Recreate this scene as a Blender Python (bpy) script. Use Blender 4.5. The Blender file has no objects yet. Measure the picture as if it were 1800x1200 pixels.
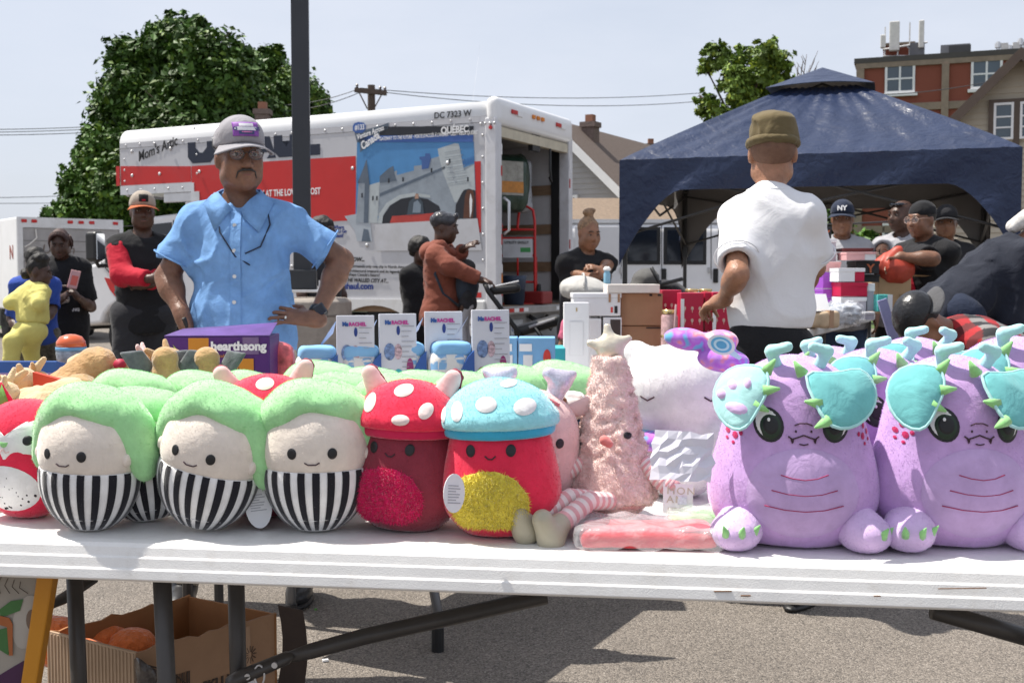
import bpy, bmesh, math, random, time
import numpy as np
from mathutils import Vector, Matrix, Euler
from mathutils.bvhtree import BVHTree
T0 = time.time()
SC = bpy.context.scene
COL = SC.collection
R = math.radians

# ---------------------------------------------------------------- camera
CAMH, FPX, YH = 1.18, 2000.0, 490.0
PITCH = math.atan((600 - YH) / FPX)
cam_d = bpy.data.cameras.new('camera')
cam = bpy.data.objects.new('camera', cam_d)
COL.objects.link(cam)
cam_d.sensor_width = 36
cam_d.lens = 36 * FPX / 1800
cam_d.clip_start = 0.05
cam_d.clip_end = 3000
cam_d.dof.use_dof = True
cam_d.dof.focus_distance = 2.3
cam_d.dof.aperture_fstop = 13
cam.location = (0, 0, CAMH)
cam.rotation_euler = (R(90) - PITCH, 0, 0)
SC.camera = cam

# ---------------------------------------------------------------- light
SUN_AZ = (-0.95, 0.31)          # horizontal direction towards the sun
SUN_EL = R(63)
world = bpy.data.worlds.new('World')
SC.world = world
world.use_nodes = True
wn = world.node_tree.nodes
wl = world.node_tree.links
bg = wn['Background']
sky = wn.new('ShaderNodeTexSky')
sky.sky_type = 'NISHITA'
sky.sun_disc = False
sky.sun_elevation = SUN_EL
sky.sun_rotation = math.atan2(SUN_AZ[0], SUN_AZ[1])
sky.dust_density = 3.0
sky.air_density = 1.0
# thin high haze over the whole sky, with faint cloud streaks
tc = wn.new('ShaderNodeTexCoord')
mp = wn.new('ShaderNodeMapping')
mp.inputs['Scale'].default_value = (1.0, 1.0, 3.5)
nz = wn.new('ShaderNodeTexNoise')
nz.inputs['Scale'].default_value = 1.6
nz.inputs['Detail'].default_value = 7
nz.inputs['Roughness'].default_value = 0.6
wl.new(tc.outputs['Generated'], mp.inputs['Vector'])
wl.new(mp.outputs['Vector'], nz.inputs['Vector'])
cr = wn.new('ShaderNodeValToRGB')
cr.color_ramp.elements[0].position = 0.35
cr.color_ramp.elements[0].color = (0.62, 0.62, 0.62, 1)
cr.color_ramp.elements[1].position = 0.7
cr.color_ramp.elements[1].color = (0.9, 0.9, 0.9, 1)
wl.new(nz.outputs['Fac'], cr.inputs['Fac'])
mx = wn.new('ShaderNodeMix')
mx.data_type = 'RGBA'
mx.inputs['B'].default_value = (5.6, 5.95, 6.75, 1)
wl.new(cr.outputs['Color'], mx.inputs['Factor'])
wl.new(sky.outputs['Color'], mx.inputs['A'])
wl.new(mx.outputs['Result'], bg.inputs['Color'])
bg.inputs['Strength'].default_value = 0.1
sun_d = bpy.data.lights.new('sun', 'SUN')
sun_d.energy = 5.0
sun_d.angle = R(0.53)
sun_d.color = (1.0, 0.95, 0.87)
sun = bpy.data.objects.new('sun', sun_d)
COL.objects.link(sun)
sv = Vector((SUN_AZ[0] * math.cos(SUN_EL), SUN_AZ[1] * math.cos(SUN_EL), math.sin(SUN_EL)))
sun.rotation_euler = sv.to_track_quat('Z', 'Y').to_euler()
sun.location = (-20, 10, 40)
SC.view_settings.view_transform = 'Standard'
SC.view_settings.look = 'None'
SC.view_settings.gamma = 1
SC.view_settings.use_curve_mapping = False
SC.view_settings.exposure = 0.5

# ---------------------------------------------------------------- measuring
_ct, _st = math.cos(PITCH), math.sin(PITCH)
def ray(px, py):
  u = (px - 900) / FPX
  v = (600 - py) / FPX
  return Vector((u, _ct + v * _st, v * _ct - _st))
def W(px, py, Y):                 # the point seen at a pixel, Y metres ahead
  d = ray(px, py)
  return Vector((0, 0, CAMH)) + d * (Y / d.y)
def WZ(px, py, z):                # the point seen at a pixel, at height z
  d = ray(px, py)
  return Vector((0, 0, CAMH)) + d * ((z - CAMH) / d.z)
rng = random.Random(7)
npr = np.random.RandomState(5)

# ---------------------------------------------------------------- materials
MATS = {}
def mat(name, col=(.5, .5, .5), rough=.6, metal=0., var=.12, vs=6., bump=.0, bs=80., sheen=0., sss=0.,
    spec=.5, coat=0., trans=0., attr=False, dirt=None, alpha=1., emit=None, stretch=None, ior=1.45, wr=0., wrs=24., nd=3.):
  if name in MATS:
    return MATS[name]
  m = bpy.data.materials.new(name)
  m.use_nodes = True
  nt = m.node_tree
  b = nt.nodes['Principled BSDF']
  N, L = nt.nodes, nt.links
  b.inputs['Roughness'].default_value = rough
  b.inputs['Metallic'].default_value = metal
  b.inputs['Specular IOR Level'].default_value = spec
  b.inputs['IOR'].default_value = ior
  b.inputs['Sheen Weight'].default_value = sheen
  b.inputs['Sheen Roughness'].default_value = .4
  b.inputs['Coat Weight'].default_value = coat
  b.inputs['Coat Roughness'].default_value = .08
  b.inputs['Transmission Weight'].default_value = trans
  b.inputs['Alpha'].default_value = alpha
  if sss:
    b.inputs['Subsurface Weight'].default_value = sss
    b.inputs['Subsurface Radius'].default_value = (.012, .005, .003)
    b.inputs['Subsurface Scale'].default_value = 1.0
  c = (*col, 1)
  b.inputs['Base Color'].default_value = c
  t = N.new('ShaderNodeTexCoord')
  src = t.outputs['Object']
  if stretch:
    mpn = N.new('ShaderNodeMapping')
    mpn.inputs['Scale'].default_value = stretch
    L.new(src, mpn.inputs['Vector'])
    src = mpn.outputs['Vector']
  out = None
  if attr:
    a = N.new('ShaderNodeAttribute')
    a.attribute_name = 'Col'
    out = a.outputs['Color']
  if var > 0:
    n = N.new('ShaderNodeTexNoise')
    n.inputs['Scale'].default_value = vs
    n.inputs['Detail'].default_value = nd + 2
    n.inputs['Roughness'].default_value = .62
    L.new(src, n.inputs['Vector'])
    mr = N.new('ShaderNodeMapRange')
    mr.inputs['From Min'].default_value = .3
    mr.inputs['From Max'].default_value = .7
    mr.inputs['To Min'].default_value = 1 - var
    mr.inputs['To Max'].default_value = 1 + var
    L.new(n.outputs['Fac'], mr.inputs['Value'])
    mm = N.new('ShaderNodeMix')
    mm.data_type = 'RGBA'
    mm.blend_type = 'MULTIPLY'
    mm.inputs['Factor'].default_value = 1
    if out:
      L.new(out, mm.inputs['A'])
    else:
      mm.inputs['A'].default_value = c
    L.new(mr.outputs['Result'], mm.inputs['B'])
    out = mm.outputs['Result']
  if dirt:                       # (colour, amount, scale): blotches of wear
    n = N.new('ShaderNodeTexNoise')
    n.inputs['Scale'].default_value = dirt[2]
    n.inputs['Detail'].default_value = 8
    n.inputs['Roughness'].default_value = .7
    L.new(src, n.inputs['Vector'])
    mr = N.new('ShaderNodeMapRange')
    mr.inputs['From Min'].default_value = .52
    mr.inputs['From Max'].default_value = .72
    mr.inputs['To Max'].default_value = dirt[1]
    L.new(n.outputs['Fac'], mr.inputs['Value'])
    mm = N.new('ShaderNodeMix')
    mm.data_type = 'RGBA'
    L.new(mr.outputs['Result'], mm.inputs['Factor'])
    if out:
      L.new(out, mm.inputs['A'])
    else:
      mm.inputs['A'].default_value = c
    mm.inputs['B'].default_value = (*dirt[0], 1)
    out = mm.outputs['Result']
  if out:
    L.new(out, b.inputs['Base Color'])
  if bump > 0:
    n = N.new('ShaderNodeTexNoise')
    n.inputs['Scale'].default_value = bs
    n.inputs['Detail'].default_value = nd
    L.new(src, n.inputs['Vector'])
    bp = N.new('ShaderNodeBump')
    bp.inputs['Strength'].default_value = min(1, bump)
    bp.inputs['Distance'].default_value = .6 / bs
    L.new(n.outputs['Fac'], bp.inputs['Height'])
    L.new(bp.outputs['Normal'], b.inputs['Normal'])
    if wr > 0:                 # soft creases and dents
      n2 = N.new('ShaderNodeTexNoise')
      n2.inputs['Scale'].default_value = wrs
      n2.inputs['Detail'].default_value = 3
      n2.inputs['Distortion'].default_value = 1.2
      L.new(src, n2.inputs['Vector'])
      b2 = N.new('ShaderNodeBump')
      b2.inputs['Strength'].default_value = wr
      b2.inputs['Distance'].default_value = .55 / wrs
      L.new(n2.outputs['Fac'], b2.inputs['Height'])
      L.new(b2.outputs['Normal'], bp.inputs['Normal'])
  if emit:
    b.inputs['Emission Color'].default_value = (*emit[0], 1)
    b.inputs['Emission Strength'].default_value = emit[1]
  MATS[name] = m
  return m

def asphalt():
  m = bpy.data.materials.new('asphalt')
  m.use_nodes = True
  N, L = m.node_tree.nodes, m.node_tree.links
  b = N['Principled BSDF']
  t = N.new('ShaderNodeTexCoord')
  v = N.new('ShaderNodeTexVoronoi')
  v.inputs['Scale'].default_value = 190
  L.new(t.outputs['Object'], v.inputs['Vector'])
  bw = N.new('ShaderNodeRGBToBW')
  L.new(v.outputs['Color'], bw.inputs['Color'])
  r = N.new('ShaderNodeValToRGB')
  e = r.color_ramp.elements
  e[0].position = .08; e[0].color = (.075, .066, .058, 1)
  e[1].position = .95; e[1].color = (.31, .275, .24, 1)
  a = e.new(.45); a.color = (.165, .142, .12, 1)
  a = e.new(.72); a.color = (.225, .195, .165, 1)
  L.new(bw.outputs['Val'], r.inputs['Fac'])
  n = N.new('ShaderNodeTexNoise')
  n.inputs['Scale'].default_value = 1.1
  n.inputs['Detail'].default_value = 9
  n.inputs['Roughness'].default_value = .65
  L.new(t.outputs['Object'], n.inputs['Vector'])
  mr = N.new('ShaderNodeMapRange')
  mr.inputs['From Min'].default_value = .3
  mr.inputs['From Max'].default_value = .7
  mr.inputs['To Min'].default_value = .82
  mr.inputs['To Max'].default_value = 1.12
  L.new(n.outputs['Fac'], mr.inputs['Value'])
  mm = N.new('ShaderNodeMix'); mm.data_type = 'RGBA'; mm.blend_type = 'MULTIPLY'
  mm.inputs['Factor'].default_value = 1
  L.new(r.outputs['Color'], mm.inputs['A']); L.new(mr.outputs['Result'], mm.inputs['B'])
  # oil spots
  v2 = N.new('ShaderNodeTexVoronoi'); v2.inputs['Scale'].default_value = 1.7
  wv = N.new('ShaderNodeTexNoise'); wv.inputs['Scale'].default_value = 9; wv.inputs['Detail'].default_value = 4
  L.new(t.outputs['Object'], wv.inputs['Vector'])
  vm = N.new('ShaderNodeVectorMath'); vm.operation = 'MULTIPLY_ADD'
  vm.inputs[1].default_value = (.12, .12, .12)
  L.new(wv.outputs['Color'], vm.inputs[0]); L.new(t.outputs['Object'], vm.inputs[2])
  L.new(vm.outputs[0], v2.inputs['Vector'])
  m2 = N.new('ShaderNodeMapRange')
  m2.inputs['From Min'].default_value = .03; m2.inputs['From Max'].default_value = .1
  m2.inputs['To Min'].default_value = .45; m2.inputs['To Max'].default_value = 0
  L.new(v2.outputs['Distance'], m2.inputs['Value'])
  m3 = N.new('ShaderNodeMix'); m3.data_type = 'RGBA'
  L.new(m2.outputs['Result'], m3.inputs['Factor'])
  L.new(mm.outputs['Result'], m3.inputs['A'])
  m3.inputs['B'].default_value = (.04, .037, .035, 1)
  L.new(m3.outputs['Result'], b.inputs['Base Color'])
  b.inputs['Roughness'].default_value = .88
  bp = N.new('ShaderNodeBump'); bp.inputs['Strength'].default_value = .8; bp.inputs['Distance'].default_value = .006
  L.new(v.outputs['Distance'], bp.inputs['Height'])
  bp.invert = True
  L.new(bp.outputs['Normal'], b.inputs['Normal'])
  return m

# ---------------------------------------------------------------- objects
def tag(o, label=None, cat=None, group=None, kind=None):
  if label: o['label'] = label
  if cat: o['category'] = cat
  if group: o['group'] = group
  if kind: o['kind'] = kind
  return o
def empty(name, loc=(0, 0, 0), rz=0., label=None, cat=None, group=None):
  o = bpy.data.objects.new(name, None)
  COL.objects.link(o)
  o.empty_display_size = .1
  o.location = loc
  o.rotation_euler = (0, 0, rz)
  return tag(o, label, cat, group)
def link(name, me, parent=None, mats=()):
  o = bpy.data.objects.new(name, me)
  COL.objects.link(o)
  for m in mats:
    me.materials.append(m)
  if parent:
    o.parent = parent
  return o
def copy_tree(o, parent=None):
  c = o.copy()
  COL.objects.link(c)
  if parent:
    c.parent = parent
  for ch in o.children:
    copy_tree(ch, c)
  return c
def fastmesh(name, v, f, smooth=True, col=None, mi=None):
  """v (n,3) array, f (m,3|4) array"""
  v = np.asarray(v, np.float32); f = np.asarray(f, np.int32)
  me = bpy.data.meshes.new(name)
  me.vertices.add(len(v)); me.vertices.foreach_set('co', v.ravel())
  k = f.shape[1]
  me.loops.add(f.size); me.loops.foreach_set('vertex_index', f.ravel())
  me.polygons.add(len(f))
  me.polygons.foreach_set('loop_start', np.arange(0, f.size, k, dtype=np.int32))
  me.polygons.foreach_set('loop_total', np.full(len(f), k, np.int32))
  if mi is not None:
    me.polygons.foreach_set('material_index', np.asarray(mi, np.int32))
  me.polygons.foreach_set('use_smooth', np.full(len(f), smooth))
  if col is not None:
    a = me.color_attributes.new('Col', 'FLOAT_COLOR', 'POINT')
    c = np.ones((len(v), 4), np.float32); c[:, :3] = col
    a.data.foreach_set('color', c.ravel())
  me.update(calc_edges=True)
  me.validate()
  return me

def frame(d, up=(0, 0, 1)):
  d = Vector(d).normalized()
  u = Vector(up)
  x = u.cross(d)
  if x.length < 1e-4:
    x = Vector((1, 0, 0)).cross(d)
  x.normalize()
  return x, d.cross(x)

class MB:
  def __init__(s):
    s.v = []; s.f = []; s.m = []
  def add(s, vs, fs, m=0):
    o = len(s.v)
    s.v += [tuple(p) for p in vs]
    s.f += [tuple(i + o for i in f) for f in fs]
    s.m += [m] * len(fs)
    return s
  def bx(s, x0, x1, y0, y1, z0, z1, m=0):
    vs = [(x, y, z) for z in (z0, z1) for y in (y0, y1) for x in (x0, x1)]
    return s.add(vs, [(0, 2, 3, 1), (4, 5, 7, 6), (0, 1, 5, 4), (2, 6, 7, 3), (0, 4, 6, 2), (1, 3, 7, 5)], m)
  def box(s, c, size, rot=None, m=0):
    o = len(s.v)
    x, y, z = [k / 2 for k in size]
    s.bx(-x, x, -y, y, -z, z, m)
    M = rot.to_matrix() if isinstance(rot, Euler) else (rot or Matrix.Identity(3))
    for i in range(o, len(s.v)):
      s.v[i] = tuple(M @ Vector(s.v[i]) + Vector(c))
    return s
  def cyl(s, a, b, r0, r1=None, n=12, m=0, cap=True):
    a, b = Vector(a), Vector(b)
    r1 = r0 if r1 is None else r1
    x, y = frame(b - a)
    vs = []
    for p, r in ((a, r0), (b, r1)):
      for i in range(n):
        t = 2 * math.pi * i / n
        vs.append(p + x * (r * math.cos(t)) + y * (r * math.sin(t)))
    fs = [(i, (i + 1) % n, n + (i + 1) % n, n + i) for i in range(n)]
    if cap:
      fs += [tuple(range(n - 1, -1, -1)), tuple(range(n, 2 * n))]
    return s.add(vs, fs, m)
  def tube(s, pts, r, n=8, m=0, closed=False, flat=None):
    pts = [Vector(p) for p in pts]
    k = len(pts)
    rs = r if isinstance(r, (list, tuple)) else [r] * k
    vs = []
    x = None
    for i, p in enumerate(pts):
      d = (pts[(i + 1) % k] - pts[i - 1]) if closed else (pts[min(i + 1, k - 1)] - pts[max(i - 1, 0)])
      d.normalize()
      if x is None:
        x, y = frame(d)
      else:
        x = (x - d * x.dot(d)).normalized()
        y = d.cross(x)
      for j in range(n):
        t = 2 * math.pi * j / n
        vs.append(p + x * (rs[i] * math.cos(t)) + y * (rs[i] * math.sin(t) * (flat or 1)))
    fs = []
    for i in range(k if closed else k - 1):
      i2 = (i + 1) % k
      for j in range(n):
        j2 = (j + 1) % n
        fs.append((i * n + j, i * n + j2, i2 * n + j2, i2 * n + j))
    if not closed:
      fs += [tuple(range(n - 1, -1, -1)), tuple(range((k - 1) * n, k * n))]
    return s.add(vs, fs, m)
  def lathe(s, prof, n=24, c=(0, 0, 0), m=0):
    vs = []
    for r, z in prof:
      for i in range(n):
        t = 2 * math.pi * i / n
        vs.append((c[0] + r * math.cos(t), c[1] + r * math.sin(t), c[2] + z))
    fs = []
    for k in range(len(prof) - 1):
      for i in range(n):
        j = (i + 1) % n
        fs.append((k * n + i, k * n + j, (k + 1) * n + j, (k + 1) * n + i))
    fs += [tuple(range(n - 1, -1, -1)), tuple(range((len(prof) - 1) * n, len(prof) * n))]
    return s.add(vs, fs, m)
  def prism(s, pts, vec, m=0):
    pts = [Vector(p) for p in pts]; vec = Vector(vec)
    n = len(pts)
    vs = pts + [p + vec for p in pts]
    fs = [tuple(range(n - 1, -1, -1)), tuple(range(n, 2 * n))] + [(i, (i + 1) % n, n + (i + 1) % n, n + i) for i in range(n)]
    return s.add(vs, fs, m)
  def grid(s, fn, nu, nv, m=0, thick=None):
    vs = [Vector(fn(i / nu, j / nv)) for j in range(nv + 1) for i in range(nu + 1)]
    fs = [(j * (nu + 1) + i, j * (nu + 1) + i + 1, (j + 1) * (nu + 1) + i + 1, (j + 1) * (nu + 1) + i) for j in range(nv) for i in range(nu)]
    return s.add(vs, fs, m)
  def obj(s, name, mats, parent=None, smooth=False, bevel=0., seg=2, fix=True, solid=0., sub=0, **kw):
    me = bpy.data.meshes.new(name)
    me.from_pydata(s.v, [], s.f)
    if not isinstance(mats, (list, tuple)):
      mats = [mats]
    if len(mats) > 1:
      me.polygons.foreach_set('material_index', s.m)
    if fix:
      bm = bmesh.new(); bm.from_mesh(me)
      bmesh.ops.recalc_face_normals(bm, faces=bm.faces)
      bm.to_mesh(me); bm.free()
    if smooth:
      me.polygons.foreach_set('use_smooth', [True] * len(me.polygons))
    me.update()
    o = link(name, me, parent, mats)
    if solid:
      md = o.modifiers.new('solid', 'SOLIDIFY'); md.thickness = solid; md.offset = 0
    if bevel:
      md = o.modifiers.new('bevel', 'BEVEL'); md.width = bevel; md.segments = seg; md.limit_method = 'ANGLE'
      md.angle_limit = R(35)
      md.harden_normals = False
    if sub:
      md = o.modifiers.new('sub', 'SUBSURF'); md.levels = sub; md.render_levels = sub
    return tag(o, **kw)

def text(name, s, size, m, parent=None, loc=(0, 0, 0), rot=(R(90), 0, 0), xs=1., shear=0., align='LEFT', bold=0., ext=.0008, M=None, space=1.):
  c = bpy.data.curves.new(name, 'FONT')
  c.body = s; c.size = size; c.shear = shear; c.align_x = align; c.offset = bold; c.extrude = ext; c.resolution_u = 3
  c.space_character = space
  t = bpy.data.objects.new(name, c)
  me = bpy.data.meshes.new_from_object(t)
  bpy.data.objects.remove(t)
  bpy.data.curves.remove(c)
  if xs != 1.:
    me.transform(Matrix.Diagonal((xs, 1, 1, 1)))
  me.materials.clear()
  o = link(name, me, parent, [m])
  if M is not None:
    o.matrix_local = M
  else:
    o.location = loc
    o.rotation_euler = rot
  return o

# ---------------------------------------------------------------- signed distance modelling
def V3(p):
  return np.array([p[0], p[1], p[2]], np.float32)
class SDF:
  def __init__(s, h=.012, amp=0., freq=20., seed=1, aniso=(1, 1, 1)):
    s.h = h; s.P = []; s.amp = amp; s.freq = freq; s.seed = seed; s.aniso = aniso; s.cut = []; s.fold = False
  def _add(s, f, lo, hi, k, op, clip):
    s.P.append((f, np.array(lo, np.float32), np.array(hi, np.float32), k, op, clip)); return s
  def cone(s, a, b, ra, rb=None, k=.02, op='u', clip=None, flat=None):
    a, b = V3(a), V3(b); rb = ra if rb is None else rb
    ba = b - a; L2 = max(float(ba @ ba), 1e-9); rm = max(ra, rb)
    fl = None
    if flat is not None:
      n = V3(Vector(flat[0]).normalized()); fl = (n, 1 / flat[1] - 1)
    def f(p):
      q = p - a
      if fl: q = q + (q @ fl[0])[..., None] * fl[0] * fl[1]
      t = np.clip(q @ ba / L2, 0, 1)
      return np.sqrt(((q - t[..., None] * ba) ** 2).sum(-1)) - (ra + (rb - ra) * t)
    return s._add(f, np.minimum(a, b) - rm, np.maximum(a, b) + rm, k, op, clip)
  def ell(s, c, r, rot=None, k=.02, op='u', clip=None):
    c = V3(c); r = np.array(r if hasattr(r, '__len__') else (r,) * 3, np.float32)
    M = None
    if rot is not None:
      M = np.array(rot.to_matrix() if isinstance(rot, Euler) else rot, np.float32)
    rm = r if M is None else np.full(3, r.max(), np.float32)
    def f(p):
      q = p - c
      if M is not None: q = q @ M
      k0 = np.sqrt(((q / r) ** 2).sum(-1)); k1 = np.sqrt(((q / (r * r)) ** 2).sum(-1)) + 1e-9
      return k0 * (k0 - 1) / k1
    return s._add(f, c - rm, c + rm, k, op, clip)
  def box(s, c, hs, rot=None, rd=.01, k=.01, op='u', clip=None):
    c = V3(c); hs = np.array(hs, np.float32)
    M = None
    if rot is not None:
      M = np.array(rot.to_matrix() if isinstance(rot, Euler) else rot, np.float32)
    rm = hs if M is None else np.full(3, float(np.linalg.norm(hs)), np.float32)
    def f(p):
      q = p - c
      if M is not None: q = q @ M
      q = np.abs(q) - hs + rd
      return np.sqrt((np.maximum(q, 0) ** 2).sum(-1)) + np.minimum(q.max(-1), 0) - rd
    return s._add(f, c - rm, c + rm, k, op, clip)
  def field(s, lo=None, hi=None):
    U = [p for p in s.P if p[4] == 'u']
    mk = max(p[3] for p in s.P)
    lo = np.min([p[1] for p in U], 0) - mk * .5 - 3 * s.h - s.amp
    hi = np.max([p[2] for p in U], 0) + mk * .5 + 3 * s.h + s.amp
    n = np.ceil((hi - lo) / s.h).astype(int) + 1
    ax = [lo[i] + s.h * np.arange(n[i], dtype=np.float32) for i in range(3)]
    d = np.full(n, .5, np.float32)
    for f, l, u, k, op, clip in s.P:
      mg = k + 3 * s.h + s.amp
      i0 = np.clip(((l - mg - lo) / s.h).astype(int), 0, n); i1 = np.clip(((u + mg - lo) / s.h).astype(int) + 2, 0, n)
      if (i1 <= i0).any(): continue
      sl = tuple(slice(a, b) for a, b in zip(i0, i1))
      g = np.stack(np.meshgrid(ax[0][sl[0]], ax[1][sl[1]], ax[2][sl[2]], indexing='ij'), -1)
      e = f(g)
      if clip:
        for q, nn in clip:
          nn = V3(Vector(nn).normalized())
          e = np.maximum(e, (g - V3(q)) @ nn)
      D = d[sl]
      if op == 'u':
        hh = np.clip(.5 + .5 * (D - e) / k, 0, 1)
        d[sl] = D + (e - D) * hh - k * hh * (1 - hh)
      elif op == 's':
        hh = np.clip(.5 - .5 * (D + e) / k, 0, 1)
        d[sl] = D + (-e - D) * hh + k * hh * (1 - hh)
      else:
        d[sl] = np.maximum(D, e)
    if s.cut or s.amp:
      g = np.stack(np.meshgrid(*ax, indexing='ij'), -1)
      for q, nn in s.cut:
        nn = V3(Vector(nn).normalized())
        d = np.maximum(d, (g - V3(q)) @ nn)
      if s.amp:
        m = np.abs(d) < s.amp * 2 + 2 * s.h
        pm = g[m]
        d[m] += s.amp * (folds if s.fold else wav)(pm, s.freq, s.seed, s.aniso)
    return d, lo
  def mesh(s, name, color=None, smooth=True, relax=1):
    d, lo = s.field()
    v, f = nets(d, lo, s.h, relax)
    s.v, s.f = v, f
    return fastmesh(name, v, f, smooth, None if color is None else color(v))
  def obj(s, name, mats, parent=None, color=None, relax=1, **kw):
    me = s.mesh(name, color, True, relax)
    o = link(name, me, parent, mats if isinstance(mats, (list, tuple)) else [mats])
    return tag(o, **kw)
def wav(p, freq, seed=1, an=(1, 1, 1)):
  r = np.random.RandomState(seed)
  q = p * np.array(an, np.float32) * freq
  w = np.zeros(p.shape[0], np.float32)
  ph = np.zeros_like(w)
  for i in range(6):
    dv = r.normal(size=3).astype(np.float32); dv /= np.linalg.norm(dv)
    w = np.sin(q @ dv * (1 + .45 * i) + r.rand() * 6.28 + 1.7 * ph) / (1 + .35 * i)
    ph = ph + w * .6
  return np.clip(ph, -1.5, 1.5) * .8
def folds(p, freq, seed=1, an=(1, 1, 1)):
  r = np.random.RandomState(seed)
  q = p * np.array(an, np.float32) * freq
  w1 = wav(p, freq * .55, seed + 7); w2 = wav(p, freq * .4, seed + 3)
  out = np.zeros(p.shape[0], np.float32)
  for i in range(3):
    dv = r.normal(size=3).astype(np.float32); dv /= np.linalg.norm(dv)
    c = np.abs(np.sin(q @ dv * (.8 + .35 * i) + 2.2 * w1 + r.rand() * 6))
    m = np.clip(.5 + .9 * wav(p, freq * .35, seed + 20 + i), 0, 1)
    out += (1 - c) ** 3 * m * (1.2 - .2 * i)
  return np.clip(.5 * w2 - out * 1.1, -1.8, 1.2)
CORN = [(0, 0, 0), (1, 0, 0), (0, 1, 0), (1, 1, 0), (0, 0, 1), (1, 0, 1), (0, 1, 1), (1, 1, 1)]
EDG = [(0, 1), (2, 3), (4, 5), (6, 7), (0, 2), (1, 3), (4, 6), (5, 7), (0, 4), (1, 5), (2, 6), (3, 7)]
def nets(d, lo, h, relax=1):
  s = d < 0
  nx, ny, nz_ = d.shape
  cnt = np.zeros((nx - 1, ny - 1, nz_ - 1), np.int8)
  for a, b, c in CORN:
    cnt += s[a:nx - 1 + a, b:ny - 1 + b, c:nz_ - 1 + c]
  mask = (cnt > 0) & (cnt < 8)
  idx = np.full(mask.shape, -1, np.int32)
  cells = np.argwhere(mask)
  idx[mask] = np.arange(len(cells))
  cd = [d[cells[:, 0] + a, cells[:, 1] + b, cells[:, 2] + c] for a, b, c in CORN]
  acc = np.zeros((len(cells), 3), np.float32); w = np.zeros(len(cells), np.float32)
  for i, j in EDG:
    da, db = cd[i], cd[j]
    cx = (da < 0) != (db < 0)
    t = np.where(cx, da / np.where(cx, da - db, 1), 0)
    a, b = np.array(CORN[i], np.float32), np.array(CORN[j], np.float32)
    acc += cx[:, None] * (a + (b - a) * t[:, None]); w += cx
  v = (cells + acc / w[:, None]).astype(np.float32) * h + lo
  F = []
  for ax in range(3):
    o = [x for x in range(3) if x != ax]
    A = np.moveaxis(s, ax, 0)
    I = np.moveaxis(idx, ax, 0)
    ch = A[:-1, 1:-1, 1:-1] != A[1:, 1:-1, 1:-1]
    e = np.argwhere(ch)
    i, j, k = e[:, 0], e[:, 1] + 1, e[:, 2] + 1
    q = np.stack([I[i, j - 1, k - 1], I[i, j, k - 1], I[i, j, k], I[i, j - 1, k]], 1)
    flip = A[i, j, k]
    if ax == 1: flip = ~flip
    q[~flip] = q[~flip][:, ::-1]
    F.append(q)
  F = np.concatenate(F)
  F = F[(F >= 0).all(1)]
  for _ in range(relax):
    ac = np.zeros_like(v); ct = np.zeros(len(v), np.float32)
    for a, b in ((0, 1), (1, 2), (2, 3), (3, 0)):
      np.add.at(ac, F[:, a], v[F[:, b]]); np.add.at(ct, F[:, a], 1)
      np.add.at(ac, F[:, b], v[F[:, a]]); np.add.at(ct, F[:, b], 1)
    v = v * .5 + .5 * ac / np.maximum(ct, 1)[:, None]
  return v, F

def bvh_of(o):
  me = o.data
  v = [x.co.copy() for x in me.vertices]
  return BVHTree.FromPolygons(v, [tuple(p.vertices) for p in me.polygons])
def project(bvh, x, z, mode='front', cx=0., cy=0., off=.0015):
  if mode == 'front':
    o, d = Vector((x, -2, z)), Vector((0, 1, 0))
  elif mode == 'back':
    o, d = Vector((x, 2, z)), Vector((0, -1, 0))
  elif mode == 'top':
    o, d = Vector((x, z, 3)), Vector((0, 0, -1))
  else:                          # around the upright axis, x is an angle, 0 = front
    e = Vector((math.sin(x), -math.cos(x), 0))
    o, d = Vector((cx, cy, z)) + e * 2, -e
  h = bvh.ray_cast(o, d)
  if h[0] is None: return None
  n = h[1]
  if n.dot(d) > 0: n = -n
  return h[0] + n * off
def patch(name, bvh, pts, m, parent, off=.0016, rings=4, mode='front', pad=0., cx=0., cy=0.):
  """a piece of cloth or print that follows the surface below it; pts is its outline"""
  n = len(pts)
  c = (sum(p[0] for p in pts) / n, sum(p[1] for p in pts) / n)
  mb = MB()
  vs = []; last = None
  for r in range(rings + 1):
    t = r / rings
    for p in pts:
      q = (c[0] + (p[0] - c[0]) * t, c[1] + (p[1] - c[1]) * t)
      o_ = off + pad * (1 - t ** 3) if r < rings else off * .4
      h = project(bvh, q[0], q[1], mode, cx, cy, o_)
      if h is None:
        h = last or Vector((q[0], 0, q[1]))
      last = h
      vs.append(h)
  fs = []
  for r in range(rings):
    for i in range(n):
      j = (i + 1) % n
      fs.append((r * n + i, r * n + j, (r + 1) * n + j, (r + 1) * n + i))
  fs = [f for f in fs]
  mb.add(vs, fs)
  return mb.obj(name, m, parent, smooth=True, fix=True)
def oval(cx, cz, rx, rz, n=20, rot=0., jit=0.):
  o = []
  for i in range(n):
    t = 2 * math.pi * i / n
    k = 1 + (rng.uniform(-jit, jit) if jit else 0)
    x, z = rx * math.cos(t) * k, rz * math.sin(t) * k
    o.append((cx + x * math.cos(rot) - z * math.sin(rot), cz + x * math.sin(rot) + z * math.cos(rot)))
  return o
def line_on(name, bvh, pts, r, m, parent, off=.001, mode='front', n=5):
  """a stitched line lying on a surface"""
  P = []
  for a, b in zip(pts[:-1], pts[1:]):
    for k in range(4):
      t = k / 4
      P.append((a[0] + (b[0] - a[0]) * t, a[1] + (b[1] - a[1]) * t))
  P.append(pts[-1])
  Q = [project(bvh, x, z, mode, off=off) for x, z in P]
  Q = [q for q in Q if q is not None]
  if len(Q) < 2: return None
  mb = MB(); mb.tube(Q, r, n)
  return mb.obj(name, m, parent, smooth=True)

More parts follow.
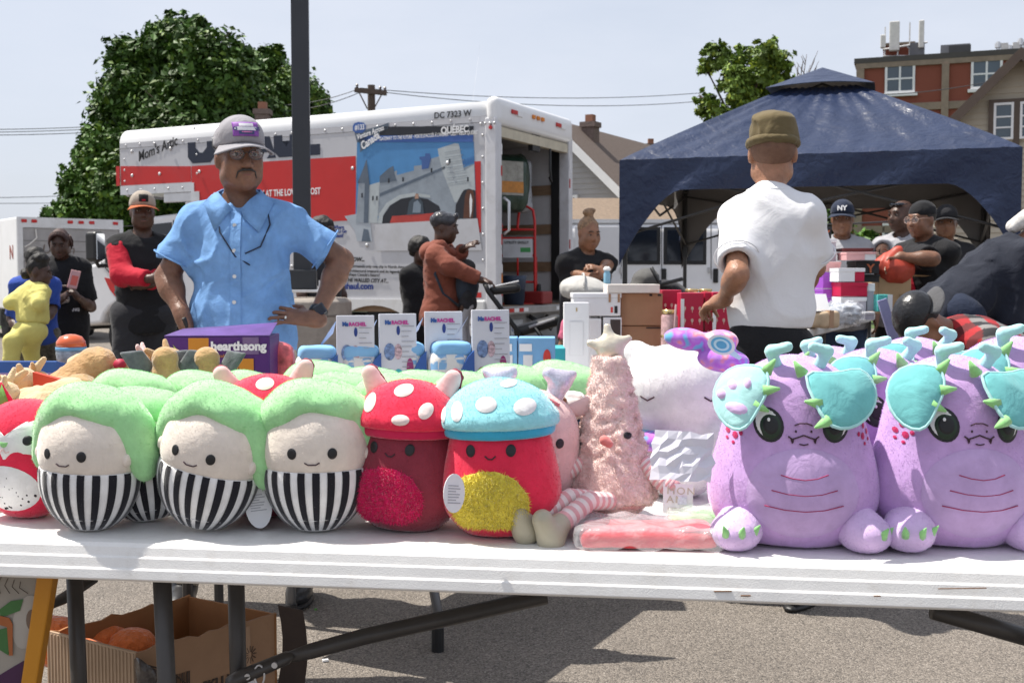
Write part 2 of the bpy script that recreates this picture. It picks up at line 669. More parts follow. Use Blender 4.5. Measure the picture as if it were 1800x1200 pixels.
def pile(o, n, ln, m, seed=1, w=.00035, jit=.55):
  """short nap standing up from a plush surface"""
  me = o.data; r = np.random.RandomState(seed)
  v = np.empty(len(me.vertices) * 3, np.float32); me.vertices.foreach_get('co', v); v = v.reshape(-1, 3)
  f = np.empty(len(me.loops), np.int32); me.loops.foreach_get('vertex_index', f); f = f.reshape(-1, 4)
  a, b, c, d = (v[f[:, i]] for i in range(4)); nn = np.cross(c - a, d - b); ar = np.linalg.norm(nn, axis=1); nn /= ar[:, None] + 1e-12
  k = r.choice(len(f), n, p=ar / ar.sum()); u, t = r.rand(n, 1), r.rand(n, 1)
  p = (a[k] * (1 - u) + b[k] * u) * (1 - t) + (d[k] * (1 - u) + c[k] * u) * t
  g = nn[k] + r.normal(size=(n, 3)) * jit + np.array([0, 0, -.25]); g /= np.linalg.norm(g, axis=1)[:, None]
  s_ = np.cross(g, r.normal(size=(n, 3))); s_ /= np.linalg.norm(s_, axis=1)[:, None]
  L = ln * (.5 + r.rand(n, 1))
  V = np.stack([p - s_ * w, p + s_ * w, p + g * L], 1).reshape(-1, 3)
  q = link('pile', fastmesh('pile', V, np.arange(n * 3).reshape(-1, 3), False), o, [m]); q['kind'] = 'stuff'
  return q
# ================================================================ setting
g = MB().add([(-400, -60, 0), (400, -60, 0), (400, 500, 0), (-400, 500, 0)], [(0, 1, 2, 3)])
g.obj('ground', asphalt(), kind='structure')
# far lawn strip behind the parking lot
g = MB().add([(-90, 27, .004), (90, 27, .004), (90, 120, .004), (-90, 120, .004)], [(0, 1, 2, 3)])
g.obj('lawn', mat('grass', (.07, .11, .03), .9, var=.35, vs=3, bump=.6, bs=40), kind='structure')

M_white = mat('white_paint', (.78, .78, .78), .35, var=.04, vs=2, dirt=((.45, .43, .4), .35, 1.3))
M_alu = mat('aluminium', (.62, .62, .63), .38, metal=.6, var=.08, vs=5, dirt=((.35, .33, .3), .4, 3))
M_steel = mat('dark_steel', (.045, .043, .042), .5, metal=.2, var=.1, vs=20, bump=.1, bs=300)
M_black = mat('black_plastic', (.015, .015, .016), .45, var=.1)
M_rubber = mat('tyre_rubber', (.02, .02, .02), .8, var=.2, vs=20, bump=.3, bs=120)
M_glass = mat('dark_glass', (.012, .016, .024), .06, var=0, spec=.8)
M_red = mat('red_vinyl', (.52, .022, .02), .4, var=.05, vs=3, dirt=((.42, .05, .05), .5, 2))
M_navy = mat('navy_vinyl', (.014, .02, .04), .45, var=.05)
M_wood = mat('plywood', (.23, .15, .09), .7, var=.2, vs=6, stretch=(1, 8, 8), bump=.2, bs=50)
M_conc = mat('concrete', (.33, .29, .25), .85, var=.14, vs=9, bump=.35, bs=60, dirt=((.2, .17, .15), .5, 6))
M_redl = mat('red_lens', (.5, .02, .02), .2, var=.02)
M_amber = mat('amber_lens', (.7, .22, .02), .2, var=.02)
M_rope = mat('rope_white', (.7, .68, .64), .8)
M_ink = mat('black_print', (.02, .02, .022), .6, var=0)
M_wink = mat('white_print', (.8, .8, .8), .5, var=0)
M_bink = mat('blue_print', (.02, .045, .22), .5, var=0)

# ---------------------------------------------------------------- trees
def leaf_mesh(name, blobs, n, size, base, seed, shell=.55, clump=22, spread=.2, flat=.7):
  r = np.random.RandomState(seed)
  vol = np.array([b[1] ** 2. for b in blobs]); vol /= vol.sum()
  nc = n // clump
  bi = r.choice(len(blobs), nc, p=vol)
  C = np.array([b[0] for b in blobs], np.float32)[bi]; RR = np.array([b[1] for b in blobs], np.float32)[bi]
  dv = r.normal(size=(nc, 3)); dv /= np.linalg.norm(dv, axis=1)[:, None]
  rad = RR * (shell + (1.08 - shell) * r.rand(nc) ** .6) * (1 + .15 * r.normal(size=nc))
  cc = C + dv * rad[:, None] * np.array([1, 1, flat + .3])
  m = nc * clump
  ci = np.repeat(np.arange(nc), clump)
  pos = cc[ci] + r.normal(size=(m, 3)) * (RR[ci] * spread)[:, None] * np.array([1, 1, .75])
  nrm = dv[ci] * .8 + r.normal(size=(m, 3)) * .55 + np.array([0, 0, .45])
  nrm /= np.linalg.norm(nrm, axis=1)[:, None]
  a = np.cross(nrm, r.normal(size=(m, 3))); a /= np.linalg.norm(a, axis=1)[:, None]
  b = np.cross(nrm, a)
  s = (size * (.6 + .8 * r.rand(m)))[:, None]
  s = s * (1 + .6 * (r.rand(m) < .1))[:, None]
  V = np.stack([pos - a * s * .5, pos - b * s * .33 + nrm * s * .08, pos + a * s * .6, pos + b * s * .33 + nrm * s * .08], 1).reshape(-1, 3)
  F = np.arange(m * 4).reshape(-1, 4)
  tone = (.6 + .8 * r.rand(nc))[ci] * (.8 + .4 * r.rand(m))
  col = np.array(base)[None] * tone[:, None]
  yel = r.rand(m) < .12
  col[yel] = col[yel] * np.array([1.9, 1.5, .9])
  return fastmesh(name, V, F, False, np.repeat(col, 4, 0))
M_leaf = mat('foliage', (1, 1, 1), .55, var=.1, vs=2, attr=True, spec=.35)
_b = M_leaf.node_tree.nodes['Principled BSDF']
M_bark = mat('bark', (.09, .065, .05), .9, var=.25, vs=10, bump=.8, bs=30)
def tree(name, base, blobs, n, size, col, seed, trunk_r, label, shell=.55, clump=22, spread=.2):
  t = empty(name, base, 0, label, 'tree')
  b0 = [(Vector(b[0]) - Vector(base), b[1]) for b in blobs]; rb = random.Random(seed + 50); bl = list(b0); lf = []
  for c, q in b0:                # each bough breaks up into smaller leafy heads
    lf.append((c, q * .8))
    for k in range(7):
      d = Vector((rb.gauss(0, 1), rb.gauss(0, 1) * .8 - .3, rb.gauss(0, 1) + .25)).normalized(); lf.append((c + d * q * rb.uniform(.72, .98), q * rb.uniform(.22, .42)))
  top = max(b[0].z for b in bl)
  mb = MB()
  r = random.Random(seed)
  low = min(b[0].z - b[1] * .6 for b in bl)
  sx = sum(b[0].x for b in bl) / len(bl) * .6
  mid = Vector((sx * .6, 0, max(low, top * .35)))
  mb.tube([(0, 0, -.1), (.02, 0, mid.z * .5), mid, (sx, 0, top * .75)], [trunk_r * 1.25, trunk_r, trunk_r * .8, trunk_r * .25], 9)
  for b, rr in bl:
    st = mid.lerp(Vector((sx, 0, top * .7)), r.uniform(0, .6))
    k = st.lerp(b, .5) + Vector((r.uniform(-.2, .2), r.uniform(-.2, .2), r.uniform(.0, .3))) * rr
    mb.tube([st, k, b], [trunk_r * .4, trunk_r * .25, trunk_r * .1], 6)
    for q in range(4):
      e = b + Vector((r.uniform(-1, 1), r.uniform(-1, 1), r.uniform(-.4, 1))) * rr * .8
      mb.tube([k.lerp(b, .6), b.lerp(e, .5) + Vector((0, 0, .1 * rr)), e], [trunk_r * .12, trunk_r * .07, trunk_r * .03], 5)
  mb.obj('trunk', M_bark, t, smooth=True)
  me = leaf_mesh('crown', lf, n, size, col, seed, shell, clump, spread)
  link('crown', me, t, [M_leaf])
  return t
def blobs(L, D, dy=1.2):
  o = []
  for i, (px, py, rp) in enumerate(L):
    d = D + dy * math.sin(i * 2.1)
    o.append((tuple(W(px, py, d)), rp * d / FPX))
  return o
B1 = blobs([(318, 50, 30), (300, 68, 36), (340, 70, 36), (318, 92, 58), (262, 120, 66), (372, 110, 62), (230, 165, 58), (300, 170, 84), (400, 165, 70), (420, 205, 70),
      (240, 225, 78), (330, 240, 90), (215, 285, 62), (300, 310, 85), (380, 290, 80), (345, 150, 60)], 36)
tree('broadleaf_tree', (*W(320, 0, 36).xy, 0), B1, 112000, .17, (.052, .108, .018), 3, .3,
   'tall dark green broadleaf tree rising behind the moving truck')
B1b = blobs([(180, 270, 45), (170, 310, 52), (215, 330, 60), (150, 355, 50), (240, 360, 60), (125, 385, 38), (190, 400, 60), (260, 400, 60)], 33)
tree('broadleaf_tree', (*W(190, 0, 33).xy, 0), B1b, 54000, .155, (.06, .122, .02), 13, .2,
   'lower leafy tree at the left, beside the cab of the moving truck')
B2 = blobs([(465, 110, 30), (480, 150, 46), (520, 165, 44), (455, 165, 40), (500, 205, 60), (555, 190, 30), (540, 225, 40), (460, 220, 50)], 40)
tree('broadleaf_tree', (*W(500, 0, 40).xy, 0), B2, 46000, .16, (.085, .155, .033), 5, .25,
   'lighter green tree partly hidden behind the dark lamp post')
B3 = blobs([(1262, 102, 26), (1305, 112, 30), (1345, 100, 30), (1372, 108, 22), (1240, 118, 16), (1290, 140, 30), (1335, 145, 32), (1375, 140, 22),
      (1300, 172, 30), (1345, 180, 32), (1245, 190, 22), (1270, 200, 24), (1232, 170, 12), (1330, 215, 30), (1290, 215, 30)], 31, .5)
tree('young_tree', (*W(1300, 0, 31).xy, 0), B3, 15000, .12, (.12, .19, .03), 8, .13,
   'small yellow-green tree with open branches beyond the blue canopy tent', shell=.2, spread=.24, clump=30)
# a bare tree: thin twigs only
bt = empty('bare_tree', (*W(1395, 0, 34).xy, 0), 0, 'leafless branches sticking up between the green tree and the canopy peak', 'tree')
mb = MB(); rr = random.Random(4)
o0 = Vector(bt.location)
mb.tube([(0, 0, 0), (0, 0, 3.6), W(1396, 215, 34) - o0], [.14, .11, .07], 7)
for (px, py) in [(1432, 102), (1425, 122), (1412, 108), (1402, 118), (1408, 140), (1392, 135), (1436, 118), (1418, 96), (1388, 150), (1380, 160)]:
  e = W(px, py, 34 + rr.uniform(-.6, .6)) - o0
  s_ = W(1396 + rr.uniform(-3, 3), 205, 34) - o0
  k = s_.lerp(e, .55) + Vector((rr.uniform(-.15, .1), 0, -.1))
  mb.tube([s_, k, e], [.035, .022, .008], 5)
  for q in range(3):
    f_ = k.lerp(e, rr.uniform(.1, .8)); mb.tube([f_, f_ + Vector((rr.uniform(-.3, .3), 0, rr.uniform(.2, .5)))], [.012, .005], 4)
mb.obj('trunk', M_bark, bt, smooth=True)
bsh = empty('shrub', (*W(1517, 0, 20).xy, 0), 0, 'green shrub against the brick wall seen under the canopy', 'shrub')
me = leaf_mesh('foliage', [(W(1520, 425, 20) - Vector(bsh.location), .14), (W(1528, 420, 20) - Vector(bsh.location), .12), (W(1514, 440, 20) - Vector(bsh.location), .15), (W(1525, 450, 20) - Vector(bsh.location), .2)], 3000, .11, (.06, .13, .02), 21, .3)
link('foliage', me, bsh, [M_leaf])
mb = MB(); mb.tube([(0, 0, 0), (.05, 0, .5), (0, 0, 1.2)], [.05, .04, .02], 6); mb.obj('stem', M_bark, bsh)
bsh = empty('shrub', (*W(1448, 0, 24).xy, 0), 0, 'green shrub beside the shoulder of the man in the white polo shirt', 'shrub')
me = leaf_mesh('foliage', [(W(1447, 385, 24) - Vector(bsh.location), .35), (W(1448, 372, 24) - Vector(bsh.location), .25), (W(1446, 420, 24) - Vector(bsh.location), .55)], 3000, .12, (.05, .11, .02), 22, .3)
link('foliage', me, bsh, [M_leaf])
mb = MB(); mb.tube([(0, 0, 0), (.05, 0, .5), (0, 0, 1.6)], [.05, .04, .02], 6); mb.obj('stem', M_bark, bsh)

# ---------------------------------------------------------------- grey house
M_shing = mat('brown_shingles', (.125, .095, .08), .9, var=.25, vs=14, stretch=(1, 1, 4), bump=.5, bs=25)
M_side = mat('grey_siding', (.33, .32, .32), .6, var=.05, vs=3)
M_beige = mat('beige_siding', (.42, .37, .29), .65, var=.05, vs=3)
M_trimw = mat('white_trim', (.72, .72, .72), .5, var=.04)
M_trimb = mat('brown_trim', (.085, .06, .045), .6, var=.08)
M_chim = mat('chimney_brick', (.16, .12, .105), .9, var=.25, vs=20, bump=.5, bs=30)
M_clay = mat('clay_pot', (.26, .12, .075), .8, var=.1)
M_pane = mat('window_pane', (.05, .075, .10), .1, var=.2, vs=.8, spec=.9)
M_brick = mat('red_brick', (.22, .066, .042), .9, var=.22, vs=30, stretch=(1, 1, 3), bump=.3, bs=40)
M_band = mat('stone_band', (.24, .19, .145), .9, var=.15, vs=5)

def local(o, loc, ang):
  o.location = loc; o.rotation_euler = (0, 0, ang)
def clapboards(mb, prof, z0, z1, step, y, m=0, depth=.02):
  """overlapping boards on a gable: prof(z) gives the (x0, x1) of the wall at height z"""
  z = z0
  while z < z1:
    a = prof(z); b = prof(min(z + step, z1))
    if a[1] - a[0] > .05:
      mb.add([(a[0], y - depth, z), (a[1], y - depth, z), (b[1], y, min(z + step, z1)), (b[0], y, min(z + step, z1)), (a[0], y, z), (a[1], y, z)],
           [(0, 1, 2, 3), (4, 5, 1, 0)], m)
    z += step
def sash(parent, x0, x1, z0, z1, y, mf, mp, mull=((.5,), (.5,)), fw=.07, name='window', sill=True):
  mb = MB()
  mb.bx(x0, x1, y - .05, y + .02, z0, z0 + fw); mb.bx(x0, x1, y - .05, y + .02, z1 - fw, z1)
  mb.bx(x0, x0 + fw, y - .05, y + .02, z0 + fw, z1 - fw); mb.bx(x1 - fw, x1, y - .05, y + .02, z0 + fw, z1 - fw)
  for k in mull[0]:
    xx = x0 + (x1 - x0) * k; mb.bx(xx - fw * .4, xx + fw * .4, y - .045, y + .015, z0 + fw, z1 - fw)
  for k in mull[1]:
    zz = z0 + (z1 - z0) * k; mb.bx(x0 + fw, x1 - fw, y - .042, y + .012, zz - fw * .35, zz + fw * .35)
  w = mb.obj(name, mf, parent)
  xs = [x0 + fw] + [x0 + (x1 - x0) * k for k in mull[0]] + [x1 - fw]
  zs = [z0 + fw] + [z0 + (z1 - z0) * k for k in mull[1]] + [z1 - fw]
  for i in range(len(xs) - 1):
    for j in range(len(zs) - 1):
      MB().bx(xs[i], xs[i + 1], y - .02, y - .005, zs[j], zs[j + 1]).obj('pane', mp, w)
  if sill:
    MB().bx(x0 - .1, x1 + .1, y - .12, y, z0 - .12, z0 - .002).obj('sill', mf, w)
  return w
def chimney(parent, c, w, z0, z1, label=None):
  mb = MB(); mb.bx(c[0] - w / 2, c[0] + w / 2, c[1] - w / 2, c[1] + w / 2, z0, z1)
  mb.bx(c[0] - w * .62, c[0] + w * .62, c[1] - w * .62, c[1] + w * .62, z1 + .002, z1 + .14)
  o = mb.obj('chimney', M_chim, parent)
  MB().bx(c[0] - w * .3, c[0] + w * .3, c[1] - w * .3, c[1] + w * .3, z1 + .142, z1 + .34).obj('chimney_pot', M_clay, o)
  return o
hs = empty('grey_house', (1.2, 30, 0), math.atan2(-.49, .87), 'grey sided house with brown gable roof and chimney behind the moving truck', 'house')
# local x runs along the gable wall, local y into the house
az, ez, hw, ln = 5.15, 2.35, 2.95, 7.0
mb = MB()
clapboards(mb, lambda z: (-hw + .0, hw) if z <= ez else (-hw * (az - z) / (az - ez), hw * (az - z) / (az - ez)), 0, az - .02, .14, 0)
mb.add([(-hw, 0, 0), (-hw, ln, 0), (-hw, ln, ez), (-hw, 0, ez)], [(0, 1, 2, 3)])
mb.add([(hw, 0, 0), (hw, ln, 0), (hw, ln, ez), (hw, 0, ez)], [(0, 1, 2, 3)])
mb.obj('wall', M_side, hs)
ov = .35; k_ = (az - ez) / hw
mb = MB()
for sgn in (1, -1):
  e0 = (sgn * (hw + .4), -ov, ez - .4 * k_ + .06); r0 = (0, -ov, az + .06)
  mb.prism([e0, r0, (0, ln, az + .06), (sgn * (hw + .4), ln, ez - .4 * k_ + .06)], (0, 0, .1))
rf = mb.obj('roof', M_shing, hs)
mb = MB()
for sgn in (1, -1):
  mb.prism([(sgn * (hw + .42), -ov - .03, ez - .42 * k_ - .12), (0, -ov - .03, az - .14), (0, -ov - .03, az + .14), (sgn * (hw + .42), -ov - .03, ez - .42 * k_ + .15)], (0, .028, 0))
mb.obj('rake_board', M_trimw, hs)
chimney(rf, (.32, 1.3), .36, 4.5, 5.25)
sash(hs, -.05, .62, 2.1, 3.35, -.06, M_trimw, M_pane, ((), (.5,)))
# a second chimney on the house next door and its roof
h2 = empty('neighbour_house', tuple(W(1190, 490, 42).xy) + (0,), 0, 'low brown roof with a brick chimney just left of the canopy', 'house')
mb = MB()
mb.bx(-2, 1.5, 0, 7, 0, 3.2); mb.obj('wall', M_beige, h2)
mb = MB(); mb.prism([(-2.4, -.4, 3.1), (1.9, -.4, 3.1), (1.5, 3.5, 4.9), (-1.9, 3.5, 4.9)], (0, .05, .1)); mb.prism([(-2.4, 7.4, 3.1), (1.9, 7.4, 3.1), (1.5, 3.5, 4.9), (-1.9, 3.5, 4.9)], (0, .05, .1))
rf = mb.obj('roof', M_shing, h2)
cx = W(1145, 300, 45).x - h2.location.x
chimney(rf, (cx, 3.3), .36, 4.0, 6.35)
# garage with a low roof between truck and tent, behind the van
ga = empty('garage', tuple(W(1140, 490, 24).xy) + (0,), 0, 'low garage with tan and brown shingled roof behind the white van', 'garage')
MB().bx(-2.3, 2.2, 0, 5, 0, 2.25).obj('wall', M_beige, ga)
mb = MB()
mb.prism([(-2.6, -.3, 2.2), (2.3, -.3, 2.2), (.9, 2.3, 2.95), (-1.6, 2.3, 2.95)], (0, 0, .08)); mb.prism([(-2.6, -.3, 2.2), (-1.6, 2.3, 2.95), (-2.6, 5, 2.2)], (0, 0, .08)); mb.prism([(2.3, -.3, 2.2), (2.3, 5, 2.2), (.9, 2.3, 2.95)], (0, 0, .08))
mb.obj('roof', mat('tan_shingles', (.19, .14, .10), .9, var=.25, vs=14, stretch=(1, 1, 4), bump=.5, bs=25), ga)
# house behind the big trees: only bits of roof and the chimney show
h3 = empty('brick_chimney_house', tuple(W(440, 490, 30).xy) + (0,), 0, 'dark roof and clay topped chimney just above the moving truck', 'house')
MB().bx(-1.6, 1.3, 0, 6, 0, 3.6).obj('wall', M_side, h3)
mb = MB(); mb.prism([(-1.9, -.3, 3.5), (1.6, -.3, 3.5), (1.6, 3, 5.1), (-1.9, 3, 5.1)], (0, .05, .1)); mb.prism([(-1.9, 6.3, 3.5), (1.6, 6.3, 3.5), (1.6, 3, 5.1), (-1.9, 3, 5.1)], (0, .05, .1))
rf = mb.obj('roof', mat('dark_shingles', (.06, .06, .065), .9, var=.2, vs=10, bump=.4, bs=25), h3)
chimney(rf, (.12, 1.2), .36, 4.2, 5.62)

# ---------------------------------------------------------------- brick building
bl_dir = Vector((5.8, -2.1, 0)).normalized()
bb = empty('brick_building', (*W(1501, 490, 45).xy, 0), math.atan2(bl_dir.y, bl_dir.x), 'three storey red brick building with rooftop antennas behind the canopy', 'building')
H = 9.85
inv = Matrix.Rotation(-bb.rotation_euler.z, 3, 'Z')
def on_wall(px, py):             # pixel -> local (x, z) on the brick front, used to set out its bays
  d = ray(px, py); c = Vector((0, 0, CAMH)); p0 = Vector(bb.location)
  n = Vector((-math.sin(bb.rotation_euler.z), math.cos(bb.rotation_euler.z), 0))
  t = (p0 - c).dot(n) / d.dot(n)
  q = inv @ (c + d * t - p0)
  return q.x, q.z
MB().bx(0, 16, 0, 12, 0, H - .3).obj('wall', M_brick, bb)
mb = MB(); mb.bx(-.12, 16.1, -.1, 12, H - .3, H - .1, 0); mb.obj('parapet', mat('dark_coping', (.06, .055, .05), .7), bb)
MB().bx(-.06, 16, -.09, -.002, H - .5, H - .302).obj('stone_band', M_band, bb)
x1_, _ = on_wall(1655, 150); x2_, _ = on_wall(1668, 150)
bw = x2_ - x1_
for xx in (0, x1_, x1_ * 2, x1_ * 3):
  MB().bx(xx - (.03 if xx == 0 else 0), xx + bw, -.13, -.002, 0, H - .51).obj('stone_column', M_band, bb)
for zz in (on_wall(1600, 182)[1], 3.25):
  for k in range(3):
    MB().bx(x1_ * k + bw + .003, x1_ * (k + 1) - .003, -.08, -.002, zz - .28, zz).obj('stone_band', M_band, bb)
for zt in (0, 1, 2):
  for k in range(3):
    a = on_wall(1556, 115); b = on_wall(1608, 163)
    dz = 3.05 * zt
    sash(bb, a[0] + x1_ * k, b[0] + x1_ * k, b[1] - dz, a[1] - dz, -.03, M_trimw, M_pane, ((.5,), (.5,)), fw=.09)
# lower wing to the left
MB().bx(-6, -.05, .5, 9, 0, 4.6).obj('wing_wall', M_brick, bb)
MB().bx(-6, -.05, .42, .498, 3.1, 3.35).obj('stone_band', M_band, bb)
sash(bb, -1.9, -.7, 1.2, 2.7, .47, M_trimw, M_pane, ((.5,), (.5,)))
sash(bb, -4.5, -3.1, 1.2, 2.7, .47, M_trimw, M_pane, ((.5,), (.5,)))
# rooftop things
pt = empty('antenna_mast', (0, 0, 0), 0, 'brick rooftop box with white mobile phone antennas on poles', 'antennas')
pt.location = bb.location + bb.rotation_euler.to_matrix() @ Vector((0, 0, H - .1)); pt.rotation_euler = bb.rotation_euler
def top_x(px): return on_wall(px, 90)[0]
a, b = top_x(1551), top_x(1630)
MB().bx(a, b - .5, 1, 3, 0, .62).obj('brick_box', M_brick, pt)
MB().bx(a - .05, b - .45, .95, 3.05, .622, .72).obj('box_cap', M_band, pt)
MB().bx(a + 1.0, b - .1, .6, .95, .05, .6).obj('equipment_cabinet', mat('cabinet_grey', (.12, .12, .13), .6), pt)
mb = MB(); mb.tube([(a, .8, .45), (b, .8, .62)], .04, 6); mb.tube([(a, .82, .2), (b, .82, .1)], .03, 6); mb.tube([(a + .9, .8, .5), (b - .2, .8, .0)], .03, 6)
mb.obj('rail', M_alu, pt)
M_ant = mat('antenna_white', (.62, .6, .57), .5)
for px, y0, y1, w in ((1551, 75, 52, .1), (1571, 80, 28, .19), (1619, 75, 26, .1)):
  x = top_x(px); z1 = on_wall(px, y1)[1] - H; z0 = on_wall(px, y0)[1] - H
  MB().bx(x - w, x + w, .5, .75, z0, z1).obj('panel_antenna', M_ant, pt, bevel=.03)
for px, y1 in ((1554, 35), (1598, 27), (1621, 23), (1577, 60)):
  x = top_x(px); mb = MB(); mb.cyl((x, .85, -.0), (x, .85, on_wall(px, y1)[1] - H), .03, n=6); mb.obj('mast_pole', M_alu, pt)
ac = empty('rooftop_unit', tuple(pt.location), bb.rotation_euler.z, 'grey air conditioning unit on the brick building roof edge', 'air conditioner')
a, b = top_x(1654), top_x(1707)
mb = MB(); mb.bx(a, b, 1.2, 3, 0, .55); mb.obj('housing', mat('unit_grey', (.2, .2, .21), .6), ac)
mb = MB(); mb.bx(a + .3, a + 1.1, 1.17, 1.198, .05, .5); mb.obj('grille', mat('unit_dark', (.06, .06, .06), .6), ac)
for px, yt, nm, lb in ((1757, 60, 'vent_pipe', 'thin grey vent pipe with small box on the brick roof'), (1778, 66, 'vent_pipe', 'short round cowl vent on the brick roof'), (1797, 54, 'vent_pipe', 'white panel pipe at the right end of the brick roof')):
  x = top_x(px)
  v_ = empty(nm, tuple(pt.location), bb.rotation_euler.z, lb, 'vent')
  z1 = on_wall(px, yt)[1] - H
  mb = MB(); mb.cyl((x, 1, 0), (x, 1, z1), .07, n=8); mb.cyl((x, 1, z1 * .55), (x, 1, z1 * .9), .12, n=8); mb.obj('pipe', M_alu, v_)
  MB().bx(x + .1, x + .35, .9, 1.1, .12, .42).obj('box', M_ant, v_)

# ---------------------------------------------------------------- beige gable house
D = 20.
bh = empty('beige_house', (*W(1786, 490, D).xy, 0), R(-24), 'beige clapboard house with brown trimmed gable at the right edge', 'house')
az, ez, hw, ln = W(1786, 103, D).z, 3.2, 1.4, 8
k_ = 1.0
mb = MB(); clapboards(mb, lambda z: (-hw, hw) if z <= az - hw * k_ else (-(az - z) / k_, (az - z) / k_), 0, az - .03, .105, 0)
mb.add([(-hw, 0, 0), (-hw, ln, 0), (-hw, ln, az - hw), (-hw, 0, az - hw)], [(0, 1, 2, 3)])
mb.obj('wall', M_beige, bh)
mb = MB()
for sgn in (1, -1):
  mb.prism([(sgn * (hw + .3), -.35, az - hw - .3 + .05), (0, -.35, az + .05), (0, ln, az + .05), (sgn * (hw + .3), ln, az - hw - .3 + .05)], (0, 0, .09))
mb.obj('roof', M_shing, bh)
mb = MB()
for sgn in (1, -1):
  mb.prism([(sgn * (hw + .31), -.37, az - hw - .31 - .1), (0, -.37, az - .08), (0, -.37, az + .13), (sgn * (hw + .31), -.37, az - hw - .31 + .12)], (0, .018, 0))
mb.obj('rake_board', M_trimb, bh)
zt, zb = W(1770, 180, D).z, W(1770, 245, D).z
xa = W(1742, 200, D).x - bh.location.x; xb = W(1783, 200, D).x - bh.location.x
MB().bx(xa, xa + 1.0, -.08, -.002, zt, zt + .06).obj('window_head', M_trimb, bh)
mb = MB(); mb.bx(xa, xa + .085, -.08, -.021, zb - .1, zt); mb.bx(xb, xb + .1, -.08, -.021, zb - .1, zt); mb.obj('window_casing', M_trimb, bh)
sash(bh, xa + .085, xb, zb, zt, -.03, M_trimw, M_pane, ((), (.33, .62)), fw=.04, sill=False)
sash(bh, xb + .1, xb + .52, zb, zt, -.03, M_trimw, M_pane, ((), (.33, .62)), fw=.04, sill=False)

# ---------------------------------------------------------------- utility pole and wires
up = empty('utility_pole', (*W(655, 490, 34).xy, 0), 0, 'wooden utility pole with crossarm and insulators above the moving truck', 'utility pole')
M_pole = mat('weathered_pole', (.10, .075, .06), .9, var=.2, vs=10, bump=.5, bs=30)
zt = W(655, 150, 34).z
mb = MB(); mb.cyl((0, 0, 0), (0, 0, zt), .16, .11, 10); mb.obj('pole', M_pole, up, smooth=False)
za = W(655, 163, 34).z
mb = MB(); mb.box((0, -.16, za), (.95, .1, .13), Euler((0, R(6), 0))); mb.obj('crossarm', M_pole, up)
for dx in (-.4, .28, .42):
  mb = MB(); mb.lathe([(.02, 0), (.045, .02), (.03, .06), (.05, .09), (.02, .13)], 8, (dx, -.16, za + .06 - dx * .1)); mb.obj('insulator', mat('porcelain', (.09, .07, .07), .3), up)
mb = MB(); mb.tube([(.35, -.2, za - .05), (.1, -.2, za - .5)], .02, 5); mb.tube([(-.35, -.2, za), (-.1, -.2, za - .5)], .02, 5); mb.obj('brace', M_pole, up)
M_wire = mat('wire_black', (.03, .03, .035), .6, var=0)
def wire(a, b, sag, label, r=.012):
  p = [a.lerp(b, i / 16) - Vector((0, 0, sag * 4 * (i / 16) * (1 - i / 16))) for i in range(17)]
  o = empty('power_line', (0, 0, 0), 0, label, 'wire', 'overhead wires')
  mb = MB(); mb.tube(p, r, 5); mb.obj('cable', M_wire, o)
wire(W(634, 155, 34), W(1240, 163, 44), .25, 'upper power line running right from the utility pole crossarm')
wire(W(680, 163, 34), W(1290, 172, 44), .35, 'lower power line running right from the utility pole crossarm')
wire(W(634, 155, 34), W(500, 185, 34), .1, 'upper power line running left from the utility pole into the trees')
wire(W(632, 163, 34), W(500, 196, 34), .1, 'lower power line running left from the utility pole into the trees')
wire(W(-60, 228, 34), W(240, 218, 40), .05, 'top power line of three over the left box truck')
wire(W(-60, 233, 34), W(240, 222, 40), .05, 'middle power line of three over the left box truck')
wire(W(-60, 238, 34), W(240, 228, 40), .05, 'lowest power line of three over the left box truck')
wire(W(-60, 348, 34), W(150, 343, 40), .02, 'thin cable above the roof of the left box truck', .01)
wire(W(-60, 357, 34), W(150, 356, 40), .02, 'second thin cable just above the left box truck', .01)
wire(W(1380, 362, 22), W(1800, 344, 20), .05, 'black cable crossing the brick wall under the canopy', .016)
wire(W(1380, 395, 22), W(1720, 376, 20), .05, 'lower black cable crossing the brick wall under the canopy', .016)
wire(W(1420, 160, 40), W(1760, 140, 30), .25, 'cable drooping in front of the brick building upper windows', .012)
wire(W(140, 398, 30), W(330, 394, 30), .02, 'cable running behind the cab of the moving truck', .012)
# ---------------------------------------------------------------- lamp post on a round concrete base
D = 8.6
lp = empty('lamp_post', (*W(532, 490, D).xy, 0), R(8), 'dark square lamp post on a round concrete base behind the man in blue', 'lamp post')
zb = W(560, 523, D).z
mb = MB(); mb.lathe([(.365, 0), (.365, zb - .03), (.33, zb), (.0, zb)], 40); mb.obj('concrete_base', M_conc, lp, bevel=.01)
mb = MB()
for z in (.32, .64, .9):
  mb.lathe([(.366, z), (.369, z + .008), (.366, z + .016)], 40)
mb.obj('form_line', mat('concrete_seam', (.17, .145, .125), .9), lp)
MB().bx(-.17, .17, -.17, .17, zb + .04, zb + .06).obj('base_plate', M_alu, lp, bevel=.005)
MB().bx(-.105, .105, -.105, .105, zb + .062, zb + .21).obj('base_cover', mat('post_cover', (.03, .032, .036), .35, var=.1), lp, bevel=.01)
for sx in (-1, 1):
  for sy in (-1, 1):
    mb = MB(); mb.cyl((sx * .135, sy * .135, zb - .0), (sx * .135, sy * .135, zb + .13), .014, n=8); mb.cyl((sx * .135, sy * .135, zb + .062), (sx * .135, sy * .135, zb + .09), .026, n=6)
    mb.obj('anchor_bolt', M_alu, lp)
MB().bx(-.065, .065, -.065, .065, zb + .062, 6.5).obj('post', mat('post_paint', (.03, .033, .04), .4, var=.12, vs=4, bump=.05), lp, bevel=.008)
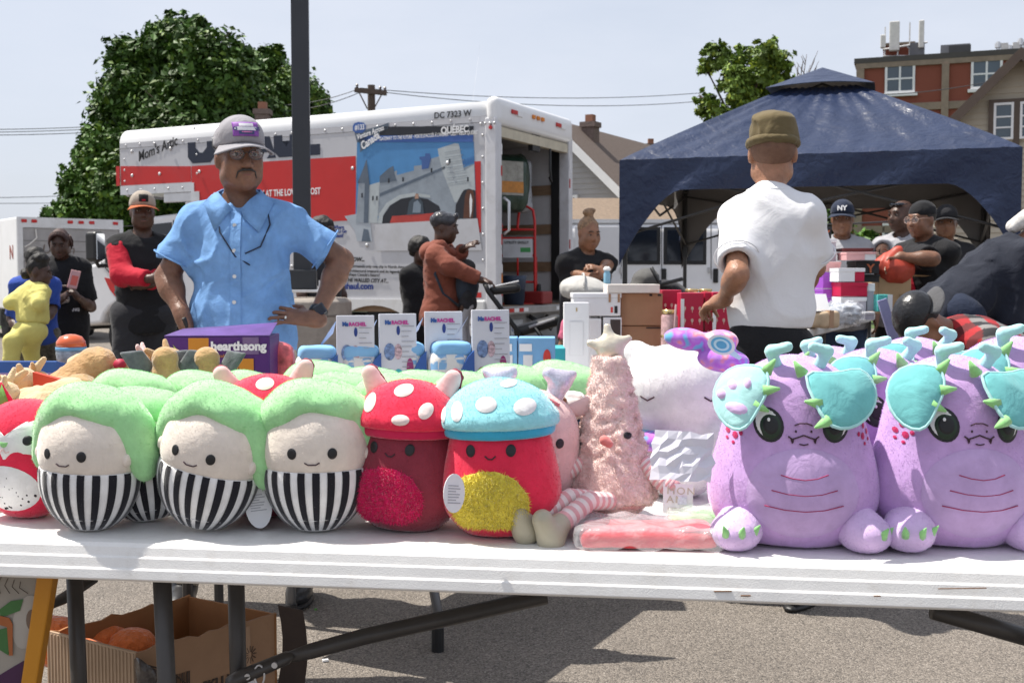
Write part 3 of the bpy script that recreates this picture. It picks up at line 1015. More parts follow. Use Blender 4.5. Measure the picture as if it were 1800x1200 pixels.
MB().bx(-.35, .65, -.13, .13, 6.5, 6.62).obj('lamp_head', M_black, lp, bevel=.02)

# ---------------------------------------------------------------- moving truck
PSI = R(26.5)
TR = empty('moving_truck', (W(868, 490, 13.3).x, 13.3, 0), math.pi - PSI, 'white and red moving truck with open back and painted mural on its side', 'truck')
TR.rotation_euler = (0, R(.2), math.pi - PSI)
LB, LA, WD, Z0, Z1 = 4.55, 5.95, 2.2, .86, 3.27
ZA = 2.36
rc = .2
def arc(cx, cz, r, a0, a1, n=6):
  return [(cx + r * math.cos(a0 + (a1 - a0) * i / n), cz + r * math.sin(a0 + (a1 - a0) * i / n)) for i in range(n + 1)]
# side walls, roof: local y 0 (near) .. -WD (far)
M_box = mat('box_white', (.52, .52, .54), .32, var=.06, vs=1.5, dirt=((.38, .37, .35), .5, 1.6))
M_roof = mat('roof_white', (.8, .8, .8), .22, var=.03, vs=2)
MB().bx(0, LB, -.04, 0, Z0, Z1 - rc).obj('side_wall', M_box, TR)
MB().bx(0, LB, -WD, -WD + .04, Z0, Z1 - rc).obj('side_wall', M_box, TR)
prof = arc(-rc, Z1 - rc, rc, 0, math.pi / 2) + arc(-WD + rc, Z1 - rc, rc, math.pi / 2, math.pi)
inn = arc(-rc, Z1 - rc, rc - .04, 0, math.pi / 2) + arc(-WD + rc, Z1 - rc, rc - .04, math.pi / 2, math.pi)
mb = MB(); n = len(prof)
vs = [(x, p[0], p[1] + .001) for x in (0, LA - .12) for p in prof] + [(x, p[0], p[1]) for x in (0, LA - .12) for p in inn]
fs = [(i, i + 1, n + i + 1, n + i) for i in range(n - 1)] + [(2 * n + i, 3 * n + i, 3 * n + i + 1, 2 * n + i + 1) for i in range(n - 1)]
fs += [(i, 2 * n + i, 2 * n + i + 1, i + 1) for i in range(n - 1)]
mb.add(vs, fs); mb.obj('roof', M_roof, TR, smooth=True)
# attic over the cab
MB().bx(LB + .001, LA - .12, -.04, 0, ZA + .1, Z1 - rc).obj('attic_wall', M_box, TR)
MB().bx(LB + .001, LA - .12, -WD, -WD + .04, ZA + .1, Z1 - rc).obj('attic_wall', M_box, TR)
S_ = SDF(.035)
S_.box((LA - .22, -WD / 2, (ZA + Z1) / 2 - .02), (.2, WD / 2 + .004, (Z1 - ZA) / 2 + .02), rd=.17, k=.01)
S_.cut = [((LA - .122, 0, 0), (-1, 0, 0))]
S_.obj('attic_nose', mat('nose_white', (.66, .66, .67), .3, var=.05, vs=2), TR)
MB().bx(LB + .001, LA - .12, -WD + .04, -.04, ZA + .02, ZA + .08).obj('attic_floor', M_alu, TR)
mb = MB(); mb.bx(LB - .05, LA - .125, .001, .012, ZA, ZA + .12); mb.bx(LB - .14, LB + .0, .001, .014, 1.5, ZA + .0); mb.obj('lower_trim', M_alu, TR)
mb = MB(); mb.bx(LB + .0, LB + .5, -.05, -.0, ZA - .13, ZA - .001); mb.bx(LB + .0, LB + .12, -.05, 0, ZA - .6, ZA - .131); mb.obj('attic_bracket', M_alu, TR, bevel=.01)
MB().bx(LB - .04, LB, -WD + .04, -.041, Z0, Z1 - .05).obj('front_bulkhead', mat('bulkhead', (.5, .5, .5), .6), TR)
# floor and interior
MB().bx(0.02, LB - .04, -WD + .041, -.041, Z0 - .08, Z0).obj('deck', M_wood, TR)
for z in (1.28, 1.78, 2.3):
  MB().bx(.1, LB - .05, -WD + .041, -WD + .075, z, z + .13).obj('tie_rail', M_wood, TR)
  MB().bx(.1, LB - .05, -.075, -.042, z, z + .13).obj('tie_rail', M_wood, TR)
MB().bx(.02, LB - .05, -WD + .041, -WD + .046, Z0 + .01, Z1 - rc).obj('liner', mat('frp_liner', (.55, .55, .56), .4, var=.06), TR)
# rear frame
M_post = mat('post_white', (.63, .63, .65), .4, var=.06, dirt=((.4, .38, .36), .5, 4))
MB().bx(-.05, .1, -.135, .012, .5, Z1 - rc - .02).obj('corner_post', M_post, TR, bevel=.015)
MB().bx(-.05, .1, -WD - .012, -WD + .11, .5, Z1 - rc - .02).obj('corner_post', M_post, TR, bevel=.015)
S_ = SDF(.03)
S_.box((.02, -WD / 2, Z1 - .14), (.085, WD / 2 + .02, .17), rd=.08, k=.01)
S_.obj('rear_header', M_roof, TR)
MB().bx(-.03, .05, -WD + .115, -.14, Z1 - .43, Z1 - .315).obj('header_rail', mat('header_tan', (.52, .47, .36), .6), TR)
MB().bx(-.02, .04, -1.25, -1.03, Z1 - .5, Z1 - .28).obj('latch_box', M_black, TR)
mb = MB(); mb.tube([(-.02, -1.55, Z1 - .43), (-.03, -1.53, Z1 - .7), (-.03, -1.56, Z1 - .85), (-.03, -1.5, Z1 - .8)], .016, 6); mb.obj('pull_strap', M_black, TR)
MB().bx(.2, 2.0, -WD + .15, -.15, Z1 - .34, Z1 - .29).obj('raised_door', mat('door_inside', (.3, .3, .3), .6), TR)
MB().bx(.1, .22, -WD + .042, -WD + .1, .9, Z1 - .3).obj('door_track', M_black, TR)
# lamps on header
for y, m in ((-.42, M_redl), (-1.7, M_redl)):
  MB().bx(-.085, -.064, y - .075, y + .075, Z1 - .14, Z1 - .09).obj('marker_lamp', m, TR, bevel=.006)
  MB().bx(-.08, -.064, y - .22, y - .08, Z1 - .15, Z1 - .085).obj('reflective_strip', M_wink, TR)
for y in (-.95, -1.08, -1.21):
  MB().bx(-.09, -.064, y - .035, y + .035, Z1 - .13, Z1 - .08).obj('marker_lamp', M_amber, TR, bevel=.008)
for z, m in ((2.75, M_wink), (2.5, M_redl), (1.7, M_redl), (1.35, M_wink), (1.25, M_amber), (1.1, M_redl)):
  MB().bx(-.054, -.0505, -.13, -.105, z - .12, z).obj('reflective_strip', m, TR)
  MB().bx(-.054, -.0505, -WD + .08, -WD + .105, z - .12, z).obj('reflective_strip', m, TR)
mb = MB(); mb.tube([(-.06, -.15, 2.13), (-.12, -.17, 2.08), (-.12, -.17, 1.75), (-.06, -.15, 1.7)], .018, 8); mb.obj('grab_handle', M_alu, TR, smooth=True)
mb = MB(); mb.cyl((.02, .012, Z1 - .34), (.02, .03, Z1 - .34), .022, n=10); mb.obj('side_marker', M_redl, TR)
# bumper and rear end
M_bump = mat('bumper_grey', (.36, .35, .34), .5, metal=.3, var=.15, vs=5, dirt=((.15, .13, .12), .6, 4))
MB().bx(-.14, .1, -WD, -.01, .76, .85).obj('rear_sill', M_bump, TR, bevel=.01)
for k in range(4):
  MB().bx(-.146, -.141, -.25 - .13 * k, -.13 - .13 * k, .785, .83).obj('reflective_strip', M_redl if k % 2 == 0 else M_wink, TR)
  MB().bx(-.146, -.141, -1.98 + .13 * k, -1.86 + .13 * k, .785, .83).obj('reflective_strip', M_redl if k % 2 == 0 else M_wink, TR)
MB().bx(.02, .1, -WD + .05, -.14, .4, .755).obj('rear_panel', mat('rear_panel_grey', (.27, .265, .26), .6, var=.15, vs=6), TR)
MB().bx(-.34, .0, -WD + .1, -.1, .34, .42).obj('step_bumper', mat('step_bumper_grey', (.22, .215, .21), .6, metal=.2, var=.15), TR, bevel=.01)
MB().bx(-.0, .019, -.78, -.45, .5, .68).obj('licence_plate', mat('plate_white', (.5, .52, .55), .4), TR)
text('plate_lettering', 'DC 73', .1, M_bink, TR, M=Matrix.Translation((-.002, -.47, .55)) @ Matrix.Rotation(R(-90), 4, 'Z') @ Matrix.Rotation(R(90), 4, 'X'))
for y in (-.25, -1.95):
  MB().bx(-.0, .019, y - .06, y + .06, .5, .68).obj('tail_lamp', M_redl, TR, bevel=.01)
mb = MB(); mb.tube([(-.0, -.95, .72), (-.08, -1.0, .66), (-.08, -1.3, .66), (-.02, -1.45, .7)], .03, 6); mb.tube([(-.02, -1.3, .66), (-.05, -1.5, .52), (-.03, -1.6, .56)], .012, 6); mb.obj('hitch_cable', M_black, TR)
# skirt rails on the near side
M_skirt = mat('skirt_white', (.68, .68, .67), .4, metal=.1, var=.07, vs=3, dirt=((.4, .37, .33), .5, 3))
MB().bx(.1, .95, -.05, .03, .79, .93).obj('skirt_rail', M_skirt, TR, bevel=.02)
MB().bx(.1, 1.0, -.045, .022, .64, .787).obj('skirt_rail', M_skirt, TR, bevel=.02)
MB().bx(.1, 1.0, -.045, .018, .5, .637).obj('skirt_rail', M_skirt, TR, bevel=.02)
MB().bx(2.35, LB - .1, -.05, .03, .79, .93).obj('skirt_rail', M_skirt, TR, bevel=.02)
MB().bx(2.4, LB - .1, -.045, .02, .5, .787).obj('skirt_rail', M_skirt, TR, bevel=.02)
mb = MB()
P = [(.95 + .0, .93)] + [(1.65 + .72 * math.cos(t), .42 + .52 * math.sin(t)) for t in [math.pi * (1 - i / 16) for i in range(17)]]
mb.prism([(x, .031, z) for x, z in [(.9, .46), (.9, .935), (2.42, .935), (2.42, .46)] + [(1.65 + .62 * math.cos(t), .42 + .44 * math.sin(t)) for t in [math.pi * i / 16 for i in range(17)]]], (0, -.06, 0))
mb.obj('wheel_arch', M_skirt, TR)
MB().bx(2.3, 2.52, .001, .05, .86, 1.13).obj('fuel_cap', M_alu, TR, bevel=.01)
MB().bx(2.33, 2.49, .051, .056, .89, 1.08).obj('fuel_door', M_black, TR)
MB().bx(.5, LB + 1.6, -WD + .5, -.5, .45, .72).obj('chassis', M_black, TR)
def wheel(x, y0, y1, r):
  mb = MB(); yc = (y0 + y1) / 2; w = abs(y1 - y0) / 2
  mb.lathe([(r * .55, -w), (r * .93, -w), (r, -w * .6), (r, w * .6), (r * .93, w), (r * .55, w)], 28)
  o = mb.obj('wheel', M_rubber, TR, smooth=True); o.location = (x, yc, r); o.rotation_euler = (R(90), 0, 0)
  mb = MB(); mb.lathe([(0.02, -w * .5), (r * .56, -w * .7), (r * .56, w * .9), (r * .5, w * .95), (r * .3, w * .4), (.02, w * .4)], 24)
  mb.obj('rim', M_alu, o, smooth=True)
wheel(1.65, -.05, -.42, .41); wheel(1.65, -WD + .05, -WD + .42, .41); wheel(5.95, -.2, -.45, .4); wheel(5.95, -WD + .2, -WD + .45, .4)
# rivets along the roof trim and post
mb = MB()
def rivet(x, z, y=.0, r=.018):
  mb.lathe([(r, 0), (r * .7, r * .45), (0.001, r * .6)], 8, (0, 0, 0))
  k = 24
  for i in range(len(mb.v) - k, len(mb.v)):
    a, b, c = mb.v[i]; mb.v[i] = (x + a, y + c, z + b)
for i in range(22): rivet(.3 + i * .258, Z1 - rc - .03)
for z in (2.85, 2.6, 2.3, 2.0, 1.7, 1.4, 1.15): rivet(.135, z); rivet(LB - .1, z)
for z in (2.85, 2.7, 2.55, 2.4): rivet(LA - .2, z)
for i in range(4): rivet(.02, Z1 - .3, .012); rivet(.06 * i - .03, Z1 - .29, .02)
for x, z in ((.6, 2.55), (1.95, 2.55), (.75, 1.6), (2.75, 2.35), (3.4, 2.55), (3.9, 2.55), (1.75, 1.6), (4.4, 2.62), (5.1, 2.62), (5.6, 2.62), (5.6, 2.95), (4.9, 2.95), (2.9, 1.35), (2.75, 1.63), (.35, 1.2)):
  rivet(x, z, .012, .026)
for i in range(5): rivet(4.7 + i * .25, ZA + .06, .012)
mb.obj('rivets', M_alu, TR, smooth=True)
MB().bx(0.1, LA - .12, .001, .004, Z1 - rc - .075, Z1 - rc - .068).obj('trim_seam', mat('seam_grey', (.2, .2, .21), .6), TR)
# ---- paint scheme on the near side (x measured from the back)
def decal(name, pts, m, y=.004, par=None, th=.003):
  mb = MB(); mb.prism([(x, y - th, z) for x, z in pts], (0, th, 0)); return mb.obj(name, m, par or TR)
def U(px, py):              # a point of the mural, from its place in the picture, on the truck side plane
  c = Vector((0, 0, CAMH)); Mw = Matrix.LocRotScale(TR.location, TR.rotation_euler, None)
  n = Mw.to_3x3() @ Vector((0, 1, 0)); p0 = Mw.translation
  d = ray(px, py); t = (p0 - c).dot(n) / d.dot(n)
  q = Mw.inverted() @ (c + d * t)
  return q.x, q.z
RS0, RS1 = U(600, 391)[1], U(600, 276)[1]
xs_ = U(626, 330)[0]; decal('red_stripe', [(xs_, RS0 + .02), (LB - .005, RS0), (LB - .005, RS1), (xs_, RS1)], M_red)
decal('red_stripe', [(LB + .005, ZA + .13), (LA - .13, ZA + .13), (LA - .13, RS1 + .06), (LB + .005, RS1)], M_red)
decal('red_stripe', [(LA - .118, ZA + .13), (LA - .05, ZA + .13), (LA - .05, RS1 + .06), (LA - .118, RS1 + .06)], M_red, .012)
decal('red_stripe', [(.16, 1.72), (.3, 1.72), (.33, 2.55), (.16, 2.55)], M_red)
decal('red_stripe', [(.16, .96), (.6, .96), (.6, 1.02), (.16, 1.02)], M_red)
TX = Matrix.Rotation(math.pi, 4, 'Z') @ Matrix.Rotation(R(90), 4, 'X')       # lettering reads towards the camera side
def ttext(name, s, x, z, size, m, xs=1., shear=0., bold=0., rot=0., y=.006, par=None, align='LEFT', space=1.):
  return text(name, s, size, m, par or TR, M=Matrix.Translation((x, y, z)) @ TX @ Matrix.Rotation(rot, 4, 'Z'), xs=xs, shear=shear, bold=bold, align=align, ext=.001, space=space)
# big name: built from strokes
def strokes(x, z, w, h, t, kind):
  L = []
  if kind == 'U':
    L = [[(0, h), (t, h), (t, t * 1.5), (t * 1.5, t), (w - t * 1.5, t), (w - t, t * 1.5), (w - t, h), (w, h), (w, t * .6), (w - t * .6, 0), (t * .6, 0), (0, t * .6)]]
  elif kind == 'H':
    L = [[(0, 0), (t, 0), (t, h * .4), (w - t, h * .4), (w - t, 0), (w, 0), (w, h), (w - t, h), (w - t, h * .62), (t, h * .62), (t, h), (0, h)]]
  elif kind == 'A':
    L = [[(0, 0), (t * 1.1, 0), (w * .5 - t * .95, h * .28), (w * .5 + t * .95, h * .28), (w - t * 1.1, 0), (w, 0), (w * .5 + t * .75, h), (w * .5 - t * .75, h)],]
  elif kind == 'L':
    L = [[(0, 0), (w, 0), (w, t), (t, t), (t, h), (0, h)]]
  else:
    L = [[(0, h * .38), (w, h * .38), (w, h * .6), (0, h * .6)]]
  for poly in L:
    decal('lettering', [(x - a, z + b) for a, b in poly], M_navy, .0065)
  if kind == 'A':
    decal('letter_counter', [(x - w * .5 + t * .32, z + h * .45), (x - w * .5 - t * .32, z + h * .45), (x - w * .5, z + h * .78)], M_box, .0085, th=.0015)
xl, zl = U(331, 288); xr, zr = U(563, 271); hL = U(331, 251)[1] - zl
for k_, f0, f1 in (('U', 0, .215), ('-', .235, .29), ('H', .31, .49), ('A', .495, .68), ('U', .665, .845), ('L', .865, 1.0)):
  x = xl + (xr - xl) * f0
  strokes(x, zl + (zr - zl) * f0 * .6, (xl - xr) * (f1 - f0), hL, .135, k_)
x, z = U(244, 284)
ttext('lettering', "Mom's Attic", x, z, .185, M_ink, shear=.35, bold=.003, rot=R(15), xs=.8)
ttext('lettering', 'DC 7323 W', .78, Z1 - rc + .012, .10, M_ink, bold=.002, y=.014)
x, z = U(564, 341)
ttext('lettering', 'PICK UP AND RETURN AT THE LOWEST COST', x, z, .115, M_wink, xs=.72, bold=.003, align='RIGHT')
def rtext(s, px, py, size, m, **k):
  x, z = U(px, py); return ttext('lettering', s, x, z, size, m, align='RIGHT', **k)
for s_, px, py in (('Where', 605, 402), ('Will U Go', 610, 409), ('Next?', 604, 417)):
  rtext(s_, px, py, .062, M_bink, bold=.002, xs=.9)
rtext('DID YOU KNOW...', 641, 459, .07, M_ink, shear=.25, bold=.003)
rtext('This old stone wall surrounds only one city in North America.', 722, 472, .05, M_ink, bold=.0005, rot=R(-1.5))
rtext('How did this architectural treasure and its legendary', 709, 480, .05, M_ink, bold=.0005, rot=R(-1.5))
rtext('gates help shape Canada\'s future?', 668, 486, .05, M_ink, bold=.0005, rot=R(-1.5))
rtext('LEARN ABOUT THE WALLED CITY AT...', 683, 497, .066, M_ink, shear=.25, bold=.0015, xs=.9, rot=R(-1.5))
rtext('uhaul.com', 657, 508, .11, M_bink, bold=.004)
# ---- mural
MX0, MX1 = .40, 2.40       # right, left edges (x from back)
M_sky = mat('mural_blue', (.07, .23, .47), .4, var=.15, vs=2)
M_stone = mat('mural_stone', (.27, .31, .35), .45, var=.14, vs=7)
M_stoned = mat('mural_dark_stone', (.10, .13, .17), .45, var=.15, vs=7)
M_stonel = mat('mural_light_stone', (.42, .46, .47), .45, var=.1, vs=9)
M_mblk = mat('mural_black', (.016, .018, .025), .45, var=.1)
M_mblu = mat('mural_bar_blue', (.05, .12, .36), .45, var=.05)
mu = decal('mural', [U(*p) for p in ((628, 248), (833, 249), (838, 384), (700, 392), (625, 392))], M_sky, .0045)
def mpoly(name, pts, m, lv=1):
  return decal(name, [U(*p) for p in pts], m, .0045 + .0012 * lv, mu, .001)
mpoly('mural_wall', [(652, 352), (652, 330), (668, 322), (668, 310), (698, 300), (698, 308), (728, 300), (728, 292), (752, 289), (752, 281), (772, 275), (770, 262), (800, 252), (807, 253), (815, 295), (834, 288), (838, 384), (672, 394)], M_stone, 1)
mpoly('mural_wall', [(772, 275), (770, 262), (800, 252), (807, 253), (816, 300), (834, 290), (836, 350), (800, 356), (778, 300)], M_stonel, 2)
mpoly('mural_arch', [(672, 394), (674, 380), (686, 362), (705, 350), (728, 346), (752, 350), (772, 362), (780, 384)], M_mblk, 2)
mpoly('mural_moulding', [(668, 340), (783, 292), (783, 297), (668, 346)], M_stoned, 2)
a = []
mpoly('mural_arch_ring', [(664, 392), (667, 376), (680, 357), (703, 343), (728, 339), (756, 343), (758, 348), (728, 345), (706, 349), (686, 361), (674, 378), (672, 393)], M_stonel, 3)
mpoly('mural_tower', [(626, 392), (631, 322), (650, 322), (648, 392)], M_stone, 3)
mpoly('mural_tower', [(640, 392), (642, 322), (650, 322), (648, 392)], M_stoned, 4)
mpoly('mural_spire', [(629, 322), (641, 292), (645, 280), (650, 322)], M_stoned, 4)
mpoly('mural_tower', [(646, 392), (648, 326), (668, 320), (664, 392)], M_stonel, 2)
mpoly('mural_turret', [(668, 310), (684, 296), (692, 292), (694, 306), (698, 318), (668, 322)], M_stoned, 3)
mpoly('mural_turret', [(742, 298), (742, 282), (738, 280), (738, 276), (748, 275), (748, 270), (756, 270), (758, 280), (757, 284), (754, 296)], mat('mural_far_tower', (.05, .11, .30), .45), 3)
mpoly('mural_base', [(606, 380), (628, 376), (650, 380), (655, 425), (628, 424), (624, 405)], mat('mural_fade', (.4, .44, .48), .45, var=.1), 1)
mpoly('mural_base', [(636, 424), (640, 402), (648, 404), (652, 425)], M_stoned, 3)
mpoly('mural_boat', [(686, 392), (690, 380), (770, 374), (772, 390)], mat('mural_red', (.45, .05, .04), .45), 4)
mpoly('mural_figure', [(716, 378), (720, 355), (729, 346), (734, 339), (737, 346), (744, 356), (746, 376)], mat('mural_coat', (.05, .07, .09), .45), 5)
mpoly('mural_figure', [(726, 374), (728, 356), (735, 352), (741, 360), (740, 374)], mat('mural_jacket', (.2, .25, .3), .45), 6)
mpoly('mural_figure', [(730, 350), (731, 341), (736, 341), (737, 349)], mat('mural_skin', (.4, .24, .17), .45), 7)
M_mh = mat('mural_horse', (.10, .035, .018), .45, var=.2, vs=9)
mpoly('mural_horse', [(800, 384), (802, 360), (812, 340), (816, 334), (825, 332), (836, 335), (838, 384)], M_mblk, 4)
mpoly('mural_horse', [(815, 384), (818, 345), (822, 334), (832, 334), (835, 346), (832, 384)], M_mh, 5)
mpoly('mural_horse', [(826, 352), (828, 340), (831, 352), (830, 372), (827, 384)], M_wink, 6)
mpoly('mural_patch', [(660, 394), (840, 384), (848, 440), (662, 441)], M_box, 6)
mpoly('mural_header', [(668, 223), (833, 222), (833, 237), (668, 239)], M_mblk, 5)
mpoly('mural_header', [(632, 239), (833, 237.5), (832, 250), (630, 250)], M_mblu, 5)
mpoly('mural_badge', [(621, 222), (624, 217), (630, 215), (640, 216), (644, 221), (643, 229), (638, 234), (626, 234), (621, 230)], M_mblu, 6)
mpoly('mural_badge', [(624, 233), (668, 222), (684, 216), (684, 226), (650, 244), (640, 262), (634, 268), (634, 250), (628, 250)], M_stoned, 5)
for px, py in ((636, 340), (655, 345), (662, 345), (683, 314), (708, 312), (758, 296), (790, 280), (822, 312)): mpoly('mural_window', [(px, py), (px + 2.5, py - .6), (px + 2.5, py + 7), (px, py + 7.6)], M_mblk, 6)
for k in range(7): mpoly('mural_joint', [(782 + k, 268 + 9 * k), (812 + 2 * k, 263 + 9 * k), (812 + 2 * k, 264 + 9 * k), (782 + k, 269 + 9 * k)], M_stone, 4)
for k in range(8): mpoly('mural_rail', [(815 + 2.4 * k, 292 - .9 * k), (815.7 + 2.4 * k, 291.8 - .9 * k), (815.4 + 2.4 * k, 281 - .9 * k), (814.7 + 2.4 * k, 281.2 - .9 * k)], M_mblu, 2)
def mtext(s, px, py, size, m, **k):
  x, z = U(px, py); return ttext('lettering', s, x, z, size, m, y=.0135, par=None, **k)
mtext('QUÉBEC', 776, 235.5, .112, M_wink, bold=.004, xs=.88)
mtext("GATEWAY TO THE FUTURE · PORTE D'ACCÈS À L'AVENIR · OLD / VIEUX QUÉBEC", 668, 247.5, .06, M_wink, shear=.25, bold=.001, xs=.62)
mtext('#133', 625, 229, .09, M_wink, bold=.002, xs=.75)
mtext('Venture Across', 629, 246, .088, M_wink, bold=.002, shear=.2, rot=R(14), xs=.72)
mtext('Canada', 638, 264, .135, M_wink, bold=.004, shear=.2, rot=R(28), xs=.72)
# ---- cab
M_cab = mat('cab_white', (.74, .74, .75), .25, var=.03, coat=.4)
CY0, CY1 = -.12, -WD + .12
mb = MB()
cp = [(LB + .06, .52), (LB + .06, 2.02), (4.95, 2.09), (5.42, 2.06), (6.42, 1.44), (7.0, 1.3), (7.14, 1.12), (7.16, .62), (7.05, .5)]
cp += [(5.95 + .46 * math.cos(t), .42 + .46 * math.sin(t)) for t in [math.pi * i / 10 for i in range(11)] if .42 + .46 * math.sin(t) > .5]
mb.prism([(x, CY0, z) for x, z in cp], (0, CY1 - CY0, 0)); mb.obj('cab_body', M_cab, TR, bevel=.05, seg=3)
mb = MB(); mb.prism([(x, CY0 + .004, z) for x, z in ((5.02, 1.46), (6.2, 1.46), (6.1, 1.55), (5.42, 1.95), (5.02, 1.97))], (0, .008, 0)); mb.obj('door_window', M_glass, TR, bevel=.01)
mb = MB(); mb.prism([(x, CY0 + .003, z) for x, z in ((4.72, 1.52), (4.93, 1.5), (4.93, 1.92), (4.72, 1.92))], (0, .008, 0)); mb.obj('quarter_window', M_glass, TR, bevel=.02)
mb = MB(); mb.prism([(5.5, CY0 - .1, 2.035), (6.4, CY0 - .1, 1.465), (6.4, CY1 + .1, 1.465), (5.5, CY1 + .1, 2.035)], (.012, 0, .02)); mb.obj('windscreen', M_glass, TR)
mb = MB()
for L in ([(4.99, .62), (4.99, 2.0)], [(5.0, .62), (5.55, .62)], [(5.55, .62), (6.0, 1.1)], [(6.0, 1.1), (6.36, 1.44)], [(4.85, .62), (4.85, 2.03)]):
  mb.tube([(x, CY0 + .003, z) for x, z in L], .007, 5)
mb.obj('door_seam', M_ink, TR)
mb = MB(); mb.prism([(x, CY0 + .003, z) for x, z in ((5.1, 1.12), (5.3, 1.1), (5.28, 1.14), (5.65, 1.18), (5.6, 1.12), (6.3, 1.22), (6.2, 1.05), (5.85, .72), (5.3, .9), (5.02, 1.0))], (0, .003, 0)); mb.obj('red_graphic', M_red, TR)
for k in range(3):
  mb = MB(); mb.prism([(x, CY0 + .007, z) for x, z in ((5.0, .98 + .07 * k), (5.9, .86 + .1 * k), (5.9, .89 + .1 * k), (5.0, 1.01 + .07 * k))], (0, .002, 0)); mb.obj('white_graphic', M_cab, TR)
ttext('lettering', 'Easier To', 6.02, 1.28, .12, M_ink, shear=.2, y=CY0 + .008)
ttext('lettering', 'UNDE', 5.56, .655, .09, M_ink, y=CY0 + .008, bold=.002)
mi_ = MB().bx(6.1, 6.32, CY0 + .17, CY0 + .34, 1.44, 1.86).obj('wing_mirror', M_black, TR, bevel=.05, seg=3)
MB().bx(6.085, 6.099, CY0 + .185, CY0 + .325, 1.47, 1.83).obj('mirror_glass', mat('mirror', (.6, .62, .65), .05, metal=1, var=0), mi_)
mb = MB(); mb.tube([(6.2, CY0 + .25, 1.46), (6.2, CY0 + .2, 1.38), (6.15, CY0 - .03, 1.4)], .03, 8); mb.bx(6.05, 6.25, CY0 - .02, CY0 + .03, 1.36, 1.56); mb.obj('mirror_arm', M_black, mi_)
for y in (CY0 - .35, CY1 + .35):
  MB().bx(7.12, 7.18, y - .18, y + .18, .85, 1.1).obj('headlamp', mat('lamp_lens', (.7, .7, .68), .1), TR, bevel=.03)
MB().bx(7.1, 7.2, CY1 + .02, CY0 - .02, .45, .66).obj('front_bumper', M_black, TR, bevel=.03)
MB().bx(7.15, 7.175, CY1 + .6, CY0 - .6, .75, 1.1).obj('grille', M_black, TR)

# ---- things inside the truck
def put(o, x, y, z, rz=0.):
  Mw = Matrix.LocRotScale(TR.location, TR.rotation_euler, None) @ Matrix.LocRotScale(Vector((x, y, z)), Euler((0, 0, rz)), None)
  o.matrix_world = Mw
  o.location = Mw.translation; o.rotation_euler = Mw.to_euler()
M_dolly = mat('red_paint', (.55, .02, .018), .35, var=.06)
dl = empty('hand_truck', (0, 0, 0), 0, 'red metal hand truck leaning inside the open moving truck', 'hand truck')
put(dl, .3, -1.25, Z0, PSI - math.pi)
mb = MB()
P1_ = [(-.22, 0, .03), (-.22, .0, .25), (-.22, .1, 1.05)]; P2_ = [(.22, 0, .03), (.22, 0, .25), (.22, .1, 1.05)]
mb.tube(P1_, .018, 8); mb.tube(P2_ + [(.2, .12, 1.2), (.1, .13, 1.26), (.02, .12, 1.2), (.0, .1, 1.0), (-.0, .09, .95)], .018, 8)
mb.tube([(-.22, .1, 1.05), (-.2, .11, .98)], .018, 8)
mb.tube([(0, .02, .3), (0, .075, .8)], .013, 8)
mb.obj('frame', M_dolly, dl, smooth=True)
for z in (.28, .62, .84, .95):
  mb = MB(); mb.tube([(-.22, .02 + z * .07, z), (.22, .02 + z * .07, z)], .015, 8); mb.obj('crossbar', M_dolly, dl)
MB().bx(-.22, .22, -.2, 0, 0, .015).obj('toe_plate', M_dolly, dl)
MB().box((0, .05, .71), (.38, .012, .24), Euler((R(-5), 0, 0))).obj('sign_plate', mat('sign_white', (.55, .56, .58), .4), dl)
text('sign_lettering', 'UTILITY DOLLY', .045, M_ink, dl, loc=(-.17, .041, .77), rot=(R(85), 0, 0), bold=.001)
MB().box((.1, .042, .69), (.13, .004, .06), Euler((R(-5), 0, 0))).obj('sign_badge', mat('sign_green', (.05, .3, .08), .5), dl, bevel=.01)
for s_ in (-1, 1):
  mb = MB(); mb.lathe([(.03, -.03), (.12, -.03), (.13, 0), (.12, .03), (.03, .03)], 20); w_ = mb.obj('wheel', M_rubber, dl, smooth=True)
  w_.location = (s_ * .27, .09, .13); w_.rotation_euler = (0, R(90), 0)
  mb = MB(); mb.prism([(s_ * .24, .04, .2), (s_ * .24, .16, .14), (s_ * .24, .1, .5), (s_ * .24, .06, .6)], (s_ * .01, 0, 0)); mb.obj('fender', M_dolly, dl)
# large soil bag hung high by the wall
S_ = SDF(.02, amp=.008, freq=14)
S_.box((0, 0, 0), (.2, .36, .36), rd=.16, k=.02); S_.ell((0, -.3, .1), (.12, .12, .3), k=.05)
bgO = S_.obj('stuffed_bag', mat('bag_green', (.02, .045, .03), .3, var=.3, vs=4, bump=.3, bs=12), None, label='large dark green plastic sack above the hand truck in the moving truck', cat='sack')
put(bgO, .42, -1.02, 2.38, R(-30))
MB().box((-.205, .03, .05), (.012, .46, .42)).obj('printed_panel', mat('bag_print', (.32, .31, .27), .4, var=.3, vs=14), bgO)
MB().box((-.213, .03, -.06), (.006, .46, .14)).obj('orange_band', mat('bag_orange', (.5, .2, .03), .4, var=.2, vs=20), bgO)
S_ = SDF(.02, amp=.01, freq=16); S_.box((0, 0, 0), (.12, .14, .35), rd=.1, k=.02)
o = S_.obj('plastic_wrap', mat('wrap_grey', (.3, .31, .33), .25, var=.2, bump=.5, bs=14), None, label='crumpled grey plastic bundle hanging beside the green sack', cat='bundle'); put(o, .36, -1.5, 2.38)
mb = MB(); mb.lathe([(.12, 0), (.15, .3), (.16, .36), (.15, .36), (.13, .05), (0.01, .04)], 20)
o = mb.obj('storage_bin', mat('bin_blue', (.03, .045, .08), .5), None, smooth=True, label='dark blue plastic tub on the truck deck near its edge', cat='bin'); put(o, .12, -.78, Z0)
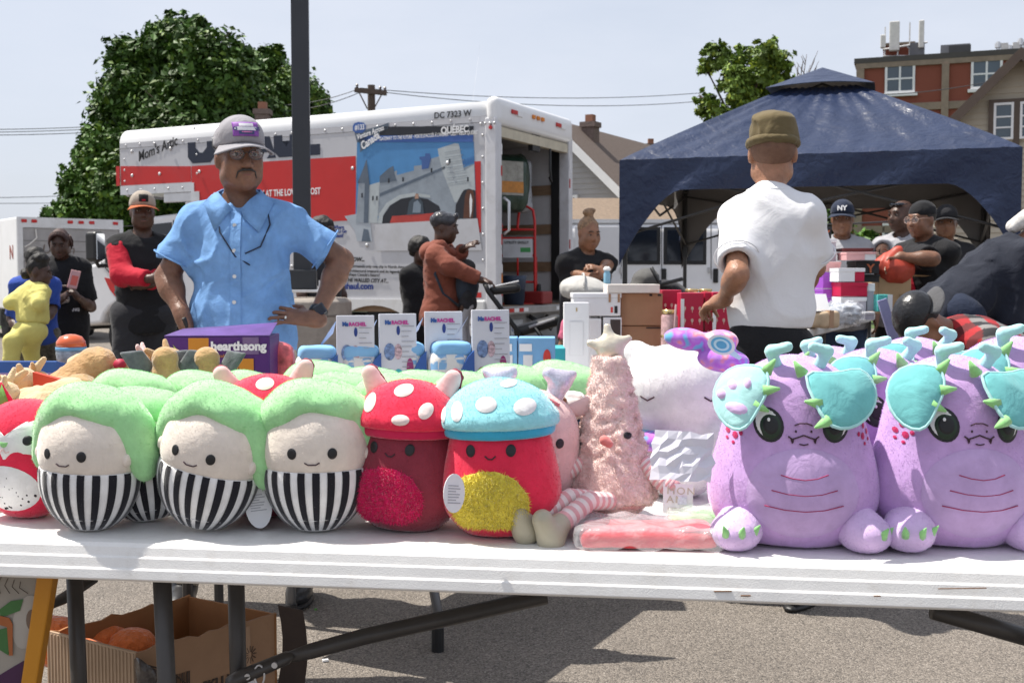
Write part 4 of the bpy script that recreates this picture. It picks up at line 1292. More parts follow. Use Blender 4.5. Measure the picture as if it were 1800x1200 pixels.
MB().bx(-.2, .2, -.15, .15, 0, .16).obj('crate', mat('crate_red', (.25, .02, .02), .5), None, bevel=.02, label='low red crate at the foot of the hand truck', cat='crate')
put(bpy.data.objects['crate'], .1, -1.3, Z0 + .002)

# ---------------------------------------------------------------- white box trailer at the left
D = 21
tx = W(32, 490, D)
bx_ = empty('box_trailer', (tx.x, D, 0), R(38), 'dented white box truck parked at far left with grey roll door', 'truck')
zt, zb = W(32, 381, D).z, W(20, 545, D).z
wR = 1.95
MB().bx(-3.2, -.001, .001, wR * 1.0, zb, zt).obj('cargo_body', M_white, bx_, bevel=.02) if False else None
# rear face along local +x, body runs back along local +y; its side faces the camera left
MB().bx(0, wR, .03, 4.5, zb, zt).obj('cargo_body', M_white, bx_, bevel=.03)
MB().bx(.1, wR - .08, .0, .029, zb + .08, zt - .2).obj('roll_door', mat('door_grey', (.32, .31, .31), .6, var=.12, vs=4, dirt=((.5, .48, .46), .5, 3)), bx_)
for k in range(7):
  z = zb + .15 + k * (zt - zb - .4) / 7
  MB().bx(.1, wR - .08, -.006, -.001, z, z + .012).obj('door_joint', mat('door_joint_grey', (.18, .175, .17), .7), bx_)
mb = MB(); mb.bx(0, .095, -.02, .028, zb, zt); mb.bx(wR - .075, wR, -.02, .028, zb, zt); mb.bx(.096, wR - .076, -.02, .028, zt - .19, zt); mb.obj('door_frame', M_alu, bx_)
for x in (.12, .3, .95, 1.15, 1.35, 1.8):
  MB().bx(x - .05, x + .05, -.04, -.021, zt - .1, zt - .04).obj('marker_lamp', M_redl, bx_, bevel=.01)
text('lettering', 'Urban', .24, mat('faded_brown', (.13, .10, .085), .7), bx_, loc=(.42, -.008, zb + 1.05), shear=.2)
text('lettering', 'HEATHER', .2, mat('faded_brown2', (.16, .08, .06), .7), bx_, loc=(.42, -.008, zb + .72))
text('lettering', 'N', .36, mat('faded_red', (.28, .07, .05), .7, var=.3, vs=9), bx_, M=Matrix.Translation((-.004, .55, zb + .95)) @ Matrix.Rotation(R(-90), 4, 'Z') @ Matrix.Rotation(R(90), 4, 'X'), bold=.008)
MB().bx(.15, wR - .15, .3, 4.5, .25, zb - .001).obj('chassis', M_black, bx_)
for x in (.25, wR - .25):
  mb = MB(); mb.lathe([(.15, -.1), (.32, -.1), (.34, 0), (.32, .1), (.15, .1)], 20); o = mb.obj('wheel', M_rubber, bx_, smooth=True); o.location = (x, 1.6, .34); o.rotation_euler = (0, R(90), 0)
mb = MB(); mb.tube([(.32, -.03, zt - .22), (.33, -.05, zt - .38), (.2, -.05, zt - .5), (.12, -.03, zt - .55)], .012, 6); mb.obj('rope', M_rope, bx_)

# ---------------------------------------------------------------- white van
D = 17.
vx0, vx1 = W(905, 490, D).x, W(1462, 490, D).x
vn = empty('white_van', ((vx0 + vx1) / 2, D, 0), 0, 'white passenger van with dark side windows parked behind the canopy', 'van')
L = vx1 - vx0
zt = W(1100, 388, D).z
S_ = SDF(.045)
S_.box((0, 1.0, .38 + (zt - .38) / 2), (L / 2, 1.0, (zt - .38) / 2), rd=.22, k=.02)
S_.box((0, 1.0, .85), (L / 2 + .25, 1.0, .45), rd=.2, k=.05)
S_.cut = []
S_.obj('body', mat('van_white', (.80, .80, .81), .22, var=.02, coat=.6), vn, relax=2)
def vq(px0, px1, py0, py1, m, name, y=-.002, th=.02, bev=.03):
  a = W(px0, py1, D) - Vector(vn.location); b = W(px1, py0, D) - Vector(vn.location)
  return MB().bx(a.x, b.x, y - th, y, a.z, b.z).obj(name, m, vn, bevel=bev, seg=3)
for a, b in ((1095, 1161), (1166, 1242), (1262, 1330), (1345, 1410)):
  vq(a, b, 399, 465, M_black, 'window_seal', -.0, .012)
  vq(a + 6, b - 6, 404, 459, M_glass, 'window', -.013, .006, .02)
vq(1010, 1088, 398, 464, mat('van_panel', (.76, .76, .77), .25, var=.02), 'blank_panel', -.0, .01, .02)
mb = MB()
for px in (1092, 1163, 1250, 1336):
  a = W(px, 392, D) - Vector(vn.location); b = W(px, 590, D) - Vector(vn.location); mb.tube([(a.x, -.0, a.z), (b.x, -.0, b.z)], .008, 5)
mb.obj('door_seam', mat('seam_dark', (.12, .12, .13), .6), vn)
for px in (1166, 1257): vq(px - 4, px + 5, 472, 497, M_black, 'door_handle', -.01, .03, .012)
for px in (1091, 1246): vq(px - 2, px + 2, 470, 480, mat('hinge_grey', (.5, .5, .5), .5), 'hinge', -.005, .02, .004)
mb = MB(); a = W(1198, 421, D) - Vector(vn.location); b = W(1200, 454, D) - Vector(vn.location)
mb.tube([(a.x, -.022, a.z), (a.x + .005, -.022, a.z - .1), (b.x - .02, -.022, b.z)], [.022, .012, .008], 6, flat=.3); mb.obj('bird_dropping', mat('dropping', (.5, .52, .5), .8), vn)
vq(905, 1462, 545, 560, M_black, 'rub_strip', -.002, .02, .004)
mb = MB(); mb.bx(-L / 2 + .2, L / 2 - .2, .05, .12, zt - .03, zt + .025); mb.obj('drip_rail', M_trimw, vn)
for x in (-L / 2 + .7, L / 2 - .55):
  mb = MB(); mb.lathe([(.16, -.1), (.33, -.1), (.36, -.05), (.36, .08), (.33, .1), (.16, .1)], 24); o = mb.obj('wheel', M_rubber, vn, smooth=True); o.location = (x, .1, .36); o.rotation_euler = (R(90), 0, 0)
  mb = MB(); mb.lathe([(.02, -.06), (.19, -.09), (.19, .09), (.02, .05)], 20); mb.obj('hubcap', M_alu, o, smooth=True)

# ---------------------------------------------------------------- blue canopy tent
TA = Vector((.90, 9.6, 0)); tdx = Vector((.95, -.312, 0)).normalized(); TS = 3.1
tn = empty('canopy_tent', tuple(TA), math.atan2(tdx.y, tdx.x), 'navy blue pop-up canopy tent with vented peak and arched corners', 'tent')
EZ = 2.17; PK = 3.07
M_tent = mat('tent_navy', (.017, .028, .068), .38, var=.10, vs=3, bump=.2, bs=7, spec=.42, wr=.22, wrs=9)
M_tentin = mat('tent_lining', (.17, .16, .155), .6, var=.08, vs=3)
c0 = Vector((TS / 2, TS / 2, 0))
CN = [Vector((0, 0, 0)), Vector((TS, 0, 0)), Vector((TS, TS, 0)), Vector((0, TS, 0))]
VT = .80
def roofpt(a, b, u, v, dz=0., t1=VT):
  p = a.lerp(b, u); t = v * t1
  q = p.lerp(c0, t)
  sag = -.055 * math.sin(math.pi * u) * (1 - t) * math.sin(math.pi * min(1, t * 1.05)) 
  wr = .012 * math.sin(u * 31 + v * 5 + a.x * 2) * math.sin(v * 3.1) * (1 - .5 * v) + .006 * math.sin(u * 67 - v * 9)
  z = EZ + (PK - EZ) * (t ** .95) + sag + wr * (1 if 0 < u < 1 else 0) + .05 * math.sin(math.pi * min(1, t * 1.0)) * 0
  return (q.x, q.y, z + dz)
for i in range(4):
  a, b = CN[i], CN[(i + 1) % 4]
  MB().grid(lambda u, v: roofpt(a, b, u, v), 48, 26).obj('roof_panel', M_tent, tn, smooth=True, fix=False)
  MB().grid(lambda u, v: roofpt(a, b, u, v, -.012), 24, 12).obj('roof_lining', M_tentin, tn, smooth=True, fix=False)
  def cap(u, v, dz=0.):
    p = a.lerp(b, u); t = .70 + v * .30
    q = p.lerp(c0, t)
    z = EZ + (PK - EZ) * .70 + .085 + (PK - EZ - (PK - EZ) * .70 - .085 + .05) * (v ** 1.0) + .03 * math.sin(math.pi * u) * (1 - v)
    return (q.x, q.y, z + dz)
  MB().grid(cap, 16, 6).obj('vent_cap', M_tent, tn, smooth=True, fix=False)
  MB().grid(lambda u, v: cap(u, v, -.008), 8, 3).obj('vent_lining', M_tentin, tn, smooth=True, fix=False)
  e = (b - a).normalized(); nrm = Vector((e.y, -e.x, 0))
  def val(u, v, off=0.):
    p = a.lerp(b, u)
    k = min(u, 1 - u)
    hem = .26 + (.62 * max(0, 1 - k / .17) ** 1.7 if k < .17 else 0)
    z = EZ + .002 - v * hem
    bil = .02 * math.sin(u * 25 + v * 3) * v * (1 if k > .05 else 0)
    return (p.x + nrm.x * (off + bil), p.y + nrm.y * (off + bil), z)
  MB().grid(lambda u, v: val(u, v), 60, 8).obj('valance', M_tent, tn, smooth=True, fix=False)
  MB().grid(lambda u, v: val(u, v, -.01), 60, 8).obj('valance_lining', M_tentin, tn, smooth=True, fix=False)
  q = a + (c0 - a).normalized() * .06
  MB().bx(q.x - .018, q.x + .018, q.y - .018, q.y + .018, 0, EZ - .06).obj('leg', M_steel, tn, bevel=.004)
  mb = MB(); mb.box((q.x, q.y, .02), (.09, .09, .012)); mb.obj('foot_plate', M_steel, tn)
  MB().bx(q.x - .028, q.x + .028, q.y - .028, q.y + .028, EZ - .75, EZ - .65).obj('slider', M_black, tn)
  # scissor bars on each side
  s0, s1 = a + (c0 - a).normalized() * .07, b + (c0 - b).normalized() * .07
  h_ = s0.lerp(s1, .5)
  mb = MB()
  for p, q2, z0, z1 in ((s0, h_, EZ - .1, EZ - .38), (s0, h_, EZ - .62, EZ - .2), (h_, s1, EZ - .38, EZ - .1), (h_, s1, EZ - .2, EZ - .62)):
    mb.tube([(p.x, p.y, z0), (q2.x, q2.y, z1)], .012, 6)
  mb.obj('truss_bar', M_steel, tn)
  mb = MB(); mb.tube([(s0.x, s0.y, EZ - .04), (c0.x, c0.y, PK - .1)], .012, 6); mb.obj('rafter', M_steel, tn)
mb = MB(); mb.tube([(.42, .25, EZ - .1), (.43, .24, EZ - .32), (.425, .23, EZ - .40), (.445, .24, EZ - .36), (.43, .24, EZ - .3)], .008, 6); mb.obj('tie_rope', M_rope, tn)
# ================================================================ tables
M_table = mat('table_white', (.76, .75, .73), .45, var=.05, vs=16, bump=.35, bs=420, dirt=((.5, .45, .38), .3, 22))
TZ = .74
M_leg = mat('leg_grey', (.062, .056, .052), .42, metal=.15, var=.12, vs=12)
fl = WZ(0, 946, TZ); fr = WZ(1800, 1001, TZ)
fx = (fr - fl).normalized(); f_ang = math.atan2(fx.y, fx.x)
FT = empty('folding_table', (fl.x, fl.y, 0), f_ang, 'white plastic folding table with stepped rim holding the plush toys in front', 'table')
f_inv = Matrix.Rotation(-f_ang, 3, 'Z')
def fl_(p): return f_inv @ (Vector(p) - Vector((fl.x, fl.y, 0)))      # world -> table
x0, x1, dp = -.13, 1.86, .76
rim = [(.02, 0), (.006, -.002), (0, -.008), (-.0042, -.0225), (-.0072, -.0240), (-.0112, -.041), (-.0142, -.0425), (-.0172, -.058), (-.012, -.0625), (.004, -.0625), (.01, -.03)]
mb = MB()
n = len(rim)
for ring in ((x0, dp), (x1, dp)): pass
ring = [[(x0 - y, y, TZ + z) for y, z in rim], [(x1 + y, y, TZ + z) for y, z in rim]]
# rim as a loop round the four sides
def rimloop(mb, x0, x1, y0, y1, tz, prof, mats=0):
  n = len(prof); vs = []
  for cx, cy, sx, sy in ((x0, y0, 1, 1), (x1, y0, -1, 1), (x1, y1, -1, -1), (x0, y1, 1, -1)):
    for d_, z in prof: vs.append((cx + sx * d_, cy + sy * d_, tz + z))
  fs = []
  for c in range(4):
    c2 = (c + 1) % 4
    for i in range(n - 1): fs.append((c * n + i, c2 * n + i, c2 * n + i + 1, c * n + i + 1))
  fs.append((0, n, 2 * n, 3 * n)); fs.append((n - 1, 4 * n - 1, 3 * n - 1, 2 * n - 1))
  mb.add(vs, fs)
rimloop(mb, x0, x1, 0, dp, TZ, rim)
top = mb.obj('table_top', M_table, FT, bevel=.0012, seg=2)
# scuffs on the rim
sc_ = mat('scuff_brown', (.14, .07, .035), .8, var=.3, vs=200)
for px, py, l, h in ((1270, 1036, .027, .0012), (1310, 1043, .015, .0016), (1690, 1032, .07, .0009), (1540, 1044, .01, .0012)):
  p = fl_(W(px, py, (fl.y + (fr.y - fl.y) * px / 1800) - .012)); MB().box((p.x, -.0157 if py < 1040 else -.0185, p.z), (l, .003, h), Euler((0, R(-3), 0))).obj('scuff', sc_, FT)
def leg(px, py0, D, px1, r=.0145):
  a = W(px, py0, D); b = W(px1, 1200, D * (1 - 0.0)); a.z = TZ - .05
  d = (b - a); e = a + d * ((a.z - .02) / -d.z)
  A, B = fl_(a), fl_(e)
  mb = MB(); mb.tube([A, A.lerp(B, .5), B], r, 14); o = mb.obj('leg', M_leg, FT, smooth=True)
  mb = MB(); mb.cyl(B + Vector((0, 0, .06)), B - Vector((0, 0, .018)), r * 1.2, n=14); mb.obj('foot_cap', M_black, o)
  return A, B
leg(129, 1010, 2.18, 139, .0155)
A2, B2 = leg(284, 1015, 1.93, 293, .0155)
A3, B3 = leg(414, 1020, 2.22, 419, .0165)
# brace from the rear leg up under the top, and its clevis
c0_ = fl_(W(418, 1192, 2.17)); c1_ = fl_(W(505, 1155, 2.17)); c2_ = fl_(W(640, 1118, 2.2)); c3_ = fl_(W(960, 1047, 2.26)); c3_.z = min(c3_.z, TZ - .05)
mb = MB(); mb.tube([c1_, c1_.lerp(c2_, .3), c2_, c3_], [.011, .0155, .0165, .0165], 12); mb.obj('brace', M_leg, FT, smooth=True)
mb = MB(); d_ = (c1_ - c0_).normalized(); mb.tube([c0_ - d_ * .02, c0_, c1_, c1_ + d_ * .015], [.02, .026, .022, .012], 10, flat=.55); clv = mb.obj('brace_bracket', M_leg, FT, smooth=True)
for t in (.28, .82):
  p = c0_.lerp(c1_, t); mb = MB(); mb.cyl(p + Vector((0, -.024, 0)), p + Vector((0, .02, 0)), .006, n=10); mb.obj('rivet', M_alu, clv)
p = c0_.lerp(c1_, .5); mb = MB(); mb.tube([p + Vector((.010 * math.cos(t), -.018, -.008 + .02 * math.sin(t))) for t in [6.283 * i / 16 for i in range(16)]], .002, 6, closed=True); mb.obj('lock_ring', M_alu, clv, smooth=True)
q0 = fl_(W(165, 1016, 2.3)); q1 = fl_(W(110, 1052, 2.25)); q2 = fl_(W(60, 1072, 2.2))
mb = MB(); mb.tube([q0, q1, q2], [.016, .018, .016], 10, flat=.6); mb.obj('brace', M_leg, FT, smooth=True)
q0 = fl_(W(1640, 1072, 2.05)); q1 = fl_(W(1860, 1135, 2.05)); mb = MB(); mb.tube([q0, q1], .017, 12); mb.obj('brace', M_leg, FT, smooth=True)
for px in (1850, 1990): leg(px, 1050, 2.0, px + 2)
MB().bx(x0 + .2, x1 - .2, .1, .13, TZ - .075, TZ - .045).obj('rail', M_leg, FT); MB().bx(x0 + .2, x1 - .2, dp - .13, dp - .1, TZ - .075, TZ - .045).obj('rail', M_leg, FT)
# a strip of lilac paper showing below the rim
p = fl_(W(1300, 1064, 1.86)); q = fl_(W(1582, 1078, 1.84)); MB().bx(p.x, q.x, .03, .034, TZ - .074, TZ - .04).obj('paper_strip', mat('lilac_paper', (.36, .34, .45), .7), FT)

def folding_table(corner, ang, length, depth, z, label, legs=True):
  t = empty('folding_table', (corner[0], corner[1], 0), ang, label, 'table')
  mb = MB(); rimloop(mb, 0, length, 0, depth, z, [(.015, 0), (.004, -.003), (0, -.01), (0, -.04), (.006, -.046), (.02, -.046)]); mb.obj('table_top', M_table, t, bevel=.002)
  if legs:
    for x in (.28, length - .28):
      mb = MB()
      yc = depth / 2
      P = [(x, yc - .29, .03), (x, yc - .29, .13), (x, yc - .275, .20), (x, yc - .23, .27), (x, yc - .15, .32), (x, yc - .09, .40), (x, yc - .07, .5), (x, yc - .07, z - .05)]
      mb.tube(P, .0155, 10); mb.tube([(a, 2 * yc - b, c) for a, b, c in P], .0155, 10)
      o = mb.obj('wishbone_leg', mat('leg_silver', (.13, .13, .135), .4, metal=.4), t, smooth=True)
      for s_ in (-1, 1):
        mb = MB(); mb.cyl((x, yc + s_ * .29, 0), (x, yc + s_ * .29, .075), .02, n=12); mb.obj('foot_cap', M_black, o)
  return t
d2 = Vector((.456, .89, 0)); a2 = math.atan2(d2.y, d2.x)
# table that runs away from the viewer; local x along it, near right corner first
RT = folding_table((-.31, 3.28), a2, 1.83, .70, TZ, 'white folding table with curved legs carrying the blue toy boxes')
# table ahead of the man in blue (mostly hidden)
LT = folding_table((-1.78, 2.74), R(4), 1.08, .62, TZ, 'white folding table with tan plush animals in front of the man in blue', legs=False)
for x in (.12, .95):
  for y in (.1, .52):
    mb = MB(); mb.tube([(x, y, 0), (x, y, TZ - .045)], .014, 8); mb.obj('leg', M_leg, LT)
CT = folding_table((.02, 5.0), R(2), 1.25, .75, TZ, 'white folding table carrying white and brown cartons in the middle')
pA = W(1424, 578, 6.0); pB = W(1600, 540, 9.3)
z4 = .915
pA = WZ(1424, 578, z4); pB = WZ(1592, 541, z4)
d4 = (pB - pA); d4.z = 0; L4 = d4.length; d4.normalize()
a4 = math.atan2(d4.y, d4.x)
def t4(u, v): return Vector((pA.x, pA.y, 0)) + d4 * u + Vector((-d4.y, d4.x, 0)) * v
S4a = folding_table(tuple((t4(-.5, 0)).xy), a4, L4 * .5 + .48, .7, z4, 'nearer white folding table holding shoe boxes under the canopy')
S4b = folding_table(tuple((t4(L4 * .5, 0)).xy), a4, L4 * .5, .7, z4 + .004, 'farther white folding table under the canopy beside the crouching man')

# ================================================================ plush toys
def plushm(name, col, var=.06, bump=.15, bs=420., sheen=.35, vs=9):
  return mat('plush_' + name, col, .85, var=max(var, .11), vs=26, bump=bump, bs=bs, sheen=.55, spec=.15, wr=.13, wrs=22)
K_green = plushm('green', (.36, .68, .33)); K_cream = plushm('cream', (.74, .66, .58)); K_white = plushm('white', (.78, .77, .76))
K_black = plushm('black', (.018, .017, .022)); K_red = plushm('red', (.72, .03, .075)); K_dred = plushm('dark_red', (.24, .035, .055), var=.12)
K_mag = plushm('magenta_fur', (.70, .02, .13), bump=1, bs=170); K_yel = plushm('yellow_fur', (.80, .68, .10), bump=1, bs=170)
K_blue = plushm('blue', (.05, .38, .58)); K_lblue = plushm('light_blue', (.30, .67, .72)); K_pink = plushm('pink', (.74, .50, .48)); K_rose = plushm('rose', (.7, .2, .22))
K_lil = plushm('lilac', (.55, .35, .65)); K_lil2 = plushm('pale_lilac', (.52, .36, .62)); K_lil3 = plushm('light_lilac', (.66, .48, .74)); K_teal = plushm('teal', (.17, .50, .50)); K_pteal = plushm('pale_teal', (.42, .73, .71))
K_lime = plushm('lime_felt', (.30, .62, .24), bump=.2); K_tan = plushm('tan', (.50, .31, .15), var=.2, bump=.9, bs=150); K_lt = plushm('light_tan', (.66, .48, .29), bump=.8, bs=150)
K_grey = plushm('grey_sequin', (.13, .14, .15), var=.4, bump=.6, bs=300); K_orange = plushm('orange_fur', (.75, .20, .06), var=.15, bump=1, bs=90)
K_gl = mat('plush_glitter', (.62, .58, .68), .25, metal=.35, var=.2, vs=260, bump=.4, bs=400)
K_star = mat('plush_gold', (.66, .60, .48), .32, metal=.25, var=.1, vs=30, bump=.25, bs=60); K_boot = mat('plush_boot', (.42, .38, .28), .45, var=.12, bump=.25, bs=120)
K_bluef = plushm('blue_fur', (.07, .16, .34), bump=1, bs=120); K_purp = plushm('purple', (.36, .12, .56))
M_eye = mat('embroidered_black', (.012, .012, .014), .45, var=0); M_th = mat('thread_dark', (.05, .02, .03), .7, var=0); M_thr = mat('thread_red', (.34, .02, .09), .7, var=0)
M_tag = mat('paper_tag', (.72, .72, .73), .45, var=.03); M_tagi = mat('tag_print', (.35, .35, .38), .5, var=0)

def strips(name, bvh, L, m, parent, off=.0014, nz=16, nt=3):
  mb = MB()
  for th0, th1, z0, z1 in L:
    rows = []
    for j in range(nz + 1):
      z = z0 + (z1 - z0) * j / nz
      rows.append([project(bvh, th0 + (th1 - th0) * i / nt, z, 'rad', off=off) for i in range(nt + 1)])
    for j in range(nz):
      for i in range(nt):
        q = [rows[j][i], rows[j][i + 1], rows[j + 1][i + 1], rows[j + 1][i]]
        if None in q: continue
        mb.add(q, [(0, 1, 2, 3)])
  return mb.obj(name, m, parent, smooth=True)
def hangtag(parent, loc, rot, w=.042, h=.07, name='hang_tag'):
  mb = MB(); mb.prism([(x, 0, z) for x, z in oval(0, -h / 2, w / 2, h / 2, 22)], (0, .0012, 0))
  o = mb.obj(name, M_tag, parent); o.location = loc; o.rotation_euler = rot
  for k in range(7):
    MB().bx(-w * .3, w * .3 * (.6 + .4 * math.sin(k * 2.3)), -.0006, -.0001, -.02 - k * .0045, -.0185 - k * .0045).obj('tag_text', M_tagi, o)
  return o
# ---- striped plush with green hood
def striped():
  t = empty('striped_plush')
  s = SDF(.0042); s.ell((0, 0, .098), (.088, .076, .101), k=.02)
  s.cut = [((0, 0, .004), (0, 0, -1)), ((0, 0, .1095), (0, 0, 1))]
  body = s.obj('body', K_white, t); bv = bvh_of(body)
  f = SDF(.0042); f.ell((0, -.002, .160), (.0835, .073, .068), k=.02, clip=[((0, 0, .109), (0, 0, -1))]); f.ell((0, 0, .125), (.0865, .075, .06), k=.03, clip=[((0, 0, .109), (0, 0, -1))])
  face = f.obj('face', K_cream, t); bf = bvh_of(face)
  h = SDF(.0042, amp=.0022, freq=42, seed=3, aniso=(1, 1, .7))
  h.ell((0, .018, .185), (.094, .078, .062), k=.02); h.ell((.012, -.012, .218), (.06, .05, .026), Euler((R(12), R(14), 0)), k=.025)
  h.ell((-.045, -.004, .205), (.045, .05, .03), Euler((0, R(-32), 0)), k=.03)
  for sx in (-1, 1):
    h.ell((sx * .085, .01, .155), (.026, .035, .05), Euler((0, R(-14 * sx), 0)), k=.03); h.ell((sx * .098, .012, .118), (.017, .022, .026), k=.02)
  h.ell((.05, -.06, .17), (.03, .02, .012), k=.01, op='s')
  h.cone((0, -.085, .120), (0, -.075, .15), .055, .052, k=.02, op='s')
  hd = h.obj('hood', K_green, t); pile(hd, 9000, .0026, K_green); pile(face, 4000, .0018, K_cream, 2); pile(body, 3000, .0016, K_white, 3)
  n = 20
  strips('black_stripes', bv, [(-math.pi + 2 * math.pi * i / n, -math.pi + 2 * math.pi * (i + .5) / n, .009, .108) for i in range(n)], K_black, t)
  for sx in (-1, 1):
    patch('eye', bf, oval(sx * .032, .140, .0075, .009), M_eye, t, off=.002)
    a = SDF(.004); a.ell((sx * .083, -.022, .132), (.009, .012, .014), k=.01); a.obj('ear', K_cream, t)
  line_on('mouth', bf, [(-.012, .126), (-.006, .1225), (.006, .1225), (.012, .126)], .0011, M_th, t)
  line_on('seam', bv, [(-.07, .0305), (0, .028), (.07, .0305)], .0008, K_white, t)
  return t
ST = striped()
def place(o, px, py, D=None, yaw=0., roll=0., pitch=0., sc=1., label=None, cat=None, group=None, z=None):
  p = WZ(px, py, TZ) if D is None else W(px, 700, D)
  if D is None: p = W(px, 700, p.y + .036 * sc)
  o.location = (p.x, p.y, TZ if z is None else z)
  o.rotation_euler = Euler((R(pitch), R(roll), R(yaw)), 'XYZ')
  o.scale = (sc, sc, sc)
  return tag(o, label, cat, group)
G_ST = 'striped plush toys with green hoods'
place(ST, 152, 938, yaw=-14, roll=3, sc=1.02, label='striped plush with green hood next to the red spotted plush at far left', cat='plush toy', group=G_ST)
def cp(src, *a, **k):
  return place(copy_tree(src), *a, **k)
c_ = cp(ST, 345, 939, yaw=-12, roll=13, sc=1.02, label='striped plush with green hood leaning sideways in the front row', cat='plush toy', group=G_ST); c_.location.z += .006
cp(ST, 556, 940, yaw=4, roll=0, sc=1.05, label='upright striped plush with green hood beside the dark red mushroom bat', cat='plush toy', group=G_ST)
back = [(262, 2.06, 'behind the gap between the two left front ones'), (232, 2.32, 'in the third row behind the leftmost front one'), (345, 2.38, 'in the third row behind the leaning one'),
    (425, 2.34, 'behind the leaning one, beside the red spotted mushroom plush'), (548, 2.20, 'directly behind the upright front one'), (610, 2.36, 'in the third row behind the upright front one'),
    (575, 2.50, 'at the back below the blue toy boxes'), (690, 2.26, 'behind the dark red mushroom bat, left side'), (760, 2.40, 'behind the dark red mushroom bat at the back'),
    (835, 2.24, 'between the mushroom bat and blue capped plush, behind'), (905, 2.44, 'behind the glittery horned pink plush, left'), (985, 2.46, 'behind the glittery horned pink plush, right'), (660, 2.52, 'at the back below the clear plastic bag')]
for i, (px, D, w) in enumerate(back):
  cp(ST, px, 0, D, yaw=rng.uniform(-25, 25), roll=rng.uniform(-8, 8), pitch=rng.uniform(-4, 6), sc=rng.uniform(.97, 1.05), label='striped plush with green hood ' + w, cat='plush toy', group=G_ST)
p = W(450, 850, 1.97)
tg = empty('swing_tag', tuple(p), 0, 'white oval paper tag with small print between two striped plush toys', 'tag')
hangtag(tg, (0, 0, 0), (R(-4), R(-6), R(6)), .046, .078)
# ---- red spotted cat plush at the far left
def redcat():
  t = empty('dragonfruit_plush')
  s = SDF(.0045); s.ell((0, 0, .095), (.09, .075, .098), k=.02); s.ell((0, 0, .165), (.078, .068, .055), k=.06); s.cut = [((0, 0, .004), (0, 0, -1))]
  b = s.obj('body', K_red, t); bv = bvh_of(b); pile(b, 8000, .002, K_red)
  mask_ = [(-.062, .178), (-.048, .196), (-.030, .190), (-.012, .168), (0, .160), (.012, .168), (.030, .190), (.048, .196), (.062, .178), (.066, .150), (.058, .128), (0, .122), (-.058, .128), (-.066, .150)]
  patch('face', bv, mask_, K_white, t, pad=.001)
  patch('belly', bv, oval(0, .066, .058, .044, 28), K_white, t, pad=.002)
  r = random.Random(2)
  for i in range(34):
    a, k = r.uniform(0, 6.28), math.sqrt(r.random())
    patch('seed', bv, oval(.052 * k * math.cos(a), .066 + .039 * k * math.sin(a), .0022, .0028, 8), M_eye, t, off=.0045, rings=1)
  for sx in (-1, 1):
    patch('eye', bv, oval(sx * .04, .158, .0085, .009), M_eye, t, off=.004)
    e = SDF(.004); e.cone((sx * .05, .005, .20), (sx * .062, 0, .245), .024, .008, k=.01, flat=((0, 1, 0), .45)); eo = e.obj('ear', K_red, t)
    patch('ear_lining', bvh_of(eo), [(sx * .036, .205), (sx * .058, .248), (sx * .07, .21)], plushm('leaf_green', (.20, .42, .10)), t, off=.003)
  patch('nose', bv, [(-.009, .154), (.009, .154), (.006, .146), (0, .143), (-.006, .146)], K_lime, t, off=.004)
  line_on('mouth', bv, [(-.012, .138), (-.005, .135), (0, .142), (.005, .135), (.012, .138)], .0009, K_pink, t, off=.004)
  return t
place(redcat(), 42, 915, yaw=-8, roll=3, sc=.98, label='red plush with white mask and black seeded white belly at far left', cat='plush toy')
